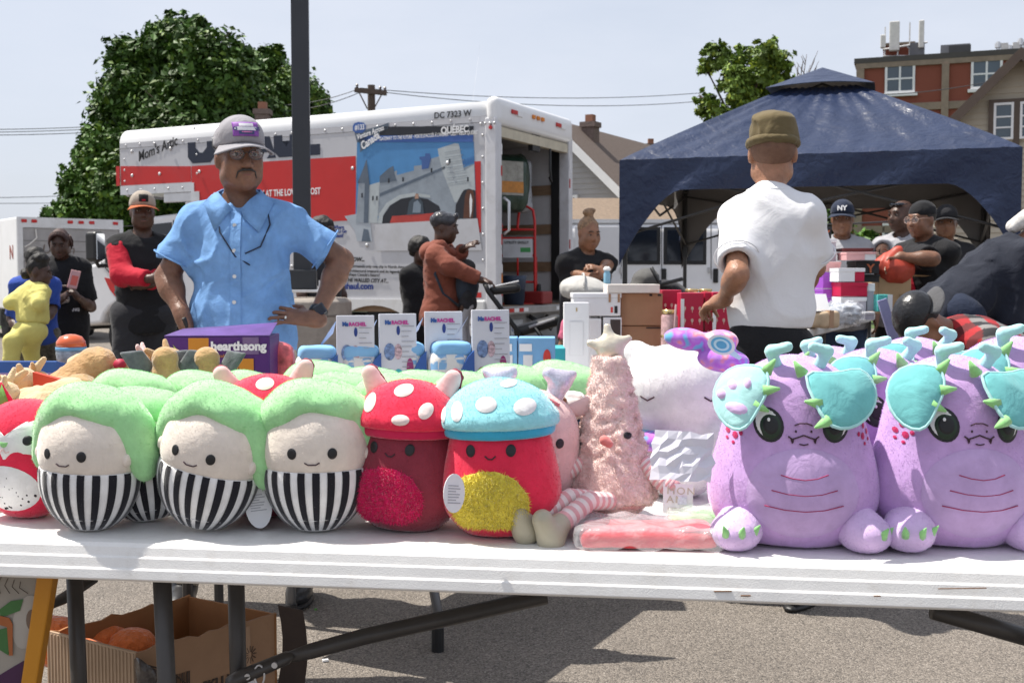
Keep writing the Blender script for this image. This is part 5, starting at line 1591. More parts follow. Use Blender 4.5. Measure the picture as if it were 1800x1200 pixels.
# ---- mushroom hats
def spots(bv, L, m, t, mode='front'):
  for i, (x, z, a, b) in enumerate(L): patch('spot', bv, oval(x, z, a, b, 20), m, t, off=.0022, pad=.0012, rings=3, mode=mode)
def mush(name, kb, kh, kband, kbel, spotm, ears, wings, sp):
  t = empty(name)
  s = SDF(.0042, amp=.0012, freq=30, seed=6); s.ell((0, 0, .105), (.083, .073, .112), k=.02); s.ell((0, 0, .06), (.086, .074, .058), k=.04); s.cut = [((0, 0, .004), (0, 0, -1))]
  b = s.obj('body', kb, t); bv = bvh_of(b); pile(b, 9000, .002, kb)
  h = SDF(.0042, amp=.001, freq=26, seed=9); h.ell((0, .0, .176), (.087, .078, .064), k=.01, clip=[((0, 0, .172), (0, 0, -1))]); h.ell((0, 0, .176), (.0885, .079, .016), k=.02)
  ho = h.obj('hat', kh, t); hv = bvh_of(ho); pile(ho, 7000, .002, kh, 2)
  q = SDF(.0042); q.ell((0, 0, .165), (.0865, .077, .05), k=.01, clip=[((0, 0, .152), (0, 0, -1)), ((0, 0, .172), (0, 0, 1))]); q.obj('hat_band', kband, t)
  spots(hv, sp, spotm, t)
  n = 40; r = random.Random(3)
  out = [(.060 * math.cos(a) * (1 + r.uniform(-.025, .025)), .058 + .050 * math.sin(a) * (.93 if math.sin(a) < 0 else 1) * (1 + r.uniform(-.025, .025))) for a in [2 * math.pi * i / n for i in range(n)]]
  out = [(x - .012, max(z, .022)) for x, z in out]
  be = patch('belly', bv, out, kbel, t, off=.003, pad=.0035, rings=6); pile(be, 5000, .006, kbel, 4, .0007, .8)
  for sx in (-1, 1): patch('eye', bv, oval(sx * .030 - .006, .137, .0072, .009), M_eye, t, off=.0022)
  line_on('mouth', bv, [(-.014, .130), (-.009, .1255), (-.003, .1255), (.002, .130)], .0011, M_th, t)
  if ears:
    for sx in (-1, 1):
      e = SDF(.004); e.cone((sx * .058, .0, .222), (sx * .07, -.002, .245), .02, .015, k=.01, flat=((0, 1, 0), .5)); eo = e.obj('ear', K_pink, t)
      e = SDF(.004); e.cone((sx * .059, .008, .222), (sx * .071, .006, .246), .0205, .0155, k=.01, flat=((0, 1, 0), .4)); e.obj('ear_back', K_dred, t)
  if wings:
    for sx in (-1, 1):
      e = SDF(.0035); e.cone((sx * .08, -.01, .10), (sx * .125, -.03, .125), .014, .005, k=.012, flat=((0, 1, 0), .55)); e.cone((sx * .08, -.01, .095), (sx * .112, -.03, .083), .012, .008, k=.012, flat=((0, 1, 0), .55)); e.cone((sx * .085, -.01, .1), (sx * .13, -.03, .105), .012, .006, k=.012, flat=((0, 1, 0), .55))
      e.obj('wing', K_red, t)
  return t
SPR = [(-.048, .205, .012, .014), (.004, .226, .015, .009), (.046, .198, .010, .012), (.012, .184, .014, .008), (.074, .190, .006, .011), (-.075, .190, .005, .011)]
mb_ = mush('mushroom_bat_plush', K_dred, K_red, plushm('raspberry', (.55, .02, .08)), K_mag, plushm('spot_pink', (.82, .66, .62)), True, True, SPR)
place(mb_, 714, 935, yaw=-14, roll=2, sc=1.10, label='dark red bat plush with red spotted mushroom cap and pink belly', cat='plush toy')
cp(mb_, 482, 0, 2.12, yaw=8, roll=-4, sc=1.1, label='red spotted mushroom plush mostly hidden behind the striped toys', cat='plush toy')
SPB = [(-.055, .195, .010, .014), (-.01, .205, .016, .011), (.046, .200, .016, .012), (.02, .232, .012, .005), (-.078, .188, .004, .011)]
m6 = mush('mushroom_plush', K_red, K_lblue, K_blue, K_yel, K_white, False, False, SPB)
place(m6, 884, 946, yaw=-6, roll=-2, sc=1.13, label='red plush with light blue spotted mushroom cap and yellow belly', cat='plush toy')
p = W(800, 832, 1.80); tg = empty('swing_tag', tuple(p), 0, 'white paper tag hanging between the mushroom bat and the blue capped plush', 'tag'); hangtag(tg, (0, 0, 0), (R(-6), R(10), R(50)), .05, .062)
# ---- pink horned plush behind
t = empty('pink_cow_plush')
s = SDF(.005, amp=.001, freq=25); s.ell((0, 0, .11), (.095, .08, .115), k=.02); s.ell((0, 0, .18), (.08, .07, .06), k=.06); s.cut = [((0, 0, .004), (0, 0, -1))]
b = s.obj('body', K_pink, t); bv = bvh_of(b); pile(b, 8000, .002, K_pink)
line_on('seam', bv, [(-.05, .22), (-.02, .236), (.02, .236), (.05, .22)], .004, K_rose, t)
patch('muzzle', bv, oval(0, .12, .05, .03, 24), plushm('muzzle', (.78, .58, .55)), t, pad=.003)
line_on('mouth', bv, [(.012, .118), (.022, .112), (.03, .118), (.038, .112)], .001, K_rose, t, off=.006)
for sx in (-1, 1):
  patch('eye', bv, oval(sx * .05, .155, .008, .009), M_eye, t, off=.002)
  e = SDF(.004); e.cone((sx * .075, 0, .205), (sx * .125, -.01, .222), .013, .02, k=.01, flat=((0, 1, 0), .5)); e.obj('ear', K_pink, t)
  e = SDF(.004); e.cone((sx * .045, 0, .225), (sx * .058, 0, .262), .017, .019, k=.01); e.cone((sx * .058, 0, .262), (sx * .035, -.005, .275), .018, .013, k=.012); e.cone((sx * .06, 0, .26), (sx * .082, 0, .275), .014, .008, k=.012); e.obj('horn', K_gl, t)
e = SDF(.004); e.ell((.055, .03, .222), (.022, .02, .012), k=.01); e.obj('tuft', plushm('brown', (.22, .08, .03)), t)
place(t, 922, 0, 2.06, yaw=6, roll=2, sc=.98, label='pale pink cow plush with two glittery white horns in the second row', cat='plush toy')
# ---- blue furry plush with white pom
t = empty('blue_furry_plush'); r = random.Random(9)
s = SDF(.005, amp=.003, freq=110, seed=4); s.ell((0, 0, .1), (.06, .06, .1), k=.02); pile(s.obj('body', K_bluef, t), 9000, .006, K_bluef, 2, .0006, .8)
s = SDF(.004, amp=.003, freq=140, seed=5); s.ell((-.025, -.01, .2), (.036, .036, .03), k=.01); s.obj('pompom', K_white, t)
place(t, 1025, 0, 2.14, roll=0, sc=1.0, label='blue furry plush with white pompom peeking out behind the pink tree', cat='plush toy')
# ---- fluffy pink tree plush
t = empty('pink_tree_plush')
K_fl = plushm('fluffy_pink', (.78, .60, .55), var=.1, bump=.8, bs=160); K_st1 = plushm('stripe_pink', (.70, .38, .38)); K_st2 = plushm('stripe_white', (.78, .70, .66))
s = SDF(.0042)
s.cone((0, 0, .045), (.0, .012, .235), .062, .022, k=.02); s.ell((0, 0, .05), (.068, .055, .05), k=.02)
r = random.Random(12)
for i in range(560):
  u = r.random() ** 1.25; a = r.uniform(0, 6.283); z = .02 + u * .235
  rad = .068 + (.020 - .068) * max(0, (z - .03)) / .225
  rr = r.uniform(.0055, .0085); q = Vector((math.cos(a) * rad, math.sin(a) * rad * .92 + .012 * u, z)); w = Vector((-math.sin(a), math.cos(a), r.uniform(-.8, .8))) * r.uniform(.004, .010)
  s.cone(q * 1 + Vector((math.cos(a), math.sin(a), 0)) * r.uniform(0, .004) - w, q + w, rr, rr * .8, k=.0015)
b = s.obj('body', K_fl, t); bv = bvh_of(b); pile(b, 26000, .0045, K_fl, 3, .0005, 1.)
s = SDF(.0042); s.ell((.0, -.003, .022), (.064, .055, .026), k=.01); s.cut = [((0, 0, .003), (0, 0, -1))]; s.obj('base', plushm('base_pink', (.68, .33, .33)), t)
s = SDF(.0036)
for k in range(5):
  a = R(90 + 72 * k + 6); s.cone((0, .012, .278), (.035 * math.cos(a), .012, .278 + .035 * math.sin(a)), .0155, .0068, k=.012, flat=((0, 1, 0), .75))
s.obj('star', K_star, t)
s = SDF(.003); s.cone((-.012, -.062, .125), (-.004, -.064, .119), .009, .007, k=.006); s.obj('nose', plushm('nose_pink', (.68, .22, .2)), t)
patch('eye', bv, oval(.026, .131, .007, .006), M_eye, t, off=.0035)
def banded(name, P, r0, r1, nb, parent, cap=None):
  o = None
  tot = [0]
  for a, b_ in zip(P[:-1], P[1:]): tot.append(tot[-1] + (Vector(b_) - Vector(a)).length)
  def at(d):
    for i in range(len(P) - 1):
      if d <= tot[i + 1] or i == len(P) - 2:
        return Vector(P[i]).lerp(Vector(P[i + 1]), (d - tot[i]) / (tot[i + 1] - tot[i]))
  mb = MB(); n = nb * 4
  x = None
  pts = [at(tot[-1] * i / n) for i in range(n + 1)]
  mb.tube(pts, [(r0 + (r1 - r0) * i / n) * (1 + .05 * math.sin(i * 1.57)) for i in range(n + 1)], 14)
  mb.m = [1 if (i // 14) // 2 % 2 else 0 for i in range(len(mb.f))]
  return mb.obj(name, [K_st1, K_st2], parent, smooth=True)
for sx, P in ((-1, [(-.05, -.02, .083), (-.078, -.03, .07), (-.106, -.036, .062)]), (1, [(.05, -.02, .085), (.072, -.03, .065), (.096, -.036, .045)])):
  banded('arm', P, .0145, .018, 7, t); e = SDF(.003); e.ell(P[-1], (.018, .017, .018), k=.01); e.obj('paw', K_st1, t)
for P, bt_ in (([(-.02, -.04, .026), (-.07, -.10, .036), (-.122, -.152, .012)], (-.136, -.168, -.006)), ([(.004, -.045, .024), (-.038, -.11, .032), (-.085, -.166, .002)], (-.097, -.182, -.018))):
  banded('leg', P, .0145, .016, 9, t)
  e = SDF(.0032); v_ = Vector(bt_); e.cone(Vector(P[-1]), v_, .019, .019, k=.01); e.cone(v_ + Vector((0, 0, -.004)), v_ + Vector((-.012, -.012, .032)), .019, .0165, k=.012); e.obj('boot', K_boot, t)
tgp = MB().bx(-.0245, .0245, 0, .001, -.05, 0).obj('hang_tag', M_tag, t); tgp.location = (.108, -.05, .052); tgp.rotation_euler = (R(-8), R(3), R(4))
M_tg = mat('tag_gold', (.5, .44, .36), .5, var=0)
for i, (s_, z) in enumerate((('MON', -.017), ('AMI', -.031))): text('tag_lettering', s_, .0165, M_tg, tgp, loc=(-.019, -.0008, z), xs=1.1, ext=.0003, space=1.2)
text('tag_lettering', 'DESIGNS', .0075, M_tg, tgp, loc=(-.017, -.0008, -.044), ext=.0003, space=1.15)
MB().bx(0, .014, -.0012, -.0003, -.034, -.02).obj('price_sticker', mat('sticker_lav', (.6, .62, .7), .5, var=.2, vs=300), tgp)
p = WZ(1068, 925, TZ)
place(t, 1070, 905, yaw=-4, roll=-1, pitch=-4, sc=1.08, label='fluffy pink tree shaped plush with gold star, striped legs and boots', cat='plush toy'); t.location.z = TZ + .016; t.location.y -= .085
# ---- sealed plastic bags lying on the table
M_bagc = mat('clear_film', (.9, .9, .92), .12, var=0, trans=0., alpha=.28, bump=.7, bs=45, spec=.8)
def film_bag(name, px, py, D, size, amp, inner, label, seed=2, z=TZ):
  p = W(px, py, D); e = empty(name, (p.x, p.y, z), 0, label, 'bag')
  s = SDF(.006, amp=amp, freq=55, seed=seed); s.box((0, 0, size[2] / 2), (size[0] / 2 * .96, size[1] / 2 * .96, size[2] / 2), rd=min(size) * .45, k=.01); s.cut = [((0, 0, .003), (0, 0, -1))]; s.obj('contents', inner, e)
  s = SDF(.006, amp=amp * 2.0, freq=75, seed=seed + 1); s.box((0, 0, size[2] / 2 + .003), (size[0] / 2 + .006, size[1] / 2 + .006, size[2] / 2 + .006), rd=min(size) * .45, k=.01); s.cut = [((0, 0, .0025), (0, 0, -1))]; s.obj('film', M_bagc, e)
  return e
p = WZ(1140, 958, TZ)
film_bag('bagged_plush', 1138, 950, 1.88, (.235, .13, .030), .002, plushm('bag_red', (.62, .05, .06)), 'red plush flat in clear plastic under the pink tree').rotation_euler = (0, 0, R(-3))
film_bag('bagged_plush', 1225, 905, 1.98, (.10, .09, .03), .003, plushm('bag_green', (.22, .55, .15)), 'light green plush in clear plastic beside the lilac dragon', 7)
# ---- large white plush (plain) with purple cushion and paper
t = empty('white_plush')
s = SDF(.0055, amp=.0015, freq=18); s.ell((0, 0, .07), (.085, .07, .075), k=.02); s.ell((0, 0, .19), (.104, .078, .086), k=.035); s.ell((.072, -.045, .10), (.034, .034, .04), k=.025); s.ell((-.075, .01, .255), (.028, .018, .028), k=.02); s.cut = [((0, 0, .004), (0, 0, -1))]
b = s.obj('body', K_white, t); bv = bvh_of(b); pile(b, 12000, .0022, K_white)
for sx in (-1, 1): line_on('closed_eye', bv, [(sx * .055 - .012, .187), (sx * .055, .180), (sx * .055 + .012, .187)], .0014, M_th, t)
K_tie = mat('plush_tiedye', (.42, .17, .62), .85, var=.0, bump=.35, bs=420, sheen=.3, spec=.2)
_n, _l = K_tie.node_tree.nodes, K_tie.node_tree.links
_t = _n.new('ShaderNodeTexCoord'); _z = _n.new('ShaderNodeTexNoise'); _z.inputs['Scale'].default_value = 38; _z.inputs['Detail'].default_value = 1.5; _r = _n.new('ShaderNodeValToRGB')
_e = _r.color_ramp.elements; _e[0].position = .34; _e[0].color = (.16, .42, .68, 1); _e[1].position = .72; _e[1].color = (.8, .66, .76, 1)
for ps, c in ((.44, (.44, .14, .62, 1)), (.55, (.50, .24, .68, 1)), (.62, (.8, .28, .36, 1))): q = _e.new(ps); q.color = c
_l.new(_t.outputs['Object'], _z.inputs['Vector']); _l.new(_z.outputs['Fac'], _r.inputs['Fac']); _l.new(_r.outputs['Color'], _n['Principled BSDF'].inputs['Base Color'])
s = SDF(.005); s.ell((-.015, -.012, .105), (.082, .068, .026), k=.01); s.obj('scarf', K_tie, t)
place(t, 1190, 878, yaw=-5, roll=0, sc=1.12, label='large plain white plush with purple tie-dye scarf behind the pink tree', cat='plush toy')
s = SDF(.004); s.ell((0, 0, 0), (.042, .03, .02), Euler((0, R(8), 0)), k=.01); s.ell((.058, 0, -.003), (.032, .028, .02), k=.008); s.ell((.062, -.01, -.036), (.046, .032, .022), Euler((0, R(6), 0)), k=.008)
cu = s.obj('tiedye_cushion', K_tie, None, label='soft purple and pink tie-dye flower cushion on top of the white plush', cat='cushion'); cu.location = W(1208, 596, 2.0)
tg = empty('swing_tag', tuple(W(1268, 606, 1.93)), 0, 'round white tag with blue rings pinned to the tie-dye cushion', 'tag')
for k, (r_, m_) in enumerate(((.021, M_tag), (.016, mat('tag_blue', (.12, .4, .62), .5)), (.012, mat('tag_pale', (.5, .7, .78), .5)), (.008, mat('tag_blue2', (.1, .35, .55), .5)))):
  mb = MB(); mb.prism([(x * 1.15, -.0005 * k, z * .8) for x, z in oval(0, 0, r_, r_, 20)], (0, .001 if k == 0 else .0004, 0)); o = mb.obj('disc', m_, tg); o.rotation_euler = (0, R(18), 0)
mb = MB(); mb.prism([(.012, .0012, 0), (.036, .0012, -.022), (.031, .0012, -.026), (.002, .0012, -.01)], (0, .0006, 0)); mb.obj('tab', mat('tag_tab', (.5, .68, .78), .5), tg)
# crumpled sheet of paper
rp = random.Random(8); PJ = [[(rp.uniform(-.004, .004), rp.uniform(-.0032, .0032), rp.uniform(-.003, .003)) for i in range(10)] for j in range(9)]
def paper(u, v):
  q = PJ[round(v * 7)][round(u * 8)]
  return ((u - .5) * .1 + q[0], q[1] - .012 * math.sin(u * 3), (v - .5) * .078 + q[2])
o = MB().grid(paper, 8, 7).obj('crumpled_paper', mat('paper_lav', (.70, .68, .76), .7, var=.05), None, smooth=False, label='crumpled sheet of white paper tucked in front of the white plush', cat='paper', solid=.0004); o.location = W(1200, 802, 1.85); o.rotation_euler = (R(-12), R(3), R(-6))
# ---- lilac dragons
def dragon():
  t = empty('lilac_dragon_plush')
  s = SDF(.005, amp=.001, freq=16); s.ell((0, 0, .135), (.128, .10, .145), k=.02); s.ell((0, 0, .075), (.132, .10, .08), k=.06); s.ell((0, .01, .24), (.092, .08, .07), k=.06); s.cut = [((0, 0, .004), (0, 0, -1))]
  b = s.obj('body', K_lil, t); bv = bvh_of(b); pile(b, 16000, .0022, K_lil)
  n = 36
  out = [(.088 * math.cos(a) * (1.0 if math.sin(a) > 0 else 1.02), .10 + (.07 if math.sin(a) > 0 else .074) * math.sin(a)) for a in [2 * math.pi * i / n for i in range(n)]]
  out = [(x, max(z, .026)) for x, z in out]
  patch('belly', bv, out, K_lil2, t, off=.002, pad=.004, rings=7)
  bb_ = bv
  for z, w in ((.124, .036), (.100, .05), (.076, .060)):
    line_on('belly_stitch', bv, [(-w, z + .004), (-w * .5, z - .001), (0, z - .003), (w * .5, z - .001), (w, z + .005)], .0009, M_thr, t, off=.0056)
  for sx in (-1, 1):
    patch('eye_rim', bv, oval(sx * .053, .206, .0225, .028, 22, rot=R(-14 * sx)), M_eye, t, off=.002)
    patch('eye_white', bv, oval(sx * .0535, .2065, .0195, .025, 22, rot=R(-14 * sx)), K_white, t, off=.0028)
    patch('iris', bv, oval(sx * .051, .204, .0172, .0218, 20), mat('eye_green', (.015, .035, .018), .4), t, off=.0036)
    patch('pupil', bv, oval(sx * .0495, .205, .0138, .0172, 18), M_eye, t, off=.0044)
    patch('glint', bv, oval(sx * .048 - .004, .214, .0034, .0046, 10), M_wink, t, off=.0054, rings=2)
    patch('nostril', bv, oval(sx * .012, .197, .0018, .0022, 8), M_th, t, off=.003, rings=1)
    line_on('fang', bv, [(sx * .016, .1835), (sx * .0175, .178), (sx * .0195, .185)], .0012, M_th, t, off=.002)
    for k, (dx, dz, a_, b_) in enumerate(((0, 0, .004, .006), (.012, .006, .003, .005), (-.01, .004, .003, .004), (.003, .016, .003, .005), (.014, -.006, .002, .003), (.004, -.012, .0025, .003))):
      patch('cheek_spot', bv, oval(sx * (.102 + dx * .8), .185 + dz, a_, b_, 8), plushm('spot_crimson', (.5, .03, .12)), t, off=.0022, rings=1)
    # arms/feet resting on the table
    e = SDF(.0045); e.ell((sx * .105, -.08, .03), (.04, .042, .030), Euler((0, 0, R(-25 * sx))), k=.01); e.ell((sx * .09, -.04, .045), (.032, .05, .036), k=.03); e.cut = [((0, 0, .003), (0, 0, -1))]
    fo = e.obj('foot', K_lil3, t); pile(fo, 3000, .002, K_lil3)
    for k in range(3):
      a = R(-60 + 40 * k) if sx > 0 else R(-120 + 40 * k)
      q = Vector((sx * .105 + .036 * math.cos(a), -.08 + .038 * math.sin(a), .036)); d_ = Vector((math.cos(a) * .5, math.sin(a) * .5, .6)).normalized()
      mb = MB(); mb.cyl(q - d_ * .004, q + d_ * .017, .0085, .001, 8); mb.obj('claw', K_lime, fo, smooth=True)
    # wing-like ears falling over the eyes
    Q = [(-.004, .294), (.03, .289), (.064, .288), (.098, .298), (.116, .276), (.122, .252), (.110, .226), (.082, .207), (.052, .203), (.028, .214), (.016, .244)] if sx > 0 else [(.052, .296), (.075, .300), (.102, .298), (.124, .284), (.140, .258), (.138, .228), (.122, .203), (.100, .196), (.084, .212), (.070, .236), (.054, .262)]
    n_ = len(Q); cq = (.072 if sx > 0 else .1, .254); rows = []
    def dr(x, z, o_):
      return Vector((sx * x, -.122 + (z - .2) / .09 * .046 + max(0, x - .03) * .42 - o_, z))
    for k in range(1, 6):
      tt = k / 5; rows.append([dr(cq[0] + (q[0] - cq[0]) * tt, cq[1] + (q[1] - cq[1]) * tt, .014 - .012 * tt * tt + .003 * math.sin(i * 1.9) * tt) for i, q in enumerate(Q)])
    vs = [dr(cq[0], cq[1], .015)] + [q for r_ in rows for q in r_]
    fs = [(0, 1 + i, 1 + (i + 1) % n_) for i in range(n_)] + [(1 + k * n_ + i, 1 + k * n_ + (i + 1) % n_, 1 + (k + 1) * n_ + (i + 1) % n_, 1 + (k + 1) * n_ + i) for k in range(4) for i in range(n_)]
    eo = MB().add(vs, fs).obj('ear', K_teal, t, smooth=True, solid=.011, sub=1)
    P = rows[-1]
    mb = MB(); mb.tube([q + Vector((0, -.0035, 0)) for q in P], .0036, 6, closed=True); mb.obj('ear_piping', K_pteal, eo, smooth=True, sub=1)
    for i_, d_ in ((0, (-.55, -.2, .8)), (n_ - 1, (-1, -.25, .15)), (n_ - 2, (-.9, -.3, -.45))):
      q = P[i_]; d_ = Vector((sx * d_[0], d_[1], d_[2])).normalized()
      mb = MB(); mb.cyl(q - d_ * .008, q + d_ * .018, .011, .002, 8); mb.obj('ear_spike', K_lime, eo, smooth=True)
    # curled horn
    e = SDF(.0038); e.cone((sx * .035, -.03, .298), (sx * .045, -.045, .322), .011, .0095, k=.008); e.cone((sx * .045, -.045, .322), (sx * .02, -.055, .33), .0095, .009, k=.008); e.obj('horn', K_pteal, t)
  line_on('mouth', bv, [(-.024, .189), (-.018, .1845), (-.01, .187), (0, .191), (.01, .187), (.018, .1845), (.024, .189)], .0013, M_th, t, off=.002)
  line_on('chin', bv, [(-.007, .177), (0, .1755), (.007, .177)], .0011, M_th, t, off=.002)
  line_on('nose', bv, [(-.014, .206), (-.006, .2095), (.006, .2095), (.014, .206)], .0011, M_th, t, off=.002)
  line_on('seam', bv, [(0, .285), (0, .30)], .0008, K_lil2, t)
  return t
DG = dragon()
G_DG = 'lilac dragon plush toys'
place(DG, 1395, 958, yaw=-4, roll=0, sc=1.0, label='lilac dragon plush in front, between the pink tree and the rightmost dragon', cat='plush toy', group=G_DG)
# this one's left ear is flipped up and shows its paw-print lining
for ch in list(DG.children):
  pass
cp(DG, 1672, 958, yaw=4, roll=1, sc=1.0, label='lilac dragon plush in front at the right edge of the table', cat='plush toy', group=G_DG)
cp(DG, 1535, 0, 2.08, yaw=14, roll=2, sc=1.0, label='lilac dragon plush behind the gap between the two front dragons', cat='plush toy', group=G_DG)
cp(DG, 1475, 0, 2.25, yaw=-8, roll=-5, sc=.98, label='lilac dragon plush in the third row behind the left front dragon', cat='plush toy', group=G_DG)
cp(DG, 1600, 0, 2.36, yaw=10, roll=3, sc=1.02, label='lilac dragon plush at the back, below the man in the plaid shirt', cat='plush toy', group=G_DG)
cp(DG, 1790, 0, 2.08, yaw=6, roll=-2, sc=1.07, label='lilac dragon plush cut by the right picture edge, second row', cat='plush toy', group=G_DG)

# the front left dragon's left ear is folded forward and shows its paw-print lining
for ch in DG.children:
  if ch.name.startswith('ear') and ch.data.vertices[0].co.x < 0:
    bv = bvh_of(ch)
    for x, z, a, b in ((-.104, .232, .020, .011), (-.125, .252, .008, .009), (-.108, .266, .009, .010), (-.086, .270, .007, .010)):
      patch('paw_print', bv, oval(x, z, a, b, 16, rot=R(-12)), K_lil3, ch, off=.0085, rings=2)
    ch.data = ch.data.copy(); ch.data.materials.clear(); ch.data.materials.append(K_pteal)
# ================================================================ people
def skin(name, col, r=.42): return mat('skin_' + name, col, r, var=.26, vs=22, bump=.5, bs=240, sss=.1, wr=.2, wrs=50)
SK_br = skin('brown', (.185, .088, .052)); SK_dk = skin('dark', (.075, .037, .025)); SK_md = skin('medium', (.24, .115, .065)); SK_lt = skin('light', (.50, .26, .17)); SK_tan = skin('tan', (.33, .165, .10))
def cloth(name, col, var=.10, bump=.3, bs=260., vs=5, rough=.85, sheen=.1): return mat('cloth_' + name, col, rough, var=var, vs=vs, bump=bump, bs=bs, sheen=sheen, spec=.25, wr=.22, wrs=12)
C_blk = cloth('black', (.014, .014, .016)); C_char = cloth('charcoal', (.03, .03, .034)); C_grey = cloth('grey', (.34, .34, .36)); C_white = mat('cloth_white', (.74, .74, .76), .85, var=.03, bump=.2, bs=300, spec=.25, wr=.1, wrs=10); C_navy = cloth('navy', (.022, .03, .055)); C_khaki = cloth('khaki', (.42, .36, .28))
C_rust = cloth('rust', (.20, .062, .04)); C_red = cloth('red', (.42, .012, .03)); C_yel = cloth('yellow', (.62, .56, .18)); C_blue = cloth('royal', (.03, .07, .32)); C_camo = cloth('camo', (.10, .09, .075), var=.8, vs=14); C_lblue = mat('cloth_linen_blue', (.17, .33, .60), .85, var=.16, vs=14, bump=.6, bs=330, spec=.25, wr=.22, wrs=12)
C_olive = cloth('olive', (.13, .10, .05)); C_denim = cloth('denim', (.045, .07, .13)); H_blk = mat('hair_black', (.012, .010, .009), .6, var=.3, vs=60, bump=.9, bs=140); H_gold = mat('hair_braids', (.22, .13, .07), .55, var=.5, vs=60, bump=.8, bs=120); H_grey = mat('hair_greying', (.03, .028, .027), .6, var=.4, vs=90, bump=.8, bs=160)
M_eyew = mat('eye_white', (.30, .26, .24), .4, var=0, spec=.2); M_iris = mat('eye_iris', (.016, .01, .008), .3, var=0, spec=.3); M_lip = mat('lips', (.20, .075, .06), .5, var=.05); M_shoe = mat('shoe_black', (.018, .018, .02), .4, var=.15); M_shoew = mat('shoe_white', (.6, .6, .6), .5)

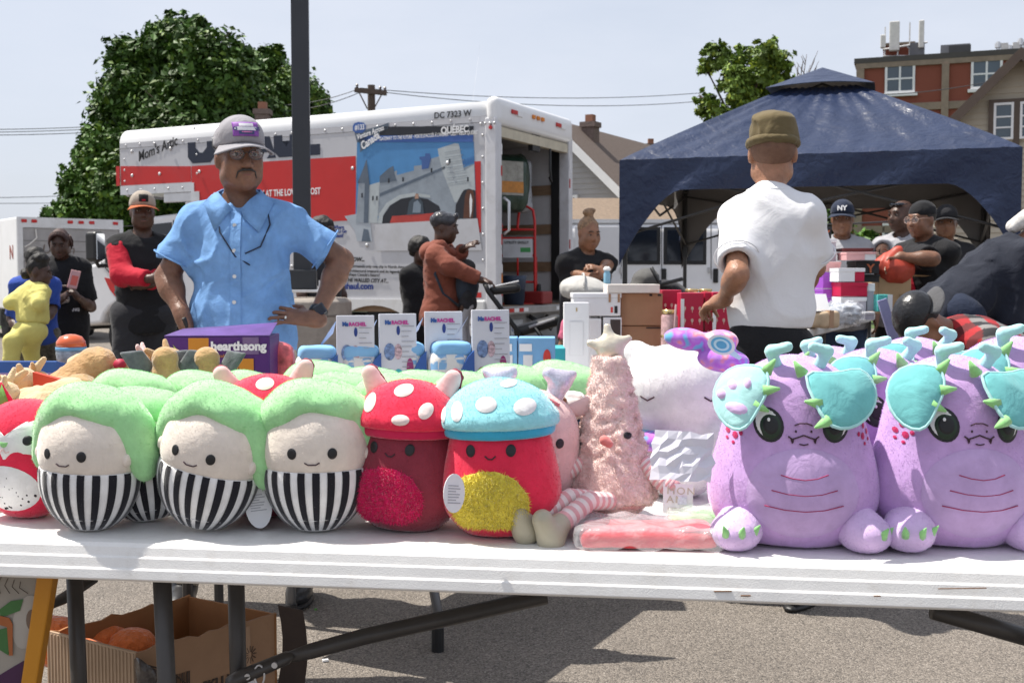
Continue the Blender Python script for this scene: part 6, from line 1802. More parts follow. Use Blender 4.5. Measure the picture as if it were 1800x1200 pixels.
class Person:
  def __init__(s, label, px, D, H, yaw=0., lean=0., side=0., twist=0., hyaw=None, hp=0., hr=0., build=1., skin=SK_br, h=.010, el=None, ha=None, hd=None, kn=None, an=None, hipz=None, fat=1., chestf=1., cat='person', dropx=0., neckf=0., hs=1., shw=1.):
    s.D = D; s.k = k = H / 1.75; s.h = h = h if D < 5 else h * 1.12; s.b = build; s.skin = skin; s.fat = fat; s.hs = hs
    p = W(px, 490, D)
    s.o = empty('person', (p.x, D, 0), 0, label, cat)
    s.org = Vector(s.o.location)
    s.Ry = Matrix.Rotation(R(yaw), 3, 'Z')
    s.Rt = s.Ry @ Matrix.Rotation(R(twist), 3, 'Z') @ Matrix.Rotation(R(side), 3, 'Y') @ Matrix.Rotation(R(lean), 3, 'X')
    s.hip = Vector((dropx, 0, (hipz if hipz is not None else .93 * k)))
    s.hd = hd or {}
    s.Rh = Matrix.Rotation(R(yaw if hyaw is None else hyaw), 3, 'Z') @ Matrix.Rotation(R(hr), 3, 'Y') @ Matrix.Rotation(R(hp), 3, 'X')
    s.chestf = chestf
    s.sh = {1: s.T(.162 * build * shw, .005, 1.395), -1: s.T(-.162 * build * shw, .005, 1.395)}
    s.neck = s.T(0, .012, 1.46); s.hc = s.T(0, -.008 - neckf, 1.555) + s.Rh @ Vector((0, -.012, .062 * k * hs)) 
    el = el or {}; ha = ha or {}
    def J(t, d): return d if t is None else (W(t[0], t[1], D + (t[2] if len(t) > 2 else 0)) - s.org)
    s.el = {q: J(el.get(q), s.T(q * .235 * build, .03, 1.14)) for q in (1, -1)}
    s.wr = {q: J(ha.get(q), s.T(q * .245 * build, -.06, .90)) for q in (1, -1)}
    s.hj = {q: s.hip + s.Ry @ Vector((q * .092 * build * k, 0, -.02 * k)) for q in (1, -1)}
    kn = kn or {}; an = an or {}
    s.kn = {q: (J(kn[q], None) if q in kn and kn[q][1] > 50 else s.Ry @ Vector(kn[q]) * k if q in kn else Vector((s.hip.x, 0, 0)) + s.Ry @ Vector((q * .10 * k, -.02 * k, .50 * k))) for q in (1, -1)}
    s.an = {q: (J(an[q], None) if q in an and an[q][1] > 50 else s.Ry @ Vector(an[q]) * k if q in an else Vector((s.hip.x, 0, 0)) + s.Ry @ Vector((q * .115 * k, .02 * k, .085 * k))) for q in (1, -1)}
  def T(s, x, y, z):             # upright body coordinates -> posed
    return s.hip + s.Rt @ (Vector((x, y, z - .93)) * s.k)
  def Hd(s, x, y, z): return s.hc + s.Rh @ (Vector((x, y, z)) * s.k * s.hs)
  def torso(s, S, g=0., k=.05, top=True, low=True):
    b, kk, f = s.b, s.k, s.fat
    def E(x, y, z, rx, ry, rz): S.ell(s.T(x, y, z), ((rx * b + g) * kk, (ry * b * (f if z < 1.25 else (1 + f) / 2) + g) * kk, (rz + g) * kk), s.Rt, k=k)
    if low: E(0, .01, .93, .16, .115, .12)
    E(0, -.008 * f, 1.07, .152 * (.5 + .5 * f), .108, .15); E(0, -.004, 1.25, .160, .112 * s.chestf, .16)
    E(0, .012, 1.37, .135, .086, .075)
    for q in (1, -1): S.cone(s.T(0, .02, 1.445), s.sh[q], (.052 + g * .6) * kk, (.046 * b + g * .6) * kk, k=.045)
  def hand(s, S, q):
    kk = s.k
    w = s.wr[q]; fd = (w - s.el[q]).normalized()
    hd = s.hd.get(q, {})
    d = Vector(hd['d']).normalized() if 'd' in hd else fd
    n = Vector(hd.get('n', s.Ry @ Vector((-q, 0, 0)))); n = (n - d * n.dot(d)).normalized()      # palm side
    sd = d.cross(n).normalized()
    th = hd.get('thumb', None)
    if th is not None and sd.dot(Vector(th)) < 0: sd = -sd
    elif th is None and sd.dot(s.Ry @ Vector((0, -1, 0))) < 0: sd = -sd
    cu = R(hd.get('curl', 40))
    M = Matrix((sd, n, d)).transposed()
    S.cone(w - d * .02 * kk, w + d * .03 * kk, .026 * kk, .028 * kk, k=.015)
    S.ell(w + d * .052 * kk, (.041 * kk, .016 * kk, .05 * kk), M, k=.012)
    for i, ln in enumerate((.072, .080, .074, .058)):
      b0 = w + d * (.09 - .004 * abs(i - 1.2)) * kk + sd * ((1.5 - i) * .0195) * kk
      sp = sd * ((1.5 - i) * hd.get('spread', .06))
      d1 = (d * math.cos(cu * .5) + n * math.sin(cu * .5) + sp).normalized(); d2 = (d * math.cos(cu * 1.3) + n * math.sin(cu * 1.3) + sp).normalized()
      m = b0 + d1 * ln * .52 * kk; e = m + d2 * ln * .48 * kk
      S.cone(b0 - d * .02 * kk, m, .0096 * kk, .0088 * kk, k=.004); S.cone(m, e, .0088 * kk, .0075 * kk, k=.003)
    t0 = w + d * .03 * kk + sd * .03 * kk; ta = hd.get('ta', .75)
    t1 = t0 + (d * .65 + sd * ta + n * .25).normalized() * .042 * kk; t2 = t1 + (d * .85 + sd * ta * .4 + n * .3).normalized() * .034 * kk
    S.cone(t0 - sd * .01 * kk, t1, .0135 * kk, .011 * kk, k=.008); S.cone(t1, t2, .0105 * kk, .0085 * kk, k=.003)
  def body(s, hands=True, legs=True, shoes=M_shoe, face=True):
    S = SDF(s.h); kk = s.k; b = s.b
    s.torso(S, -.004)
    S.cone(s.T(0, .012, 1.42), s.hc + s.Rh @ Vector((0, .022, -.05)) * kk, .06 * kk * b, .054 * kk * (.5 + .5 * b), k=.03)
    H = lambda x, y, z, r, **a: S.ell(s.Hd(x, y, z), [c * kk * s.hs for c in r], s.Rh, **a)
    H(0, .014, .035, (.074, .093, .083), k=.02); H(0, -.02, -.03, (.064, .072, .082), k=.035); H(0, -.062, -.092, (.030, .024, .02), k=.035)
    for q in (1, -1):
      H(q * .038, -.062, -.026, (.026, .026, .03), k=.03); H(q * .077, .014, -.005, (.009, .019, .031), k=.008)
      H(q * .046, -.012, -.066, (.024, .045, .026), k=.03)
    S.cone(s.Hd(-.034, -.081, .033), s.Hd(.034, -.081, .033), .013 * kk, .013 * kk, k=.02)
    if face:
      for q in (1, -1): H(q * .031, -.097, .012, (.017, .014, .011), k=.012, op='s')
      S.cone(s.Hd(0, -.088, .018), s.Hd(0, -.108, -.026), .0085 * kk, .0145 * kk, k=.012)
      for q in (1, -1): H(q * .0135, -.098, -.031, (.0105, .012, .008), k=.008)
      S.cone(s.Hd(-.019, -.089, -.057), s.Hd(.019, -.089, -.057), .0085 * kk, .0085 * kk, k=.01); S.cone(s.Hd(-.015, -.089, -.069), s.Hd(.015, -.089, -.069), .009 * kk, .009 * kk, k=.008)
    for q in (1, -1):
      S.cone(s.sh[q], s.el[q], .052 * kk * b, .043 * kk * b, k=.03); S.cone(s.el[q], s.wr[q], .043 * kk * b, .028 * kk * b, k=.02)
      m = s.el[q].lerp(s.wr[q], .28); S.ell(m, (.041 * kk * b,) * 3, k=.04)
      if hands: s.hand(S, q)
      if legs:
        S.cone(s.hj[q], s.kn[q], .085 * kk * b, .058 * kk * b, k=.04); S.cone(s.kn[q], s.an[q], .056 * kk * b, .04 * kk, k=.03)
    s.mesh = S.obj('body', s.skin, s.o)
    if face:
      for q in (1, -1):
        e = SDF(.0032); e.ell(s.Hd(q * .031, -.0795, .009), (.0135 * kk * s.hs, .0125 * kk * s.hs, .0085 * kk * s.hs), s.Rh, k=.002); eo = e.obj('eye', M_eyew, s.o)
        e = SDF(.0028); e.ell(s.Hd(q * .031, -.0868, .009), (.0072 * kk * s.hs, .0068 * kk * s.hs, .0072 * kk * s.hs), s.Rh, k=.002); e.obj('iris', M_iris, eo)
        mb = MB(); mb.tube([s.Hd(q * x, y, z) for x, y, z in ((.0155, -.087, .011), (.024, -.0925, .0185), (.037, -.0915, .0185), (.0475, -.083, .012))], [.003, .0045, .0045, .003], 7); mb.obj('eyelid', s.skin, s.o, smooth=True)
        mb = MB(); mb.tube([s.Hd(q * x, y, z) for x, y, z in ((.014, -.099, .031), (.03, -.0975, .037), (.047, -.088, .031))], [.003, .0042, .002], 6); mb.obj('eyebrow', H_blk, s.o, smooth=True)
      mb = MB(); mb.tube([s.Hd(x, y, z) for x, y, z in ((-.024, -.0885, -.0635), (-.01, -.0965, -.0625), (.01, -.0965, -.0625), (.024, -.0885, -.0635))], [.0015, .0028, .0028, .0015], 6); mb.obj('mouth', M_lip, s.o, smooth=True)
    if legs and shoes:
      for q in (1, -1):
        e = SDF(.009); a = s.an[q]; f = s.Ry @ Vector((0, -1, 0)); z0 = max(0, a.z - .085 * kk)
        e.ell(a + Vector((0, 0, -.01)), (.048 * kk, .055 * kk, .06 * kk), s.Ry, k=.03); e.ell(Vector((a.x, a.y, z0 + .04 * kk)) + f * .10 * kk, (.05 * kk, .11 * kk, .042 * kk), s.Ry, k=.04); e.cut = [((0, 0, z0 + .004), (0, 0, -1))]
        so = e.obj('shoe', shoes, s.o)
        c = Vector((a.x, a.y, z0)) + f * .075 * kk
        e = SDF(.009); e.ell(c + Vector((0, 0, .012)), (.053 * kk, .145 * kk, .022 * kk), s.Ry, k=.01); e.cut = [((0, 0, z0 + .001), (0, 0, -1)), ((0, 0, z0 + .026), (0, 0, 1))]; e.obj('sole', M_black if shoes is M_shoe else M_shoew, so)
    return s
  def shirt(s, m, sleeve=.62, hem=.86, g=.022, sg=.026, neck=.075, amp=.005, freq=24, name='shirt', seed=2, h=None, opening=True, color=None, aniso=(1, 1, 1), fold=True):
    S = SDF(h or s.h, amp=amp, freq=freq, seed=seed, aniso=aniso); kk, b = s.k, s.b
    S.fold = fold
    up = s.Rt @ Vector((0, 0, 1))
    for q in (1, -1):
      A, B, C = s.sh[q], s.el[q], s.wr[q]; d = (B - A)
      if sleeve <= 1:
        e = A.lerp(B, sleeve); S.cone(A - d * .02, A.lerp(B, sleeve * 1.25), (.041 * b + sg * .55) * kk, (.047 * b + sg * 1.1) * kk, k=.04, clip=[(e, d)])
        if opening: S.cone(A.lerp(B, sleeve * .55), A.lerp(B, sleeve * 1.5), (.042 * b) * kk, (.05 * b + sg * .7) * kk, k=.006, op='s')
      else:
        S.cone(A - d * .02, B, (.046 * b + sg) * kk, (.043 * b + sg) * kk, k=.035); e = B.lerp(C, sleeve - 1)
        S.cone(B, C, (.043 * b + sg) * kk, (.034 * b + sg * .7) * kk, k=.025, clip=[(e, C - B)])
    n0 = len(S.P)
    s.torso(S, g, low=hem < 1.0)
    if hem < .93: S.ell(s.T(0, .0, hem + .05), ((.155 * b + g * 1.3) * kk, (.112 * b * s.fat + g * 1.3) * kk, .16 * kk), s.Rt, k=.06)
    S.P = S.P[:n0] + [(f, l, u, k, op, (c or []) + [(s.T(0, 0, hem), -up)]) for f, l, u, k, op, c in S.P[n0:]]
    if neck: S.cone(s.T(0, -.012, 1.445), s.T(0, -.04, 1.62), neck * kk * .72, neck * kk * 1.2, k=.012, op='s')
    return S.obj(name, m, s.o, color=color)
  def pants(s, m, g=.02, hem=None, amp=.005, name='trousers', skirt=False, legs=True, top=1.0):
    S = SDF(max(.015, s.h), amp=amp, freq=20, seed=5); kk, b = s.k, s.b
    S.ell(s.hip + s.Rt @ Vector((0, .01, 0)), ((.16 * b + g) * kk, (.115 * b * (.5 + .5 * s.fat) + g) * kk, .13 * kk), s.Ry, k=.04, clip=[(s.T(0, 0, top), s.Rt @ Vector((0, 0, 1)))])
    for q in (1, -1):
      S.cone(s.hj[q], s.kn[q], (.088 * b + g) * kk, (.058 * b + g) * kk, k=.035); e = s.an[q] if hem is None else s.kn[q].lerp(s.an[q], hem)
      S.cone(s.kn[q], s.an[q], (.058 * b + g) * kk, (.048 + g) * kk, k=.03, clip=[(e, s.an[q] - s.kn[q])])
    return S.obj(name, m, s.o)
  # ---- headwear and hair
  def hair(s, kind, m):
    kk = s.k * s.hs; H = lambda S, x, y, z, r, **a: S.ell(s.Hd(x, y, z), [c * kk for c in r], s.Rh, **a)
    if kind == 'short':
      S = SDF(.007, amp=.002, freq=90); H(S, 0, .020, .042, (.079, .094, .086), k=.01); H(S, 0, -.062, -.02, (.085, .055, .066), k=.02, op='s'); H(S, 0, 0, -.075, (.1, .1, .06), k=.01, op='s')
    elif kind == 'afro':
      S = SDF(.008, amp=.006, freq=75); H(S, 0, .02, .062, (.095, .105, .085), k=.01); H(S, 0, .05, .02, (.088, .07, .075), k=.03); H(S, 0, -.075, -.025, (.085, .05, .07), k=.02, op='s')
    elif kind == 'braids':
      S = SDF(.006); r = random.Random(3)
      for i in range(13):
        a = R(-84 + 14 * i); 
        P = [s.Hd(.07 * math.sin(a) * math.cos(t), .012 - .085 * math.cos(t) if 0 else .015 + .09 * math.sin(t - 1.0), .042 + .08 * math.cos(a) * math.cos(t - .35)) for t in (-.35, .1, .6, 1.1, 1.55)]
        for u, v in zip(P[:-1], P[1:]): S.cone(u, v, .0115 * kk, k=.003)
      H(S, 0, .022, .04, (.071, .088, .08), k=.004)
    elif kind == 'bun':
      S = SDF(.006, amp=.0025, freq=120); H(S, 0, .022, .044, (.078, .09, .084), k=.01); H(S, 0, -.075, -.015, (.08, .055, .068), k=.02, op='s'); H(S, 0, 0, -.08, (.1, .12, .055), k=.01, op='s')
      S.cone(s.Hd(0, .02, .12), s.Hd(0, .03, .145), .032 * kk, .03 * kk, k=.02); H(S, -.012, .025, .158, (.042, .036, .026), k=.012); H(S, .016, .03, .172, (.034, .032, .022), k=.008)
    elif kind == 'puff':
      S = SDF(.007, amp=.006, freq=70, seed=3); H(S, 0, .02, .045, (.079, .092, .084), k=.01); H(S, 0, -.072, -.02, (.085, .052, .066), k=.02, op='s'); H(S, 0, -.0, .12, (.085, .07, .05), k=.02); H(S, .05, .10, -.02, (.05, .05, .05), k=.02)
    return S.obj('hair', m, s.o)
  def cap(s, m, mb_, patchm=None, back=False, txt=None, mesh=None, tilt=0., wide=1.):
    kk = s.k * s.hs; f = -1 if not back else 1
    S = SDF(.006); up = s.Rh @ Vector((0, -.12 * -f * 0 + 0.0, 1))
    pl = s.Hd(0, 0, .042); n = s.Rh @ Vector((0, .10 * f, -1)).normalized()
    S.ell(s.Hd(0, .012, .048), [.0875 * kk, .105 * kk, .092 * kk], s.Rh, k=.01, clip=[(pl, n)]); S.ell(s.Hd(0, .03 * f + .0, .078), [.075 * kk, .085 * kk, .07 * kk], s.Rh, k=.03, clip=[(pl, n)])
    if mesh: 
      def colf(v): return None
    co = S.obj('cap', m, s.o)
    if mesh:
      S2 = SDF(.006); S2.ell(s.Hd(0, .0125, .048), [.0885 * kk, .106 * kk, .093 * kk], s.Rh, k=.01, clip=[(pl, n), (s.Hd(0, .012, 0), s.Rh @ Vector((0, -1, 0)))]); S2.obj('mesh_back', mesh, co)
    mb = MB()
    def br(u, v):
      a = R(-64 + 128 * u); r0 = .096 + .074 * v * (max(0., math.cos(a * 1.25)) ** .6)
      x = .91 * r0 * math.sin(a); y = -r0 * math.cos(a) * 1.08 * (1) + .008
      z = .047 - .62 * abs(x) ** 1.6 * (.75 + .6 * v) - v * .014 + tilt * v
      return s.Hd(x, -y * f if f > 0 else y, z)
    mb.grid(br, 24, 6); mb.obj('brim', mb_, co, smooth=True, solid=.004)
    S3 = SDF(.004); S3.ell(s.Hd(0, .012, .14), (.007 * kk,) * 3, k=.002); S3.obj('button', mb_, co)
    if txt:
      # embroidered badge on the front panel
      bw, bh, cols = txt
      mb = MB()
      def bd(u, v):
        x = (u - .5) * bw; z = .092 + (v - .5) * bh
        y = -math.sqrt(max(0, 1 - (x / .0875) ** 2 - ((z - .048) / .092) ** 2)) * .105 + .012
        y2 = -math.sqrt(max(0, 1 - (x / .075) ** 2 - ((z - .078) / .07) ** 2)) * .085 + .03 * f
        return s.Hd(x, min(y, y2) - .004, z)
      mb.grid(bd, 14, 8); o = mb.obj('badge', cols[0], co, smooth=True, solid=.003)
      for k, (u0, u1, v0, v1, m_) in enumerate(cols[1]):
        q = MB(); q.grid(lambda u, v: Vector(bd(u0 + (u1 - u0) * u, v0 + (v1 - v0) * v)) + s.Rh @ Vector((0, -.003, .0005)), 4, 2); q.obj('stitching', m_, o, smooth=True)
    return co
  def glasses(s, m, lens=None, w=.026, hh=.019):
    mb = MB()
    for q in (1, -1):
      mb.tube([s.Hd(q * .033 + w * math.cos(t) * (1 if abs(math.cos(t)) < .8 else .97), -.103 + .004 * abs(math.cos(t)), .008 + hh * math.sin(t)) for t in [6.283 * i / 18 for i in range(18)]], .0015 * s.k, 6, closed=True)
      mb.tube([s.Hd(q * (.033 + w), -.1, .014), s.Hd(q * .072, -.06, .016), s.Hd(q * .079, .01, .012)], .0015 * s.k, 6)
    mb.tube([s.Hd(-.009, -.103, .012), s.Hd(0, -.106, .015), s.Hd(.009, -.103, .012)], .0014 * s.k, 6)
    o = mb.obj('glasses', m, s.o, smooth=True)
    if lens:
      for q in (1, -1):
        l = MB(); l.prism([s.Hd(q * .033 + w * .95 * math.cos(t), -.1015, .008 + hh * .95 * math.sin(t)) for t in [6.283 * i / 16 for i in range(16)]], s.Rh @ Vector((0, .0008, 0))); l.obj('lens', lens, o)
    return o
  def print_(s, txt, size, m, z=1.28, dy=-.15, rows=None):
    M = Matrix.Translation(s.T(0, dy, z)) @ s.Rt.to_4x4() @ Matrix.Rotation(R(90), 4, 'X')
    o = text('shirt_print', txt, size * s.k, m, s.o, M=M, align='CENTER', bold=.001)
    return o
def wrap_text(o, tgt, off=.003):
  """lay flat lettering onto the cloth behind it"""
  bv = bvh_of(tgt); M = o.matrix_local; Mi = M.inverted(); d = (M.to_3x3() @ Vector((0, 0, -1))).normalized()
  for v in o.data.vertices:
    p = M @ v.co; h = bv.ray_cast(p - d * .3, d)
    if h[0] is not None: v.co = Mi @ (h[0] - d * (off + (.0008 if v.co.z > 0 else 0)))

# ---------------------------------------------------------------- man in the blue shirt
P = Person('man in light blue short sleeved shirt and grey cap with hands on hips', 424, 4.12, 1.74, yaw=6, hyaw=27, hp=1, hr=-2, build=.96, skin=SK_br, h=.0075, fat=1.25, hs=1.02, shw=1.03, an={-1: (-.215, -.01, .085), 1: (.20, .05, .085)},
       el={-1: (294, 487, -.02), 1: (601, 458, .06)}, ha={-1: (322, 558, -.12), 1: (553, 562, -.10)}, hd={1: dict(d=(-.92, -.12, .16), n=(0, .5, -.6), thumb=(0, 0, 1), curl=14, spread=.16, ta=.9), -1: dict(d=(.35, -.2, -.9), n=(.7, .3, 0), thumb=(0, 1, .2), curl=55)})
P.body(shoes=M_shoe)
for q_, (px, py) in ((-1, (352, 1062)), (1, (545, 1042))): pass
sh = P.shirt(C_lblue, sleeve=.74, hem=.885, g=.018, sg=.030, neck=.085, amp=.009, freq=17, h=.0075, seed=11)
P.pants(C_khaki)
bv = bvh_of(sh)
def onshirt(x, z, off=.003):
  o_ = P.T(x, -.6, z); d_ = P.Rt @ Vector((0, 1, 0)); h_ = bv.ray_cast(o_, d_); return (h_[0] - d_ * off) if h_[0] is not None else P.T(x, -.16, z)
mb = MB(); rows = [(onshirt(-.018, z, .003), onshirt(.018, z, .004)) for z in [.9 + .02 * i for i in range(27)]]
for (a, b), (c, d) in zip(rows[:-1], rows[1:]): mb.add([a, b, d, c], [(0, 1, 2, 3)])
pk = mb.obj('placket', C_lblue, sh, solid=.0025)
for z in (1.375, 1.285, 1.195, 1.105, 1.015, .925):
  p = onshirt(-.004, z, .005); mb = MB(); dd = P.Rt @ Vector((0, -1, 0)); mb.cyl(p, p + dd * .003, .0068, n=12); mb.obj('button', mat('button_pearl', (.62, .62, .6), .3), sh)
def outside(p, off):      # nearest place just outside the shirt
  h_ = bv.find_nearest(p)
  n_ = h_[1]
  return h_[0] + n_ * off
for q in (1, -1):      # collar leaves
  mb = MB(); A = [P.T(q * x, y, z) for x, y, z in ((.012, -.098, 1.43), (.045, -.085, 1.468), (.074, -.03, 1.498), (.068, .04, 1.512), (.0, .078, 1.518))]
  B = [P.T(q * x, y, z) for x, y, z in ((.030, -.15, 1.415), (.088, -.14, 1.358), (.122, -.035, 1.445), (.10, .07, 1.465), (.0, .115, 1.465))]
  B = [outside(p_, .005) for p_ in B]; Mm = [a_.lerp(b_, .4) + Vector((0, -.002, .005)) for a_, b_ in zip(A, B)]
  mb.add(A + Mm + B, [(r_ * 5 + i, r_ * 5 + i + 1, r_ * 5 + i + 6, r_ * 5 + i + 5) for r_ in (0, 1) for i in range(4)])
  mb.obj('collar', C_lblue, sh, smooth=True, solid=.004)
for q in (1, -1):      # stitched sleeve cuffs
  A, B = P.sh[q], P.el[q]; d = (B - A).normalized(); e = A.lerp(B, .70); x, y = frame(d); r = (.05 * P.b + .034) * P.k
  mb = MB(); mb.tube([e + x * r * math.cos(t) + y * r * math.sin(t) for t in [6.283 * i / 28 for i in range(28)]], .003, 6, closed=True); mb.obj('cuff_seam', C_lblue, sh, smooth=True)
p0, p1 = onshirt(.07, 1.42), onshirt(.10, 1.37)
mb = MB(); mb.tube([P.T(-.075, -.06, 1.47), onshirt(-.055, 1.35, .006), onshirt(.0, 1.265, .007), onshirt(.05, 1.235, .006)], .0028, 6); mb.tube([P.T(.088, -.02, 1.50), onshirt(.115, 1.38, .006), onshirt(.085, 1.30, .006), onshirt(.035, 1.275, .006)], .0028, 6); mb.obj('glasses_cord', C_navy, P.o, smooth=True)
M_cap = cloth('cap_grey', (.30, .29, .31), var=.04, bs=500)
pat = mat('patch_purple', (.22, .06, .34), .6, var=.15, vs=60); pw = mat('patch_white', (.75, .74, .78), .6); pn = mat('patch_navy', (.04, .06, .16), .6); pp = mat('patch_pink', (.7, .2, .42), .6)
cp_ = P.cap(M_cap, M_cap, txt=(.088, .048, (pat, [(.22, .78, .70, .92, pw), (.05, .95, .40, .66, pw), (.2, .8, .12, .36, pn), (.3, .7, .24, .32, pp)])), mesh=mat('cap_mesh', (.06, .06, .065), .8, bump=1, bs=900), tilt=-.004)
t_ = text('badge_lettering', 'CHAMPIONS', .0165, pn, cp_, M=Matrix.Translation(P.Hd(0, -.112, .088)) @ P.Rh.to_4x4() @ Matrix.Rotation(R(78), 4, 'X'), align='CENTER', bold=.0006)
P.glasses(mat('wire_frame', (.10, .10, .11), .3, metal=.7), mat('spectacle_lens', (.6, .6, .65), .05, var=0, alpha=.07, spec=.9))
mb = MB(); mb.tube([P.Hd(x, y, z) for x, y, z in ((-.036, -.082, -.074), (-.030, -.090, -.052), (-.014, -.101, -.0445), (0, -.103, -.046), (.014, -.101, -.0445), (.030, -.090, -.052), (.036, -.082, -.074))], [.0015, .003, .0042, .0036, .0042, .003, .0015], 7); mb.obj('moustache', H_grey, P.o, smooth=True)
w = P.wr[1]; d = (w - P.el[1]).normalized(); x, y = frame(d); c = w - d * .035
mb = MB(); mb.tube([c + d * k for k in (-.014, -.012, .012, .014)], [.030, .0335, .0335, .030], 16); wa = mb.obj('watch_strap', M_black, P.o, smooth=True)
MB().box(c + Vector((.012, -.030, .010)), (.038, .012, .040), Euler((0, R(-30), 0))).obj('watch_face', mat('watch_glass', (.02, .025, .035), .15), wa, bevel=.005)
v_ = Vector((-.92, -.12, .16)).normalized(); mb = MB(); q_ = P.wr[1] + v_ * .098 + Vector((0, -.006, -.012)); mb.cyl(q_, q_ + v_ * .006, .0112, n=14); mb.obj('ring', mat('silver', (.7, .68, .62), .2, metal=1), P.o)
MB().box(P.wr[-1] + Vector((.03, -.03, -.05)), (.012, .02, .11), Euler((R(12), R(-18), 0))).obj('held_pen', M_black, P.o, bevel=.003)

# ---------------------------------------------------------------- man in the white polo shirt (seen from behind)
P = Person('man in white polo shirt and olive beanie seen from behind', 1354, 4.1, 1.76, yaw=146, twist=0, hyaw=172, build=.84, skin=SK_tan, h=.0078, fat=1.05, hs=1.02, shw=1.0,
       el={1: (1297, 482, -.16), -1: (1432, 470, .05)}, ha={1: (1270, 528, -.02), -1: (1385, 540, .40)}, hd={1: dict(d=(-.35, .75, -.15), n=(.3, 0, -.8), curl=75, thumb=(1, 0, 0)), -1: dict(curl=40)})
P.body()
sh = P.shirt(C_white, sleeve=.80, hem=1.0, g=.026, sg=.032, neck=.07, amp=.0055, freq=11, h=.0078, seed=4)
P.pants(C_blk, top=1.06)
mb = MB(); mb.tube([P.T(.078 * math.cos(t), .012 + .066 * math.sin(t), 1.475 - .012 * math.sin(-t)) for t in [6.283 * i / 26 for i in range(26)]], [.011] * 26, 8, closed=True, flat=None); mb.obj('neckband', C_white, sh, smooth=True)
for q in (1, -1):
  A, B = P.sh[q], P.el[q]; d = (B - A).normalized(); e = A.lerp(B, .72); x, y = frame(d); r = (.05 * P.b + .036) * P.k
  mb = MB(); mb.tube([e + x * r * math.cos(t) + y * r * math.sin(t) for t in [6.283 * i / 28 for i in range(28)]], .0028, 6, closed=True); mb.obj('cuff_seam', C_white, sh, smooth=True)
kk = P.k * P.hs
S = SDF(.006, amp=.006, freq=26, seed=8); S.fold = True; S.ell(P.Hd(0, .012, .062), (.083 * kk, .101 * kk, .076 * kk), P.Rh, k=.01, clip=[(P.Hd(0, 0, .02), P.Rh @ Vector((0, .12, -1)))]); S.ell(P.Hd(0, .03, .112), (.07 * kk, .075 * kk, .03 * kk), P.Rh, k=.03); bn = S.obj('beanie', C_olive, P.o)
S = SDF(.006, amp=.002, freq=30); 
for i in range(26):
  t = 6.283 * i / 26; t2 = 6.283 * (i + 1) / 26
  S.cone(P.Hd(.081 * math.cos(t), .012 + .098 * math.sin(t), .034 + .010 * math.sin(t)), P.Hd(.081 * math.cos(t2), .012 + .098 * math.sin(t2), .034 + .010 * math.sin(t2)), .013 * kk, k=.01)
S.obj('beanie_cuff', C_olive, bn)
S = SDF(.007); S.ell(P.Hd(0, .018, .018), (.0775 * kk, .0935 * kk, .075 * kk), P.Rh, k=.01); S.ell(P.Hd(0, -.07, -.02), (.09 * kk, .06 * kk, .08 * kk), P.Rh, k=.02, op='s'); S.obj('cropped_hair', mat('stubble', (.16, .085, .055), .8, var=.15, vs=80), P.o)

# ---------------------------------------------------------------- other people
# man in red and black jacket beside the truck cab
P = Person('man in black and red varsity jacket and cap beside the truck cab', 252, 7.9, 1.77, yaw=30, hyaw=22, build=1.0, skin=SK_dk, h=.011, fat=1.1,
       el={-1: (214, 484, -.20), 1: (285, 470, .1)}, ha={-1: (262, 490, -.32), 1: (262, 500, -.2)}, hd={-1: dict(d=(1, -.2, 0), curl=60), 1: dict(d=(-1, -.2, 0), curl=60)})
P.body()
P.shirt(C_blk, sleeve=.2, hem=.80, g=.028, sg=.03, neck=.085, name='jacket', opening=False, amp=.006)
S = SDF(.011, amp=.005, freq=24, seed=6); S.fold = True
for q in (1, -1):
  A, B, C = P.sh[q], P.el[q], P.wr[q]; S.cone(A.lerp(B, .12), B, .082, .074, k=.03, clip=[(A.lerp(B, .06), A - B)]); S.cone(B, C, .07, .052, k=.03, clip=[(B.lerp(C, .92), C - B)])
S.obj('jacket_sleeves', C_red, P.o)
S = SDF(.011); S.ell(P.T(.035, -.075, 1.24), (.055, .06, .19), P.Rt, k=.01); S.obj('tee', cloth('tee_pattern', (.16, .03, .02), var=1., vs=22), P.o)
P.pants(C_char, g=.045)
P.hair('short', H_blk); P.cap(cloth('cap_tan', (.36, .31, .26)), cloth('brim_orange', (.5, .13, .05)), txt=(.06, .05, (cloth('cap_black', (.02, .02, .02)), [(.3, .7, .1, .3, C_red)])), mesh=C_blk)
# woman looking at her phone
P = Person('woman in black printed tee looking down at a pink phone', 113, 9.4, 1.60, yaw=8, lean=6, hyaw=12, hp=22, neckf=.03, build=1.04, skin=SK_dk, h=.012, fat=1.15, hs=1.08,
       el={-1: (84, 545, -.02), 1: (160, 540, .0)}, ha={-1: (112, 522, -.28), 1: (134, 520, -.28)}, hd={-1: dict(d=(.5, -.4, .3), curl=30), 1: dict(d=(-.4, -.2, .8), curl=60, n=(-1, 0, 0))})
P.body()
sh = P.shirt(C_blk, sleeve=.85, hem=.78, g=.035, sg=.03, amp=.006); P.pants(C_blk, g=.03)
t_ = P.print_('BABY & THE GANG', .038, M_wink, 1.02); wrap_text(t_, sh)
S = SDF(.012); S.ell(P.T(.01, -.155 * 1.04, 1.13), (.075, .02, .055), P.Rt, k=.01); S.obj('shirt_picture', cloth('print_grey', (.28, .25, .24), var=.5, vs=20), sh)
P.hair('braids', mat('hair_redbraids', (.05, .022, .018), .6, var=.6, vs=40, bump=.8, bs=120))
mb = MB()
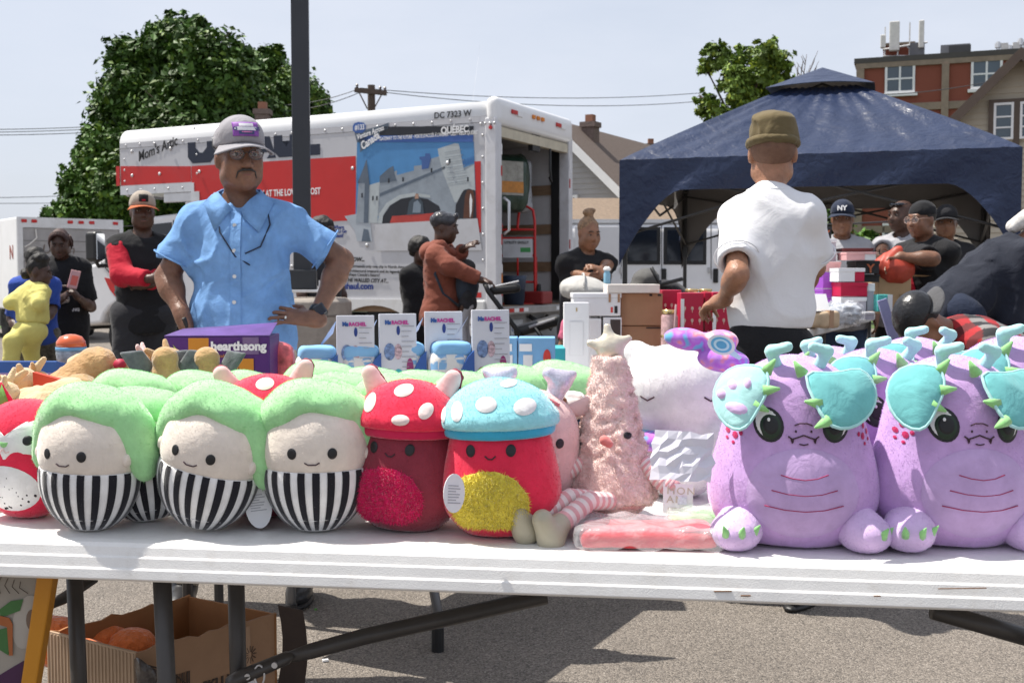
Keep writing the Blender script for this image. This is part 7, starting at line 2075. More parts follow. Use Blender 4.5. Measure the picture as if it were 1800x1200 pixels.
for i in range(9):
  a = R(40 + 31 * i); q0 = P.Hd(.075 * math.sin(a), .03 - .07 * math.cos(a), .05); mb.tube([q0, P.Hd(.09 * math.sin(a), .04 - .09 * math.cos(a), .0), P.Hd(.088 * math.sin(a), .045 - .085 * math.cos(a), -.05)], [.011, .010, .006], 6)
mb.obj('loose_braids', mat('hair_redbraids', (.05, .022, .018)), P.o, smooth=True)
ph = MB().bx(-.038, .038, -.005, .005, -.075, .075).obj('phone', mat('phone_pink', (.55, .30, .30), .35), None, bevel=.01, label='pink phone held up by the woman in black tee', cat='phone'); ph.location = W(130, 491, 9.06); ph.rotation_euler = (R(-15), R(12), R(10))
MB().bx(-.02, .03, -.0058, -.0052, -.05, .03).obj('phone_sticker', mat('phone_coral', (.6, .12, .09), .5), ph)
# woman carrying the child in yellow
P = Person('woman in blue top and patterned trousers carrying the child in yellow', 62, 8.85, 1.42, yaw=200, hyaw=215, build=1.0, skin=SK_dk, h=.012, fat=1.1,
       el={1: (20, 560, .02), -1: (92, 545, -.05)}, ha={1: (40, 592, -.20), -1: (70, 575, -.24)}, hd={1: dict(d=(.9, -.2, -.1), curl=20, n=(0, 1, 0)), -1: dict(d=(-1, -.1, 0), curl=30)})
P.body(); P.shirt(C_blue, sleeve=.9, hem=.84, g=.03); P.pants(C_camo, g=.04); P.hair('afro', H_blk)
P = Person('small child in yellow tracksuit carried on a hip at far left', 52, 8.5, 1.05, yaw=150, lean=8, hyaw=100, hp=8, build=1.05, skin=SK_dk, h=.010, fat=1.2, hs=1.5, hipz=.80,
       el={1: (18, 533, -.02), -1: (70, 533, -.1)}, ha={1: (34, 516, .1), -1: (40, 512, .15)}, kn={1: (22, 600, -.12), -1: (52, 606, .12)}, an={1: (18, 652, -.1), -1: (60, 650, .2)})
P.body(shoes=None); P.shirt(C_yel, sleeve=1.9, hem=1.02, g=.04, sg=.035, amp=.006); P.pants(C_yel, g=.045, top=1.05); P.hair('puff', H_blk)
# teenager behind the lamp post
P = Person('person with short curly hair half hidden by the lamp post', 567, 9.6, 1.70, yaw=50, hyaw=60, build=.95, skin=SK_dk, h=.013)
P.body(); P.shirt(C_char, g=.03); P.pants(C_blk); P.hair('afro', H_blk)
# boy in black tee
P = Person('boy in black tee and glasses standing behind the woman in rust hoodie', 738, 9.5, 1.52, yaw=40, hyaw=70, build=.92, skin=SK_dk, h=.012, hs=1.05, el={-1: (718, 530, .05)}, ha={-1: (738, 580, -.05)})
P.body(); P.shirt(C_blk, sleeve=.9, hem=.76, g=.04, sg=.03); P.pants(C_blk); P.hair('afro', H_blk); P.glasses(M_black)
# woman in rust hoodie pushing a stroller with a baby carrier
P = Person('woman in rust hoodie and headscarf pushing a stroller, baby on her chest', 776, 8.8, 1.70, yaw=78, hyaw=84, hp=6, build=.93, skin=SK_dk, h=.010, fat=1.08,
       el={-1: (790, 468, -.22), 1: (800, 460, .15)}, ha={-1: (845, 492, -.18), 1: (814, 438, -.05)}, hd={-1: dict(d=(.95, 0, -.2), n=(0, 0, -1), curl=70), 1: dict(d=(.5, -.4, .3), n=(.6, .3, -.6), curl=35)})
P.body()
P.shirt(C_rust, sleeve=1.93, hem=.86, g=.036, sg=.028, amp=.008, neck=.08, name='hoodie', freq=20, seed=9)
S = SDF(.011, amp=.005, freq=20); S.fold = True
S.ell(P.T(0, .10, 1.42), (.13, .075, .075), P.Rt, k=.03)
for q in (1, -1): S.cone(P.T(0, .10, 1.44), P.T(q * .09, -.02, 1.47), .055, .045, k=.03); S.cone(P.T(q * .09, -.02, 1.47), P.T(q * .04, -.10, 1.42), .04, .03, k=.03)
S.ell(P.hc + Vector((0, 0, -.06)), (.085, .09, .12), P.Rh, k=.02, op='s'); S.obj('hood', C_rust, P.o)
P.pants(C_navy, g=.04)
M_scarf = mat('scarf_satin', (.035, .035, .042), .28, var=.6, vs=30, bump=.4, bs=40)
S = SDF(.008, amp=.004, freq=60); k_ = P.k; S.ell(P.Hd(0, .02, .055), (.088 * k_, .108 * k_, .078 * k_), P.Rh, k=.01); S.ell(P.Hd(0, -.08, -.03), (.08, .06, .075), P.Rh, k=.01, op='s'); S.ell(P.Hd(0, -.085, .10), (.03, .02, .028), P.Rh, k=.012); S.obj('headscarf', M_scarf, P.o)
S = SDF(.012, amp=.004, freq=30); S.ell(P.T(0, -.21, 1.17), (.13, .09, .17), P.Rt, k=.02); S.cone(P.T(0, -.13, 1.02), P.T(.02, -.16, .80), .03, .025, k=.02); cr_ = S.obj('baby_carrier', cloth('carrier_slate', (.035, .045, .062)), None, label='dark slate baby carrier strapped to the woman in rust hoodie', cat='baby carrier'); cr_.location = P.o.location
mb = MB(); mb.tube([P.T(-.17, -.02, 1.40), P.T(-.19, .0, 1.25), P.T(-.17, -.06, 1.1), P.T(-.1, -.17, 1.0)], .016, 8, flat=.5); mb.obj('strap', cloth('carrier_slate', (.035, .045, .062)), cr_, smooth=True)
B_ = Person('baby in a dark carrier on the chest of the woman in rust', 822, 8.74, .62, yaw=258, hyaw=250, skin=SK_dk, h=.010, hs=1.9, hipz=.98, kn={1: (.14, -.1, 2.4), -1: (-.14, -.1, 2.4)}, an={1: (.2, -.05, 1.9), -1: (-.2, -.05, 1.9)})
B_.body(shoes=M_shoew, face=False); B_.shirt(C_char, g=.03, sleeve=1.8); B_.pants(C_grey, g=.04); B_.hair('short', H_blk)
# woman with bun, black tee
P = Person('woman with blonde braided bun in black printed tee by the truck', 1027, 8.0, 1.62, yaw=20, lean=4, hyaw=24, hp=12, build=1.03, skin=SK_md, h=.010, fat=1.2,
       el={-1: (990, 478, -.0), 1: (1068, 465, .0)}, ha={-1: (1040, 487, -.3), 1: (1056, 476, -.28)}, hd={-1: dict(d=(.9, -.3, .3), curl=55), 1: dict(d=(-.6, -.4, .3), curl=60)})
P.body(); sh = P.shirt(C_blk, sleeve=.78, hem=.8, g=.03, sg=.028, amp=.006); P.pants(C_blk); P.hair('bun', H_gold)
t_ = P.print_('MY VOICE\nMATTERS', .034, M_wink, 1.30); wrap_text(t_, sh)
S = SDF(.012); S.ell(P.T(.01, -.16, 1.16), (.055, .02, .075), P.Rt, k=.01); S.ell(P.T(.045, -.15, 1.2), (.03, .02, .04), P.Rt, k=.01); S.obj('shirt_picture', cloth('print_white', (.5, .45, .44), var=.6, vs=26), sh)
P = Person('child with cornrow braids beside the grey stroller hood', 1022, 7.55, 1.10, yaw=30, hyaw=50, hp=30, skin=SK_md, h=.012, hs=1.25); P.body(); P.shirt(cloth('pink', (.5, .12, .2))); P.pants(C_denim); P.hair('braids', H_blk)
mb = MB(); 
for i in range(7): mb.lathe([(.001, -.012), (.012, -.004), (.012, .004), (.001, .012)], 8, (P.Hd(.08 + .004 * i, 0, -.08 - .02 * i).x, P.Hd(0, -.03, 0).y, P.Hd(0, 0, -.1).z - .024 * i))
mb.obj('hair_beads', mat('beads_red', (.6, .03, .1), .3), P.o, smooth=True)
# men under the canopy
P = Person('man in navy ball cap and grey tee standing under the canopy', 1479, 8.6, 1.76, yaw=-12, hyaw=-18, hp=4, skin=SK_br, h=.012, build=1.0, fat=1.15); P.body(); P.shirt(C_grey, sleeve=.9, hem=.8, g=.035, sg=.03, amp=.007); P.pants(C_denim)
co = P.cap(C_navy, C_navy); t_ = text('cap_logo', 'NY', .05, M_wink, co, M=Matrix.Translation(P.Hd(0, -.118, .07)) @ P.Rh.to_4x4() @ Matrix.Rotation(R(75), 4, 'X'), align='CENTER', bold=.002)
P = Person('bald man in grey tee with sunglasses on his head under the canopy', 1585, 8.7, 1.79, yaw=-45, hyaw=-62, skin=SK_dk, h=.011, build=1.02, fat=1.15, el={-1: (1552, 440, -.1)}, ha={-1: (1545, 452, -.4)}); P.body(); P.shirt(C_grey, sleeve=.92, hem=.8, g=.035, sg=.032, amp=.007, seed=5); P.pants(C_char)
mb = MB(); mb.tube([P.Hd(.07 * math.sin(t), -.075 * math.cos(t) + .0, .085) for t in [R(-80 + 16 * i) for i in range(11)]], [.004, .004, .012, .015, .012, .006, .012, .015, .012, .004, .004], 6); mb.obj('sunglasses', M_glass, P.o, smooth=True)
P = Person('person in black tee, cap and clear glasses sorting a red bag', 1636, 7.6, 1.70, yaw=-55, lean=8, hyaw=-62, hp=4, skin=SK_br, h=.010, build=1.08, fat=1.3, el={-1: (1640, 455, -.35), 1: (1610, 450, .1)}, ha={-1: (1580, 452, -.30), 1: (1570, 455, -.1)}, hd={-1: dict(d=(-.6, 0, -.6), curl=45)}); P.body(); P.shirt(C_blk, sleeve=.86, hem=.78, g=.035, sg=.03, amp=.006); P.pants(C_blk); P.hair('short', H_blk)
S = SDF(.008); S.ell(P.Hd(0, .014, .05), (.083 * P.k, .102 * P.k, .088 * P.k), P.Rh, k=.01, clip=[(P.Hd(0, 0, .035), P.Rh @ Vector((0, 0, -1)))]); S.obj('skullcap', C_blk, P.o)
P.glasses(mat('clear_frame', (.5, .35, .28), .2), mat('spectacle_lens', (.6, .6, .65)), .03, .022)
mb = MB(); mb.tube([P.T(-.02, -.16, 1.32), P.T(.02, -.18, 1.15), P.T(.03, -.17, .98)], [.035, .045, .03], 8, flat=.4); mb.obj('scarf', C_red, P.o, smooth=True)
P = Person('person mostly hidden behind the one in black tee and skullcap', 1661, 8.9, 1.74, yaw=-20, skin=SK_md, h=.014); P.body(); P.shirt(C_char); P.pants(C_char); P.cap(C_char, C_char)
# stooping figures at the right
P = Person('stooping person in navy jacket with white head covering at right edge', 1668, 6.1, 1.70, yaw=100, lean=50, hyaw=105, hp=48, skin=SK_br, h=.011, build=1.05, fat=1.15, hipz=1.0, el={-1: (1775, 560, -.1), 1: (1790, 560, .1)}, ha={-1: (1790, 640, -.1), 1: (1800, 640, .1)}, kn={1: (.1, -.06, .5), -1: (-.1, -.06, .5)}); P.body(); P.shirt(cloth('midnight', (.016, .019, .030)), sleeve=1.9, hem=.78, g=.03, sg=.035, amp=.014, name='jacket', freq=15); P.pants(C_navy, g=.05)
S = SDF(.008, amp=.005, freq=38); S.ell(P.Hd(0, .02, .045), (.10 * P.k, .118 * P.k, .10 * P.k), P.Rh, k=.01, clip=[(P.Hd(0, 0, .0), P.Rh @ Vector((0, .35, -1)))]); S.cone(P.Hd(0, .11, .02), P.Hd(.02, .14, -.08), .05, .035, k=.03); S.obj('head_cover', cloth('bandana', (.6, .58, .55), var=.3, vs=30), P.o)
P = Person('crouching man in red plaid shirt and backward black leather cap', 1852, 4.95, 1.72, yaw=-80, lean=64, hyaw=-80, hp=58, skin=SK_md, h=.009, build=1.02, fat=1.15, hipz=.70, el={-1: (1640, 660, -.1), 1: (1660, 660, .1)}, ha={-1: (1590, 720, -.1), 1: (1600, 720, .05)}, kn={1: (.12, -.35, .5), -1: (-.12, -.35, .5)}, an={1: (.13, .0, .085), -1: (-.13, 0, .085)}); P.body()
def plaid(v):
  M = np.array(P.Rt.transposed(), np.float32); q = (v - V3(P.hip)) @ M.T
  a = (q[:, 2] * 9.5) % 1 < .5; b = ((q[:, 0] - q[:, 1] * .6) * 9.5) % 1 < .5
  c = np.zeros((len(v), 3), np.float32)
  c[a & b] = (.36, .02, .025); c[a & ~b] = (.13, .018, .02); c[~a & b] = (.20, .19, .185); c[~a & ~b] = (.022, .022, .026)
  return c
P.shirt(mat('cloth_plaid', (1, 1, 1), .85, var=.1, vs=9, bump=.3, bs=260, attr=True), sleeve=1.92, hem=.80, g=.035, sg=.03, amp=.006, color=plaid, h=.008, name='plaid_shirt'); P.pants(C_denim)
P.hair('short', H_blk); P.cap(mat('leather_black', (.015, .015, .017), .32, var=.2, vs=20, bump=.3, bs=60), cloth('brim_grey', (.09, .09, .095)), back=True)
# ================================================================ goods on the tables
def carton(name, px0, px1, py0, py1, D, depth, m, label, cat='box', yaw=0., zb=None, top=None, bev=.003, group=None):
  """an upright box whose front shows at these pixels; base rests on the table"""
  a = W(px0, py1, D); b = W(px1, py0, D); z0 = TZ if zb is None else zb
  w = b.x - a.x; h = b.z - z0
  o = empty(name, ((a.x + b.x) / 2, D, z0 + .001), R(yaw), label, cat, group)
  MB().bx(-w / 2, w / 2, 0, depth, 0, h).obj('carton', m, o, bevel=bev)
  return o, w, h
def face(o, name, x0, x1, z0, z1, m, y=-.002, th=.0015):
  return MB().bx(x0, x1, y, y + th, z0, z1).obj(name, m, o)
X_white = mat('card_white', (.70, .70, .72), .5, var=.03); X_brown = mat('card_brown', (.34, .20, .115), .8, var=.1, vs=7, bump=.1, bs=60, dirt=((.25, .14, .08), .4, 5)); X_tan = mat('card_tan', (.44, .28, .15), .8, var=.1, vs=7)
X_pur = mat('card_purple', (.075, .018, .16), .4, var=.08, vs=6); X_org = mat('card_orange', (.55, .22, .02), .45, var=.05); X_dkred = mat('card_red', (.45, .012, .05), .4, var=.1, vs=8); X_blu = mat('card_blue', (.03, .10, .34), .45, var=.15, vs=7); X_lbl = mat('card_lightblue', (.20, .42, .68), .5, var=.12, vs=7); X_blk = mat('card_black', (.02, .02, .022), .5); X_grn = mat('card_green', (.10, .30, .05), .5, var=.2, vs=15); X_teal = mat('card_teal', (.05, .42, .45), .5); X_lav = mat('card_lavender', (.36, .26, .46), .5, var=.06, vs=6); X_pk = mat('card_pink', (.62, .34, .34), .5); X_vio = mat('card_violet', (.27, .06, .42), .5, var=.06); X_gold = mat('gold_lid', (.55, .42, .2), .25, metal=.8, var=.1)
# princess costume box at the far left
o, w, h = carton('dress_up_box', -40, 88, 634, 700, 2.72, .06, X_blu, 'blue and lavender dress-up box at the far left table corner')
o.rotation_euler.x = R(-10)
face(o, 'label_panel', -w / 2, w / 2 - .012, .05, h - .03, X_lav)
text('lettering', 'Princess Dress up', .026, mat('print_maroon', (.25, .02, .07), .5, var=0), o, loc=(-.035, -.0035, h - .062), shear=.3)
for k in range(2): face(o, 'small_print', w / 2 - .06, w / 2 - .015, h - .085 - .008 * k, h - .083 - .008 * k, M_ink, -.0034)
# purple toy box
o, w, h = carton('toy_box', 292, 473, 592, 690, 3.18, .20, X_pur, 'purple and orange toy box printed with a white unicorn', yaw=4)
face(o, 'orange_panel', -w / 2 + .066, -w / 2 + .122, .06, h - .004, X_org)
text('lettering', 'hearthsong', .034, M_wink, o, loc=(-w / 2 + .128, -.0035, h - .038), bold=.0015)
text('lettering', 'Inflatable ride-on', .013, X_org, o, loc=(-w / 2 + .13, -.0035, h - .058))
mb = MB(); mb.prism([(-w / 2 + .03 + x, -.0035, h - .07 + z) for x, z in ((0, -.02), (.003, .0), (.014, .008), (.022, .022), (.03, .008), (.034, -.004), (.062, -.016), (.066, -.05), (.03, -.045), (.012, -.025))], (0, .001, 0)); mb.obj('unicorn_print', M_wink, o)
mb = MB(); mb.prism([(-w / 2 + .036 + x, -.004, h - .05 + z) for x, z in ((0, 0), (-.012, .028), (.006, .006))], (0, .001, 0)); mb.obj('horn_print', mat('print_lime', (.5, .6, .1), .5, var=0), o)
for i, (x, z, r_, m_) in enumerate(((-w / 2 + .098, h - .095, .022, mat('print_plum', (.30, .04, .16), .5)), (w / 2 - .10, h - .075, .016, X_org), (w / 2 - .10, h - .075, .013, mat('print_plum', (.30, .04, .16))))):
  mb = MB(); mb.prism([(a, -.003 - .0006 * i, b) for a, b in oval(x, z, r_, r_ * 1.4, 18)], (0, .001, 0)); mb.obj('round_picture', m_, o)
face(o, 'orange_note', w / 2 - .085, w / 2 - .045, h - .10, h - .062, X_org, -.004)
face(o, 'photo_panel', w / 2 - .15, w / 2 - .095, h - .16, h - .105, X_org, -.003); face(o, 'photo', w / 2 - .147, w / 2 - .098, h - .158, h - .108, mat('photo_dark', (.06, .045, .04), .5, var=.8, vs=60), -.0045)
mb = MB(); mb.prism([(-w / 2, 0, h + .001), (w / 2, 0, h + .001), (w / 2 - .004, .19, h + .03), (-w / 2 + .01, .2, h + .012)], (0, 0, .002)); mb.obj('lid_flap', mat('card_purple_top', (.12, .06, .24), .4, var=.3, vs=12), o)
face(o, 'tape', w / 2 - .075, w / 2 - .03, h - .05, h - .002, mat('tape_clear', (.18, .12, .25), .2), -.0035)
# orange and clear capsule
e = empty('toy_capsule', tuple(W(126, 655, 3.0)), 0, 'orange topped clear plastic capsule standing behind the tan animals', 'toy')
e.location.z = W(126, 640, 3.0).z
mb = MB(); mb.lathe([(.03, 0), (.037, .012), (.039, .03), (.038, .038)], 24); mb.obj('clear_base', mat('capsule_clear', (.35, .40, .46), .08, var=.5, vs=40, alpha=.75), e, smooth=True)
mb = MB(); mb.lathe([(.0395, .037), (.0395, .046)], 24); mb.obj('rim', mat('capsule_blue', (.12, .3, .5), .3), e, smooth=True)
mb = MB(); mb.lathe([(.0385, .046), (.037, .060), (.028, .073), (.012, .079), (.001, .08)], 24); mb.obj('orange_dome', mat('capsule_orange', (.6, .11, .03), .25, coat=.5), e, smooth=True)
MB().bx(-.05, .05, -.05, .05, TZ - e.location.z, -.001).obj('stand', X_brown, e)
# tan animals pile
def tan_animal(px, py, D, yaw, roll, col, col2, label, sc=1., horn=False, seed=1):
  t = empty('plush_animal', tuple(W(px, py, D)), 0, label, 'plush toy', 'tan plush animals in a pile')
  t.rotation_euler = (R(rng.uniform(-15, 15)), R(roll), R(yaw)); t.scale = (sc,) * 3
  s = SDF(.006, amp=.002, freq=110, seed=seed); s.amp = .004; s.ell((0, 0, 0), (.075, .045, .042), k=.02); s.ell((.04, 0, .012), (.045, .042, .042), k=.02); s.cone((-.06, 0, 0), (-.10, .01, .01), .03, .015, k=.02); s.obj('body', col, t)
  s = SDF(.005, amp=.0015, freq=110, seed=seed + 1); s.ell((-.085, -.02, .03), (.032, .03, .028), k=.02); s.ell((-.105, -.035, .022), (.018, .016, .014), k=.015); hd = s.obj('head', col2, t)
  mb = MB(); mb.tube([(-.098, -.047, .034), (-.09, -.05, .036), (-.082, -.049, .034)], .0015, 5); mb.obj('closed_eye', M_th, hd)
  for sx in (-1, 1): s = SDF(.004); s.cone((-.08, sx * .022 - .01, .05), (-.07, sx * .036 - .008, .068), .012, .008, k=.01, flat=((1, 0, 0), .6)); s.obj('ear', K_pink if horn else col2, t)
  for x, y in ((-.03, -.03), (.05, -.03), (.05, .03), (-.03, .03)): s = SDF(.006); s.cone((x, y, -.02), (x + .005, y * 1.6, -.055), .017, .014, k=.01); s.obj('leg', col, t)
  return t
W_ = ['at the far left edge', 'under the red paper flag', 'lying on top of the pile', 'with a pink ear up, in the middle', 'behind the price card', 'beside the grey winged toys', 'curled next to the red plush', 'right of the price card', 'between the grey winged toys', 'lowest, left of the red plush']
for i, (px, py, D, yaw, roll, c1, c2) in enumerate(((15, 742, 2.45, 30, 20, K_lt, K_tan), (112, 698, 2.52, -20, 5, K_tan, K_lt), (140, 665, 2.62, 30, -25, K_tan, K_tan), (185, 662, 2.66, 190, 0, K_lt, K_tan), (240, 668, 2.72, 160, 10, K_tan, K_tan), (265, 682, 2.66, 200, -10, K_tan, K_lt), (90, 712, 2.42, 10, 0, K_lt, K_lt), (285, 690, 2.75, 170, 20, K_tan, K_tan), (330, 692, 2.78, 150, 0, K_lt, K_tan), (55, 725, 2.40, -30, 10, K_lt, K_lt))):
  tan_animal(px, py, D, yaw, roll, c1, c2, 'tan fluffy plush animal ' + W_[i], 1.05, i == 3, i + 2)
MB().bx(-.34, .34, -.14, .14, 0, .06).obj('display_crate', X_brown, None, label='low brown display crate under the pile of tan plush animals', cat='crate').location = (*W(165, 700, 2.66).xy, TZ)
def winged(px, py, D, yaw, label):
  t = empty('winged_plush', tuple(W(px, py, D)), R(yaw), label, 'plush toy')
  s = SDF(.005); s.ell((0, 0, 0), (.04, .035, .05), k=.01); s.ell((0, -.01, .055), (.03, .028, .028), k=.01); s.obj('body', K_tan, t)
  for sx in (-1, 1):
    mb = MB(); P_ = [(sx * .02, .0, .03), (sx * .05, -.01, .075), (sx * .10, -.015, .07), (sx * .075, -.02, .03), (sx * .08, -.02, -.01), (sx * .04, -.01, 0)]
    mb.prism(P_, (0, .012, 0)); mb.obj('wing', K_grey, t, bevel=.005, smooth=True)
  return t
winged(292, 672, 2.58, 10, 'brown plush with grey sequined wings left of the purple toy box'); winged(368, 672, 2.6, -15, 'brown plush with grey sequined wings in front of the purple toy box')
def card(px, py, D, w, h, label, lines, yaw=0., m=M_tag, tilt=0.):
  e = empty('price_card', tuple(W(px, py, D)), R(yaw), label, 'card')
  MB().bx(-w / 2, w / 2, 0, .001, -h, 0).obj('card', m, e).rotation_euler = (R(-12), R(tilt), 0)
  for i, s_ in enumerate(lines): text('lettering', s_, w * .34, M_tg, e, loc=(-w * .4, -.004 - .02 * i * .2, -h * (.38 + .3 * i)), rot=(R(78), R(tilt), 0), ext=.0003, space=1.2)
  return e
card(224, 649, 2.50, .040, .052, 'white card lettered MON AMI among the tan animals', ('MON', 'AMI'), tilt=8); card(320, 648, 2.64, .04, .05, 'white card between the grey winged toys', ('MON',), tilt=0); card(185, 660, 2.52, .036, .03, 'small blank white card below the tan animals', (), tilt=-3)
mb = MB(); mb.prism([(-.03, 0, .03), (.035, .0, .012), (-.028, 0, -.035)], (.004, .012, 0)); o = mb.obj('paper_flag', mat('paper_red', (.55, .06, .03), .6), None, label='red orange folded paper flag sticking out of the tan animals', cat='paper'); o.location = W(82, 678, 2.46)
S = SDF(.004, amp=.002, freq=60); S.ell((0, 0, 0), (.016, .015, .014), k=.01); o = S.obj('fabric_rose', mat('rose_red', (.4, .015, .05), .6), None, label='small dark red fabric rose on the tan animals', cat='rose'); o.location = W(210, 640, 2.62)
# shopping bag of pink plastic behind the purple box
S = SDF(.01, amp=.006, freq=40); S.box((0, 0, .12), (.07, .05, .13), rd=.03, k=.01); o = S.obj('plastic_bag', mat('bag_pink', (.62, .12, .13), .3, var=.5, vs=30), None, label='pink and red plastic bag right of the purple toy box', cat='bag'); o.location = (*W(478, 640, 3.4).xy, TZ + .002)
# blue toy boxes with white back cards and quilted contents
K_quilt = mat('quilt_print', (.72, .70, .66), .8, var=0, bump=.3, bs=200)
_n, _l = K_quilt.node_tree.nodes, K_quilt.node_tree.links; _t = _n.new('ShaderNodeTexCoord'); _c = _n.new('ShaderNodeTexChecker'); _c.inputs['Scale'].default_value = 42; _c.inputs['Color1'].default_value = (.74, .72, .68, 1); _c.inputs['Color2'].default_value = (.22, .42, .66, 1)
_z = _n.new('ShaderNodeTexNoise'); _z.inputs['Scale'].default_value = 26; _mx = _n.new('ShaderNodeMix'); _mx.data_type = 'RGBA'; _mr = _n.new('ShaderNodeMapRange'); _mr.inputs['From Min'].default_value = .5; _mr.inputs['From Max'].default_value = .56
_l.new(_t.outputs['Object'], _c.inputs['Vector']); _l.new(_t.outputs['Object'], _z.inputs['Vector']); _l.new(_z.outputs['Fac'], _mr.inputs['Value']); _l.new(_mr.outputs['Result'], _mx.inputs['Factor']); _l.new(_c.outputs['Color'], _mx.inputs['A']); _mx.inputs['B'].default_value = (.74, .72, .68, 1); _l.new(_mx.outputs['Result'], _n['Principled BSDF'].inputs['Base Color'])
def rachel():
  t = empty('doll_box')
  # local: x right, back card at right end facing the viewer, pillow-like pack to the left
  MB().bx(.0, .105, 0, .012, 0, .265).obj('back_card', mat('card_print_white', (.62, .63, .68), .45, var=.03), t, bevel=.002)
  MB().bx(.0, .105, -.0025, -.0005, .0, .075).obj('card_foot', X_blu, t)
  text('lettering', 'Ms', .014, X_blu, t, loc=(.016, -.002, .238), bold=.001); text('lettering', 'RACHEL', .013, mat('print_magenta', (.55, .05, .3), .5, var=0), t, loc=(.034, -.002, .238), bold=.0006)
  for k in range(9): MB().bx(.062, .098 - .008 * (k % 3), -.0022, -.0008, .232 - .013 * k, .2335 - .013 * k).obj('small_print', M_tagi, t)
  for x, z, m_, a, b in ((.028, .168, mat('print_slate', (.16, .24, .42), .5, var=.6, vs=90), .016, .022), (.052, .168, mat('print_mixed', (.45, .32, .35), .5, var=.8, vs=120), .011, .02), (.053, .222, M_bink, .005, .012), (.025, .11, X_brown, .012, .014), (.052, .11, X_teal, .012, .014), (.085, .125, mat('print_plum', (.30, .04, .16)), .010, .026)):
    mb = MB(); mb.prism([(a_, -.0016, b_) for a_, b_ in oval(x, z, a, b, 14)], (0, .001, 0)); mb.obj('printed_picture', m_, t)
  mb = MB(); mb.prism([(-.10, -.012, .0), (.002, -.012, .0), (.002, -.012, .165), (-.015, -.012, .15)], (0, .012, 0)); mb.obj('side_panel', X_blu, t); mb = MB(); mb.prism([(-.10, .12, .0), (.002, .12, .0), (.002, .12, .135), (-.015, .12, .12)], (0, .008, 0)); mb.obj('side_panel', X_blu, t)
  s = SDF(.006, amp=.002, freq=30); s.box((-.055, .055, .085), (.055, .058, .084), rd=.03, k=.01); s.obj('quilt_pack', K_quilt, t)
  s = SDF(.006, amp=.003, freq=30); s.box((-.05, .055, .168), (.052, .056, .02), rd=.016, k=.01); s.obj('blanket', mat('blanket_blue', (.22, .46, .72), .8, var=.08), t)
  mb = MB(); mb.prism([(-.05, .05, .18), (.0, .04, .25), (-.004, .1, .22)], (.002, .004, 0)); mb.obj('fold_flap', mat('flap_lilac', (.42, .48, .68), .5), t)
  s = SDF(.006); s.ell((-.112, .05, .06), (.02, .03, .05), k=.01); s.obj('yellow_trim', mat('trim_yellow', (.72, .35, .05), .6, var=.3, vs=30), t)
  return t
RB = rachel()
G_R = 'blue doll boxes with white cards'
for i, (px, py, D, w_) in enumerate(((592, 555, 3.55, 'leftmost of the four'), (668, 552, 3.58, 'second from left'), (748, 548, 3.62, 'third from left'), (832, 545, 3.60, 'rightmost, with its blue printed front showing'))):
  o = RB if i == 0 else copy_tree(RB)
  p = W(px, py, D); o.location = (p.x, D, TZ + .001); sc = (p.z - TZ) / .265 ; o.scale = (sc * .92, sc * .92, sc); o.rotation_euler = (R(-3), 0, R(13 + 4 * (i % 2)))
  tag(o, 'blue doll box with white printed back card, ' + w_, 'box', G_R)
# clear bag with yellow beads
e = film_bag('clear_bag', 700, 660, 3.30, (.30, .20, .15), .006, mat('bag_contents', (.45, .40, .30), .6, var=.6, vs=30), 'clear plastic bag of yellow trinkets in front of the blue doll boxes', 3)
mb = MB(); r = random.Random(5)
for i in range(70):
  c = Vector((r.uniform(-.14, .05), r.uniform(-.108, -.085), r.uniform(.06, .15))); mb.lathe([(.001, -.006), (.007, -.003), (.007, .003), (.001, .006)], 6, c)
bd_ = mb.obj('beads', mat('beads_yellow', (.75, .5, .04), .4, var=.3, vs=60), e); bd_['kind'] = 'stuff'
# two blue and green game boxes (scan codes left out)
for i, (p0, p1) in enumerate(((876, 909), (911, 976))):
  o, w, h = carton('game_box', p0, p1, 594, 650, 4.15, .12, X_lbl, 'blue and green game box ' + ('left, narrow side showing' if i == 0 else 'right, with a red mitten printed on it'), yaw=-2)
  face(o, 'green_hill', -w / 2, -w / 2 + .062, .0, h * .55, X_grn); face(o, 'cloud', -w / 2 + .004, -w / 2 + .05, h * .78, h * .9, M_wink, -.0025)
  face(o, 'blank_label', -w / 2 + .018, -w / 2 + .052, h * .5, h * .72, M_tag, -.0035)
  text('lettering', 'GET\nSOCIAL', .013, M_wink, o, loc=(-w / 2 + .014, -.0036, h * .42), bold=.0006)
  if i: 
    mb = MB(); mb.prism([(a, -.003, b) for a, b in oval(w / 2 - .03, h * .68, .014, .03, 16)], (0, .001, 0)); mb.obj('mitten_print', mat('print_red', (.6, .05, .04), .5, var=.1), o); face(o, 'brown_print', w / 2 - .065, w / 2 - .045, h * .45, h * .6, X_brown, -.003)
o, w, h = carton('teal_box', 972, 994, 612, 645, 4.4, .2, X_teal, 'small teal box between the game boxes and white boxes'); face(o, 'white_wave', -w / 2, w / 2, .03, .06, M_wink)
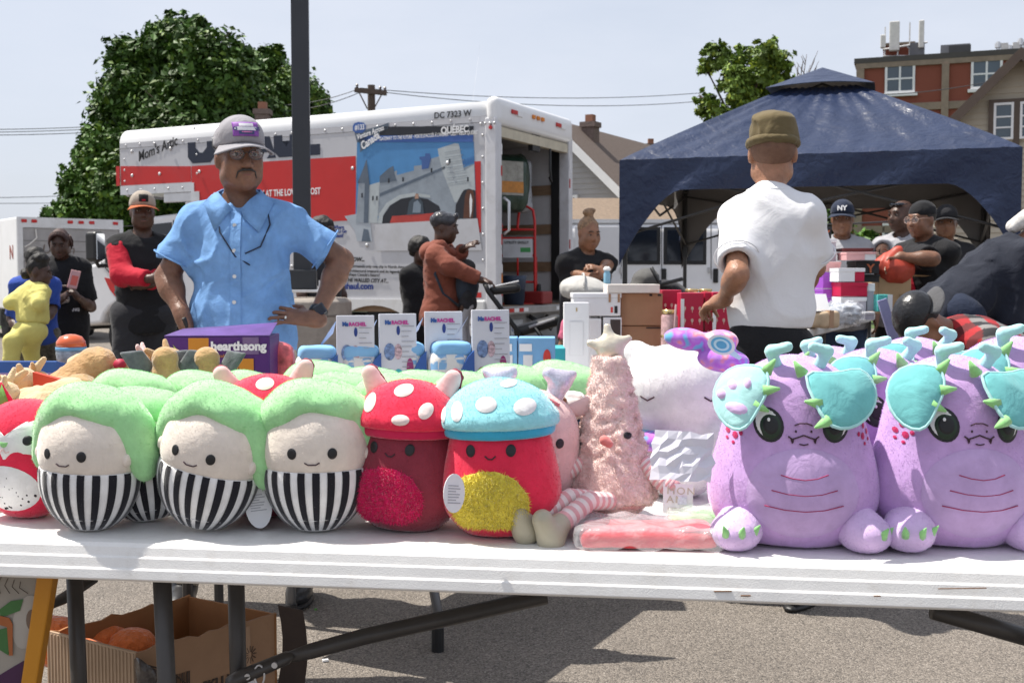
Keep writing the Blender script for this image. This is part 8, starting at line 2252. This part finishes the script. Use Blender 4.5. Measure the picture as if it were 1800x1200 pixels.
# white boxes, brown cartons on the middle table
D = 5.15
o, w, h = carton('white_box', 991, 1036, 532, 650, D - .12, .07, X_white, 'tall slim white box standing upright in front of the others'); face(o, 'frame_print', -.03, .03, h * .3, h * .75, mat('print_pale', (.6, .6, .62), .5)); face(o, 'frame_inner', -.0285, .0285, h * .3 + .0015, h * .75 - .0015, X_white, -.0027); face(o, 'logo', -.003, .003, h * .88, h * .93, X_gold); face(o, 'handle_print', -.015, .015, h * .14, h * .165, M_ink, -.003)
o1, w, h1 = carton('white_box', 1032, 1057, 560, 650, D, .2, X_white, 'lower left white box below the lidded white box'); o2, w2, h2 = carton('white_box', 1060, 1093, 558, 650, D, .2, X_white, 'lower right white box with dark window below the lidded one'); face(o2, 'dark_window', -.01, w2 / 2 - .006, h2 * .5, h2 - .01, mat('window_brown', (.05, .035, .03), .3))
zb = W(1050, 557, D).z + .004
o, w, h = carton('white_box', 1008, 1091, 524, 560, D, .22, X_white, 'white box with brown corner clasps and lid on top of two others', zb=zb); MB().bx(-w / 2 - .004, w / 2 + .004, -.004, .224, h, h + .022).obj('lid', X_white, o, bevel=.003); face(o, 'clasp', w / 2 - .055, w / 2 - .045, h - .02, h + .018, X_brown, -.006); face(o, 'clasp', w / 2 - .014, w / 2 - .004, h - .02, h + .018, X_brown, -.006); face(o, 'red_mark', w / 2 - .045, w / 2 - .035, .015, .04, mat('print_red', (.6, .05, .04))); face(o, 'black_mark', w / 2 - .028, w / 2 - .014, .012, .045, M_ink)
o, w, h = carton('brown_carton', 1093, 1164, 573, 650, D + .05, .3, X_brown, 'lower brown cardboard carton beside the white boxes'); zt = TZ + h + .003; face(o, 'tape', w * .1, w / 2, h - .012, h - .006, M_ink)
o, w, h = carton('brown_carton', 1091, 1165, 516, 572, D + .04, .3, X_brown, 'upper brown cardboard carton beside the white boxes', zb=zt); face(o, 'slot', w * .18, w * .25, h - .012, h - .003, M_ink); face(o, 'slot', w * .38, w * .46, h - .012, h - .003, M_ink); zt += h + .003
o, w, h = carton('white_tray', 1068, 1160, 500, 514, D - .02, .24, mat('card_cream', (.66, .61, .56), .6), 'shallow cream box lid lying on the upper brown carton', zb=zt)
# red gift tins and jars
def jar(px0, px1, py0, D, label, zb=TZ):
  a, b = W(px0, py0, D), W(px1, py0, D); r_ = (b.x - a.x) / 2; h = a.z - zb
  e = empty('glass_jar', ((a.x + b.x) / 2, D + r_, zb + .001), 0, label, 'jar')
  mb = MB(); mb.lathe([(r_ * .9, 0), (r_, .01), (r_, h * .9), (r_ * .85, h * .94)], 20); mb.obj('glass', mat('jar_pink', (.55, .36, .36), .15, var=.4, vs=40, alpha=.8), e, smooth=True)
  mb = MB(); mb.lathe([(r_ * .92, h * .94), (r_ * .92, h), (.001, h)], 20); mb.obj('lid', X_gold, e, smooth=True)
  for z in (.35, .6): mb = MB(); mb.lathe([(r_ * 1.01, h * z), (r_ * 1.03, h * z + .006), (r_ * 1.01, h * z + .012)], 20); mb.obj('gold_band', X_gold, e, smooth=True)
  mb = MB(); mb.tube([(r_ * .3, -r_ * 1.05, h * .5), (r_ * .6, -r_ * 1.05, h * 1.08)], .005, 6); mb.obj('straw', mat('straw_pink', (.7, .45, .45), .4), e)
jar(1164, 1194, 545, 4.95, 'pink patterned glass jar with straw beside the red gift boxes')
for i, (p0, p1, py, Dd, lb) in enumerate(((1163, 1198, 510, 5.25, 'rearmost red patterned gift box behind the glass jar'), (1196, 1237, 515, 4.98, 'tall red gift box printed with rows of wine glasses'), (1238, 1252, 514, 5.0, 'narrow red gift box between the two larger ones'), (1252, 1292, 514, 4.96, 'red gift box under the hand of the man in white'))):
  o, w, h = carton('gift_box', p0, p1, py, 650, Dd, .12, X_dkred, lb)
  for r_ in range(6):
    for c_ in range(3 if w > .08 else 1):
      x = -w / 2 + w * (c_ + .5) / (3 if w > .08 else 1); z = h * (.12 + .14 * r_)
      mb = MB(); mb.prism([(a, -.002, b) for a, b in oval(x, z, .006, .009, 8)], (0, .001, 0)); mb.prism([(x - .001, -.002, z - .018), (x + .001, -.002, z - .018), (x + .001, -.002, z - .008), (x - .001, -.002, z - .008)], (0, .001, 0)); mb.obj('glass_print', mat('print_rosegold', (.62, .42, .36), .4, var=.4, vs=80), o)
  if i in (1, 3): face(o, 'white_edge', -w / 2 - .001, -w / 2 + .014, 0, h * .93, M_wink, -.003)
for i, (px) in enumerate((1216, 1240)):
  a = W(px, 512, 5.15); mb = MB(); mb.lathe([(.028, 0), (.03, .004), (.03, .014), (.026, .016)], 20); e = mb.obj('jar_lid', X_gold, None, smooth=True, label='gold jar lid resting on the red gift boxes, ' + ('left' if i == 0 else 'right'), cat='lid'); e.location = (a.x, 5.15, a.z - .004)
# ---------------------------------------------------------------- shoe boxes under the canopy
X_kraft = mat('card_kraft', (.40, .27, .15), .8, var=.1); X_gr = mat('card_greylilac', (.42, .40, .45), .6, var=.05)
def shoebox(px0, px1, py0, py1, D, m, m2, label, depth=.2, split=.62):
  a = W(px0, py1, D); b = W(px1, py0, D); w = b.x - a.x; h = b.z - a.z
  e = empty('shoe_box', (a.x, D, a.z), R(0), label, 'shoe box', 'shoe boxes stacked under the canopy')
  MB().bx(0, w * split, 0, depth, .0005, h * .72).obj('box', m, e); MB().bx(w * split + .0004, w, .004, depth, .0005, h * .72).obj('end_panel', m2, e)
  MB().bx(-.003, w + .003, -.004, depth + .004, h * .722, h - .0005).obj('lid', m if m is not X_gr else X_white, e, bevel=.002)
  return e
SB = [(1422, 1460, 540, 560, 7.15, X_white, X_white, 'bottom white shoe box beside the violet ones'),
    (1447, 1479, 525, 545, 7.2, X_vio, X_vio, 'lowest violet shoe box'), (1447, 1477, 508, 524, 7.2, X_vio, X_vio, 'middle violet shoe box'), (1447, 1476, 478, 507, 7.2, X_vio, X_vio, 'top violet shoe box under the pink one'),
    (1449, 1478, 460, 477, 7.2, X_pk, X_pk, 'pale pink shoe box on the violet stack'), (1440, 1470, 442, 459, 7.25, X_white, X_gr, 'white shoe box above the pale pink one'), (1440, 1470, 420, 441, 7.25, X_white, X_gr, 'white shoe box top of the left stack'),
    (1478, 1523, 522, 547, 7.0, X_white, X_gr, 'white shoe box below the red one'), (1478, 1525, 496, 521, 7.0, X_dkred, X_dkred, 'bright red shoe box in the stack'), (1474, 1520, 471, 495, 7.0, X_white, X_dkred, 'white shoe box with red end above the red one'),
    (1500, 1537, 548, 562, 6.9, X_gr, X_gr, 'lowest grey lilac shoe box at the table edge'), (1524, 1537, 498, 547, 7.02, X_gr, X_gr, 'upright grey lilac box right of the red one'),
    (1491, 1546, 482, 496, 7.25, X_blk, X_blk, 'black shoe box behind the white one'), (1505, 1546, 458, 481, 7.2, X_blk, X_blk, 'black shoe box printed with a copper letter Y'), (1488, 1540, 443, 457, 7.1, X_pk, X_white, 'white and pink shoe box tilted on the black one'), (1482, 1536, 436, 442, 7.2, mat('card_maroon', (.10, .02, .02), .5), mat('card_maroon', (.10, .02, .02)), 'flat maroon lid on top of the stack'),
    (1447, 1462, 398, 419, 7.25, X_blk, X_blk, 'small black box with copper Y on the left stack')]
for q in SB:
  e = shoebox(*q)
  if 'letter Y' in q[7] or 'copper Y' in q[7]:
    w = (q[1] - q[0]) * q[4] / 2000
    text('lettering', 'Y', .075 if w > .1 else .06, mat('copper_print', (.5, .14, .06), .4, var=0), e, loc=(w * .45 if w > .1 else .002, -.006, .008), bold=.002)
e = carton('brown_carton', 1544, 1602, 485, 552, 7.3, .3, X_kraft, 'tan open carton printed 100pcs on the canopy table', zb=W(1570, 552, 7.3).z)[0]; text('lettering', '100pcs', .04, mat('print_tan', (.2, .13, .07), .6), e, loc=(.02, -.004, .1))
mb = MB(); mb.prism([(.1, 0, .24), (.19, 0, .24), (.22, -.03, .245), (.12, -.03, .25)], (0, .004, 0)); mb.obj('flap', X_kraft, e)
S = SDF(.012, amp=.008, freq=22); S.fold = True; S.ell((0, 0, 0), (.13, .1, .10), k=.03); S.cone((-.08, 0, .03), (.02, 0, .12), .05, .03, k=.03); o = S.obj('tissue_bag', mat('bag_redorange', (.42, .05, .025), .5, var=.3, vs=12), None, label='crumpled red orange bag in the tan carton', cat='bag'); o.location = W(1572, 474, 7.35)
o, w, h = carton('teal_carton', 1542, 1569, 518, 548, 6.95, .1, mat('card_mint', (.08, .45, .42), .5, var=.3, vs=40), 'small mint green carton at the edge of the canopy table', zb=W(1550, 548, 6.95).z); face(o, 'side_white', w / 2 - .03, w / 2, 0, h, X_white)
e = film_bag('clear_bag', 1470, 560, 6.5, (.26, .2, .10), .012, mat('bag_silver', (.40, .43, .48), .4, var=.6, vs=20), 'crumpled clear plastic bag on the nearer canopy table', 5, z4 + .01)
S = SDF(.012, amp=.004, freq=20); S.box((0, 0, .04), (.11, .08, .045), rd=.015, k=.01); o = S.obj('paper_parcel', mat('parcel_kraft', (.50, .38, .25), .7, var=.25, vs=12), None, label='taped brown paper parcel on the nearer canopy table', cat='parcel'); o.location = (*W(1431, 560, 6.15).xy, z4 + .006); o.rotation_euler = (0, 0, R(25)); MB().box((.0, -.01, .087), (.13, .1, .004), Euler((0, 0, .2))).obj('address_label', M_tag, o); MB().box((.05, 0, .043), (.03, .166, .094)).obj('tape', mat('tape_brown', (.38, .24, .15)), o)
MB().box((0, 0, 0), (.12, .006, .13), Euler((R(-30), 0, R(10)))).obj('paper_sheets', M_wink, None, label='bright white sheets of paper on the canopy table', cat='paper').location = W(1438, 535, 6.3)
mb = MB(); mb.box((0, 0, 0), (.055, .02, .34), Euler((0, R(-18), 0))); mb.obj('lavender_board', mat('board_lav', (.30, .30, .50), .5), None, label='lavender strip of card leaning below the canopy table', cat='card').location = W(1565, 575, 6.7)
# ---------------------------------------------------------------- strollers
M_fab = cloth('stroller_grey', (.10, .098, .095)); M_fabl = cloth('stroller_pale', (.42, .41, .39))
e = empty('stroller', (*W(905, 490, 8.75).xy, 0), R(0), 'black folding stroller frame pushed by the woman in rust hoodie', 'stroller')
def rel(px, py, D, e_): return W(px, py, D) - Vector(e_.location)
for s_ in (-.2, .2):
  mb = MB(); mb.tube([rel(853, 500, 8.75 + s_, e), rel(858, 512, 8.75 + s_, e), rel(905, 575, 8.75 + s_, e), rel(935, 630, 8.75 + s_, e)], .018, 8); mb.obj('frame_tube', M_black, e, smooth=True)
  mb = MB(); mb.tube([rel(940, 575, 8.75 + s_, e), rel(965, 610, 8.75 + s_, e), rel(985, 640, 8.75 + s_, e)], .016, 8); mb.tube([rel(915, 590, 8.75 + s_, e), rel(870, 640, 8.75 + s_, e)], .016, 8); mb.obj('leg_tube', M_black, e, smooth=True)
  for px in (868, 988):
    mb = MB(); mb.lathe([(.05, -.02), (.1, -.02), (.11, 0), (.1, .02), (.05, .02)], 18); w_ = mb.obj('wheel', M_rubber, e, smooth=True); c = rel(px, 655, 8.75 + s_, e); w_.location = (c.x, c.y, .11); w_.rotation_euler = (R(90), 0, 0)
mb = MB(); mb.tube([rel(853, 500, 8.55, e), rel(853, 500, 8.95, e)], .02, 8); mb.obj('handlebar', M_black, e)
S = SDF(.012); S.box(rel(888, 508, 8.75, e), (.12, .17, .035), Euler((0, R(-6), 0)), rd=.03, k=.01); S.obj('tray', M_black, e)
mb = MB(); mb.tube([rel(862, 505, 8.6, e), rel(912, 494, 8.6, e)], .008, 6); mb.obj('tray_bar', M_alu, e)
S = SDF(.012); S.box(rel(945, 572, 8.75, e), (.19, .19, .04), Euler((0, R(-16), 0)), rd=.035, k=.01); S.obj('seat', M_black, e)
mb = MB(); mb.tube([rel(930, 575, 8.55, e), rel(975, 560, 8.55, e)], .012, 6); mb.obj('seat_trim', mat('trim_silver', (.3, .3, .32), .3), e)
e = empty('stroller', (*W(1040, 490, 6.9).xy, 0), 0, 'stroller with pale grey sun hood beside the woman with the bun', 'stroller')
S = SDF(.012, amp=.004, freq=26); c = rel(1030, 512, 6.9, e); S.ell(c, (.165, .2, .09), Euler((0, R(10), 0)), k=.01); S.ell(c + Vector((.02, .05, -.08)), (.2, .22, .08), k=.01, op='s'); S.obj('hood', M_fabl, e)
mb = MB(); c = rel(1028, 505, 6.9, e); mb.tube([c + Vector((-.02 + .01 * math.sin(t), -.2 * math.cos(t), .085 * math.sin(t))) for t in [math.pi * i / 10 for i in range(11)]], .006, 6); mb.obj('hood_rib', M_fabl, e)
for s_ in (-.2, .2):
  mb = MB(); mb.tube([rel(1070, 500, 6.9 + s_, e), rel(1050, 560, 6.9 + s_, e), rel(1000, 700, 6.9 + s_, e)], .016, 8); mb.tube([rel(1040, 580, 6.9 + s_, e), rel(1085, 700, 6.9 + s_, e)], .016, 8); mb.obj('frame_tube', M_black, e)
  for px in (1000, 1088):
    mb = MB(); mb.lathe([(.05, -.02), (.1, -.02), (.11, 0), (.1, .02), (.05, .02)], 18); w_ = mb.obj('wheel', M_rubber, e, smooth=True); c = rel(px, 700, 6.9 + s_, e); w_.location = (c.x, c.y, .11); w_.rotation_euler = (R(90), 0, 0)
S = SDF(.015); S.box(rel(1040, 575, 6.9, e), (.16, .18, .12), rd=.05, k=.01); S.obj('seat', M_fab, e)
mb = MB(); mb.lathe([(.032, 0), (.034, .02), (.034, .1), (.028, .12), (.028, .135)], 16); b_ = mb.obj('water_bottle', mat('bottle_blue', (.22, .42, .55), .15, var=.1), None, smooth=True, label='pale blue baby bottle beside the woman with the bun', cat='bottle'); b_.location = W(1067, 500, 6.9); b_.scale = (.62, .62, .62)
mb = MB(); mb.lathe([(.036, .135), (.036, .155), (.02, .175)], 16); mb.obj('bottle_cap', M_wink, b_, smooth=True)
MB().bx(-.045, .045, -.045, .045, -.02, -.001).obj('holder', M_black, b_)
e = empty('stroller', (*W(1170, 490, 8.2).xy, 0), 0, 'dark grey stroller with folded hood in front of the white van', 'stroller')
S = SDF(.014, amp=.005, freq=24); S.fold = True; c = rel(1135, 492, 8.2, e); S.ell(c, (.10, .16, .085), Euler((0, R(-18), 0)), k=.02); S.ell(rel(1125, 508, 8.2, e), (.12, .16, .045), k=.03); S.obj('hood', M_fab, e)
S = SDF(.014, amp=.004, freq=24); S.ell(rel(1176, 504, 8.2, e), (.10, .16, .05), Euler((0, R(14), 0)), k=.02); S.ell(rel(1190, 515, 8.2, e), (.07, .15, .05), k=.03); S.obj('seat', C_char, e)
for s_ in (-.2, .2):
  mb = MB(); mb.tube([rel(1145, 470, 8.2 + s_, e), rel(1160, 500, 8.2 + s_, e), rel(1200, 490, 8.2 + s_, e)], .014, 8); mb.tube([rel(1160, 520, 8.2 + s_, e), rel(1120, 660, 8.2 + s_, e)], .016, 8); mb.tube([rel(1160, 520, 8.2 + s_, e), rel(1215, 660, 8.2 + s_, e)], .016, 8); mb.obj('frame_tube', M_black, e, smooth=True)
  for px in (1120, 1215):
    mb = MB(); mb.lathe([(.05, -.02), (.12, -.02), (.13, 0), (.12, .02), (.05, .02)], 18); w_ = mb.obj('wheel', M_rubber, e, smooth=True); c = rel(px, 660, 8.2 + s_, e); w_.location = (c.x, c.y, .13); w_.rotation_euler = (R(90), 0, 0)
# ---------------------------------------------------------------- under the front table
ZB = .42
Nn, Lc, Rc = WZ(238, 1146, ZB), WZ(82, 1108, ZB), WZ(486, 1078, ZB); Bk = Lc + Rc - Nn
e = empty('open_carton', (Nn.x, Nn.y, 0), 0, 'worn open cardboard carton of orange plush balls under the front table', 'carton')
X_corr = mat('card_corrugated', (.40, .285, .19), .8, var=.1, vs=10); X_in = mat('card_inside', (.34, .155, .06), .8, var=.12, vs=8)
o0 = Vector((Nn.x, Nn.y, 0))
def wallp(a, b, m, name, inset=.006, z0=.004, jag=False, lean=0.):
  a = Vector((a.x, a.y, 0)) - o0; b = Vector((b.x, b.y, 0)) - o0
  d = (b - a).normalized(); n = Vector((-d.y, d.x, 0))
  N_ = 14; pts = [a + Vector((0, 0, z0)), b + Vector((0, 0, z0))]
  for i in range(N_ + 1): pts.append(b.lerp(a, i / N_) + Vector((0, 0, ZB + (rng.uniform(-.006, .006) if jag else 0))))
  return MB().prism(pts, n * inset).obj(name, m, e)
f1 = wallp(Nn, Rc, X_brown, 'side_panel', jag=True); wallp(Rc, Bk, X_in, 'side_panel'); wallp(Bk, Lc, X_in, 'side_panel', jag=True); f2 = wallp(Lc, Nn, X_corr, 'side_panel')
# ribs of the bare corrugated side
a, b = Vector((Lc.x, Lc.y, 0)) - o0, Vector((Nn.x, Nn.y, 0)) - o0; d = (b - a).normalized(); n_ = Vector((d.y, -d.x, 0)); mb = MB()
L_ = (b - a).length
for i in range(26):
  p = a + d * (L_ * (i + .5) / 26); mb.tube([p + n_ * .0005 + Vector((0, 0, .006)), p + n_ * .0005 + Vector((0, 0, ZB - .004))], .0024, 5)
mb.obj('corrugation', X_corr, f2)
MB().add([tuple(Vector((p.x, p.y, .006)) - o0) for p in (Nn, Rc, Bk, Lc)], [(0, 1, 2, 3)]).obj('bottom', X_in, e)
d = (Vector((Rc.x, Rc.y, 0)) - Vector((Nn.x, Nn.y, 0))).normalized(); ang = math.atan2(d.y, d.x); n_ = Vector((d.y, -d.x, 0)); L_ = (Rc - Nn).length
def onside(u, z, off=.0015): return Vector((d.x * u, d.y * u, z)) + n_ * off
Mx = lambda u, z: Matrix.Translation(onside(u, z, .0025)) @ Matrix.Rotation(ang, 4, 'Z') @ Matrix.Rotation(R(90), 4, 'X')
M_bx = mat('print_darkbrown', (.06, .04, .03), .7, var=0)
text('lettering', 'SKU NO:', .030, M_bx, e, M=Mx(.155, ZB - .125), bold=.001); text('lettering', 'QUANTITY', .020, M_bx, e, M=Mx(.155, ZB - .158))
mb = MB(); r = random.Random(3); u = .06
while u < .125:
  w_ = r.choice((.001, .002, .003)); p = onside(u, ZB - .115, .0022); q = onside(u + w_, ZB - .115, .0022); mb.prism([p, q, q + Vector((0, 0, .045)), p + Vector((0, 0, .045))], n_ * .0006); u += w_ + r.choice((.0015, .002, .003))
mb.obj('barcode', M_bx, f1)
mb = MB()
for k in range(12):
  t = 6.283 * k / 12; c = onside(L_ - .075, ZB - .075, .002); mb.tube([c + d * .006 * math.cos(t) + Vector((0, 0, .006 * math.sin(t))), c + d * .017 * math.cos(t) + Vector((0, 0, .02 * math.sin(t)))], .0011, 4)
mb.obj('flower_print', M_bx, f1)
mb = MB(); mb.tube([onside(.02, ZB - .03, .003), onside(.08, ZB - .06, .004), onside(.14, ZB - .12, .003), onside(.17, ZB - .16, .003)], .0016, 5); mb.obj('string', M_bx, e)
p, q = onside(L_ - .125, ZB - .16, .002), onside(L_ - .06, ZB - .16, .002); mb = MB(); mb.prism([p, q, q + Vector((0, 0, .06)), p + Vector((0, 0, .055))], n_ * .0006); mb.obj('sticker', M_tag, f1)
mb = MB(); mb.prism([onside(.25, ZB - .16, .0018), onside(.285, ZB - .16, .0018), onside(.28, ZB - .01, .0018), onside(.245, ZB - .012, .0018)], n_ * .0005); mb.obj('tape', mat('tape_brown', (.38, .24, .15), .25), f1)
# torn flap of dark film at the right
mb = MB(); a = onside(L_, ZB - .0); mb.grid(lambda u, v: a + Vector((.003 + .05 * u + .01 * math.sin(v * 7), .03 * u, .02 * (1 - u) - .42 * v * (.9 + .1 * u))), 6, 10); mb.obj('side_flap', mat('card_dark', (.06, .04, .032), .7, var=.3), e, solid=.004)
mb = MB(); a = onside(.0, ZB - .01); mb.grid(lambda u, v: a + Vector((.0 + .05 * u, -.01 - .03 * math.sin(u * 3), -.01 * u - .12 * v + .015 * math.sin(v * 9 + u * 4))), 8, 10); mb.obj('torn_film', mat('film_dark', (.07, .06, .055), .15, var=.4, vs=30, bump=.5, bs=40), e, smooth=True, solid=.001)
W3 = ('leftmost in the carton', 'largest, in the middle of the carton', 'right, darker, partly in shade', 'lower, between the others')
for i, (px, py, D_, r_) in enumerate(((95, 1108, 2.56, .062), (182, 1120, 2.55, .066), (232, 1128, 2.52, .06), (148, 1145, 2.45, .055))):
  S = SDF(.006, amp=.0022, freq=150, seed=i + 3); S.ell((0, 0, 0), (r_, r_, r_ * .92), k=.01); o = S.obj('plush_ball', K_orange, None, label='fuzzy orange plush ball, ' + W3[i], cat='plush ball', group='orange plush balls in the carton'); o.location = W(px, py + 18, D_)
S = SDF(.01, amp=.006, freq=30); S.box((0, 0, .16), (.13, .1, .155), rd=.05, k=.02); o = S.obj('packing_bag', mat('bag_dull', (.30, .12, .06), .5), None, label='bag of dull packing filling the carton below the orange balls', cat='bag'); o.location = ((Nn.x + Bk.x) / 2 - .05, (Nn.y + Bk.y) / 2, .012)
# printed stand with orange frame
e = empty('display_stand', (*W(30, 1100, 1.99).xy, 0), R(0), 'orange framed stand with a leaf and fruit print under the table', 'stand')
o0 = Vector(e.location)
mb = MB(); a, b, c, d_ = [W(px, py, 1.99) - o0 for px, py in ((95, 1005), (65, 1005), (30, 1240), (57, 1240))]
mb.prism([a, b, c, d_], (0, .03, 0)); mb.obj('frame_bar', mat('stand_orange', (.50, .21, .012), .4, var=.05), e, bevel=.003)
a, b, c, d_ = [W(px, py, 2.0) - o0 for px, py in ((68, 1005), (-160, 1005), (-160, 1240), (34, 1240))]
pn_ = MB().prism([a, b, c, d_], (0, .008, 0)).obj('print_panel', mat('stand_panel', (.30, .27, .23), .7, var=.08, vs=12), e)
def sp(pts, m, name, lv=1):
  mb = MB(); mb.prism([W(x, y, 2.0) - o0 + Vector((0, -.0015 * lv, 0)) for x, y in pts], (0, .001, 0)); return mb.obj(name, m, pn_)
sp([(x, y) for x, y in oval(48, 1092, 25, 48, 20, rot=.2)], mat('stand_cream', (.36, .33, .29), .7), 'fruit_print', 1); sp([(x, y) for x, y in oval(56, 1088, 9, 18, 14)], mat('stand_brown', (.16, .11, .08), .7), 'seed_print', 2)
sp([(0, 1070), (20, 1055), (42, 1052), (36, 1072), (14, 1080), (2, 1082)], mat('stand_green', (.05, .14, .04), .7), 'leaf_print', 2); sp([(0, 1105), (14, 1102), (20, 1115), (16, 1150), (0, 1140)], mat('stand_green', (.05, .14, .04)), 'leaf_print', 2); sp([(0, 1080), (18, 1084), (24, 1095), (24, 1150), (18, 1150), (14, 1100), (0, 1096)], mat('stand_rust', (.32, .10, .03), .7), 'stem_print', 3); sp([(0, 1185), (42, 1160), (38, 1240), (-80, 1240)], mat('stand_plum', (.05, .012, .05), .6), 'corner_print', 1)
for k in range(4):
  mb = MB(); mb.tube([W(4 + 11 * k, 1012 + 3 * k, 2.0) - o0 + Vector((0, -.002, 0)), W(-4 + 13 * k, 1026 + 2 * k, 2.0) - o0 + Vector((0, -.002, 0)), W(2 + 16 * k, 1042, 2.0) - o0 + Vector((0, -.002, 0))], .0006, 4); mb.obj('line_print', M_bx, pn_)
# litter on the asphalt
for px, py, m_, s_, lb in ((555, 1072, X_grn, .009, 'tiny green bead on the asphalt'), (572, 1162, M_wink, .018, 'scrap of white paper on the asphalt')):
  p = WZ(px, py, .001); MB().box((0, 0, .004), (s_, s_ * .6, .006), Euler((0, 0, .4))).obj('litter', m_, None, label=lb, cat='litter').location = (p.x, p.y, .001)
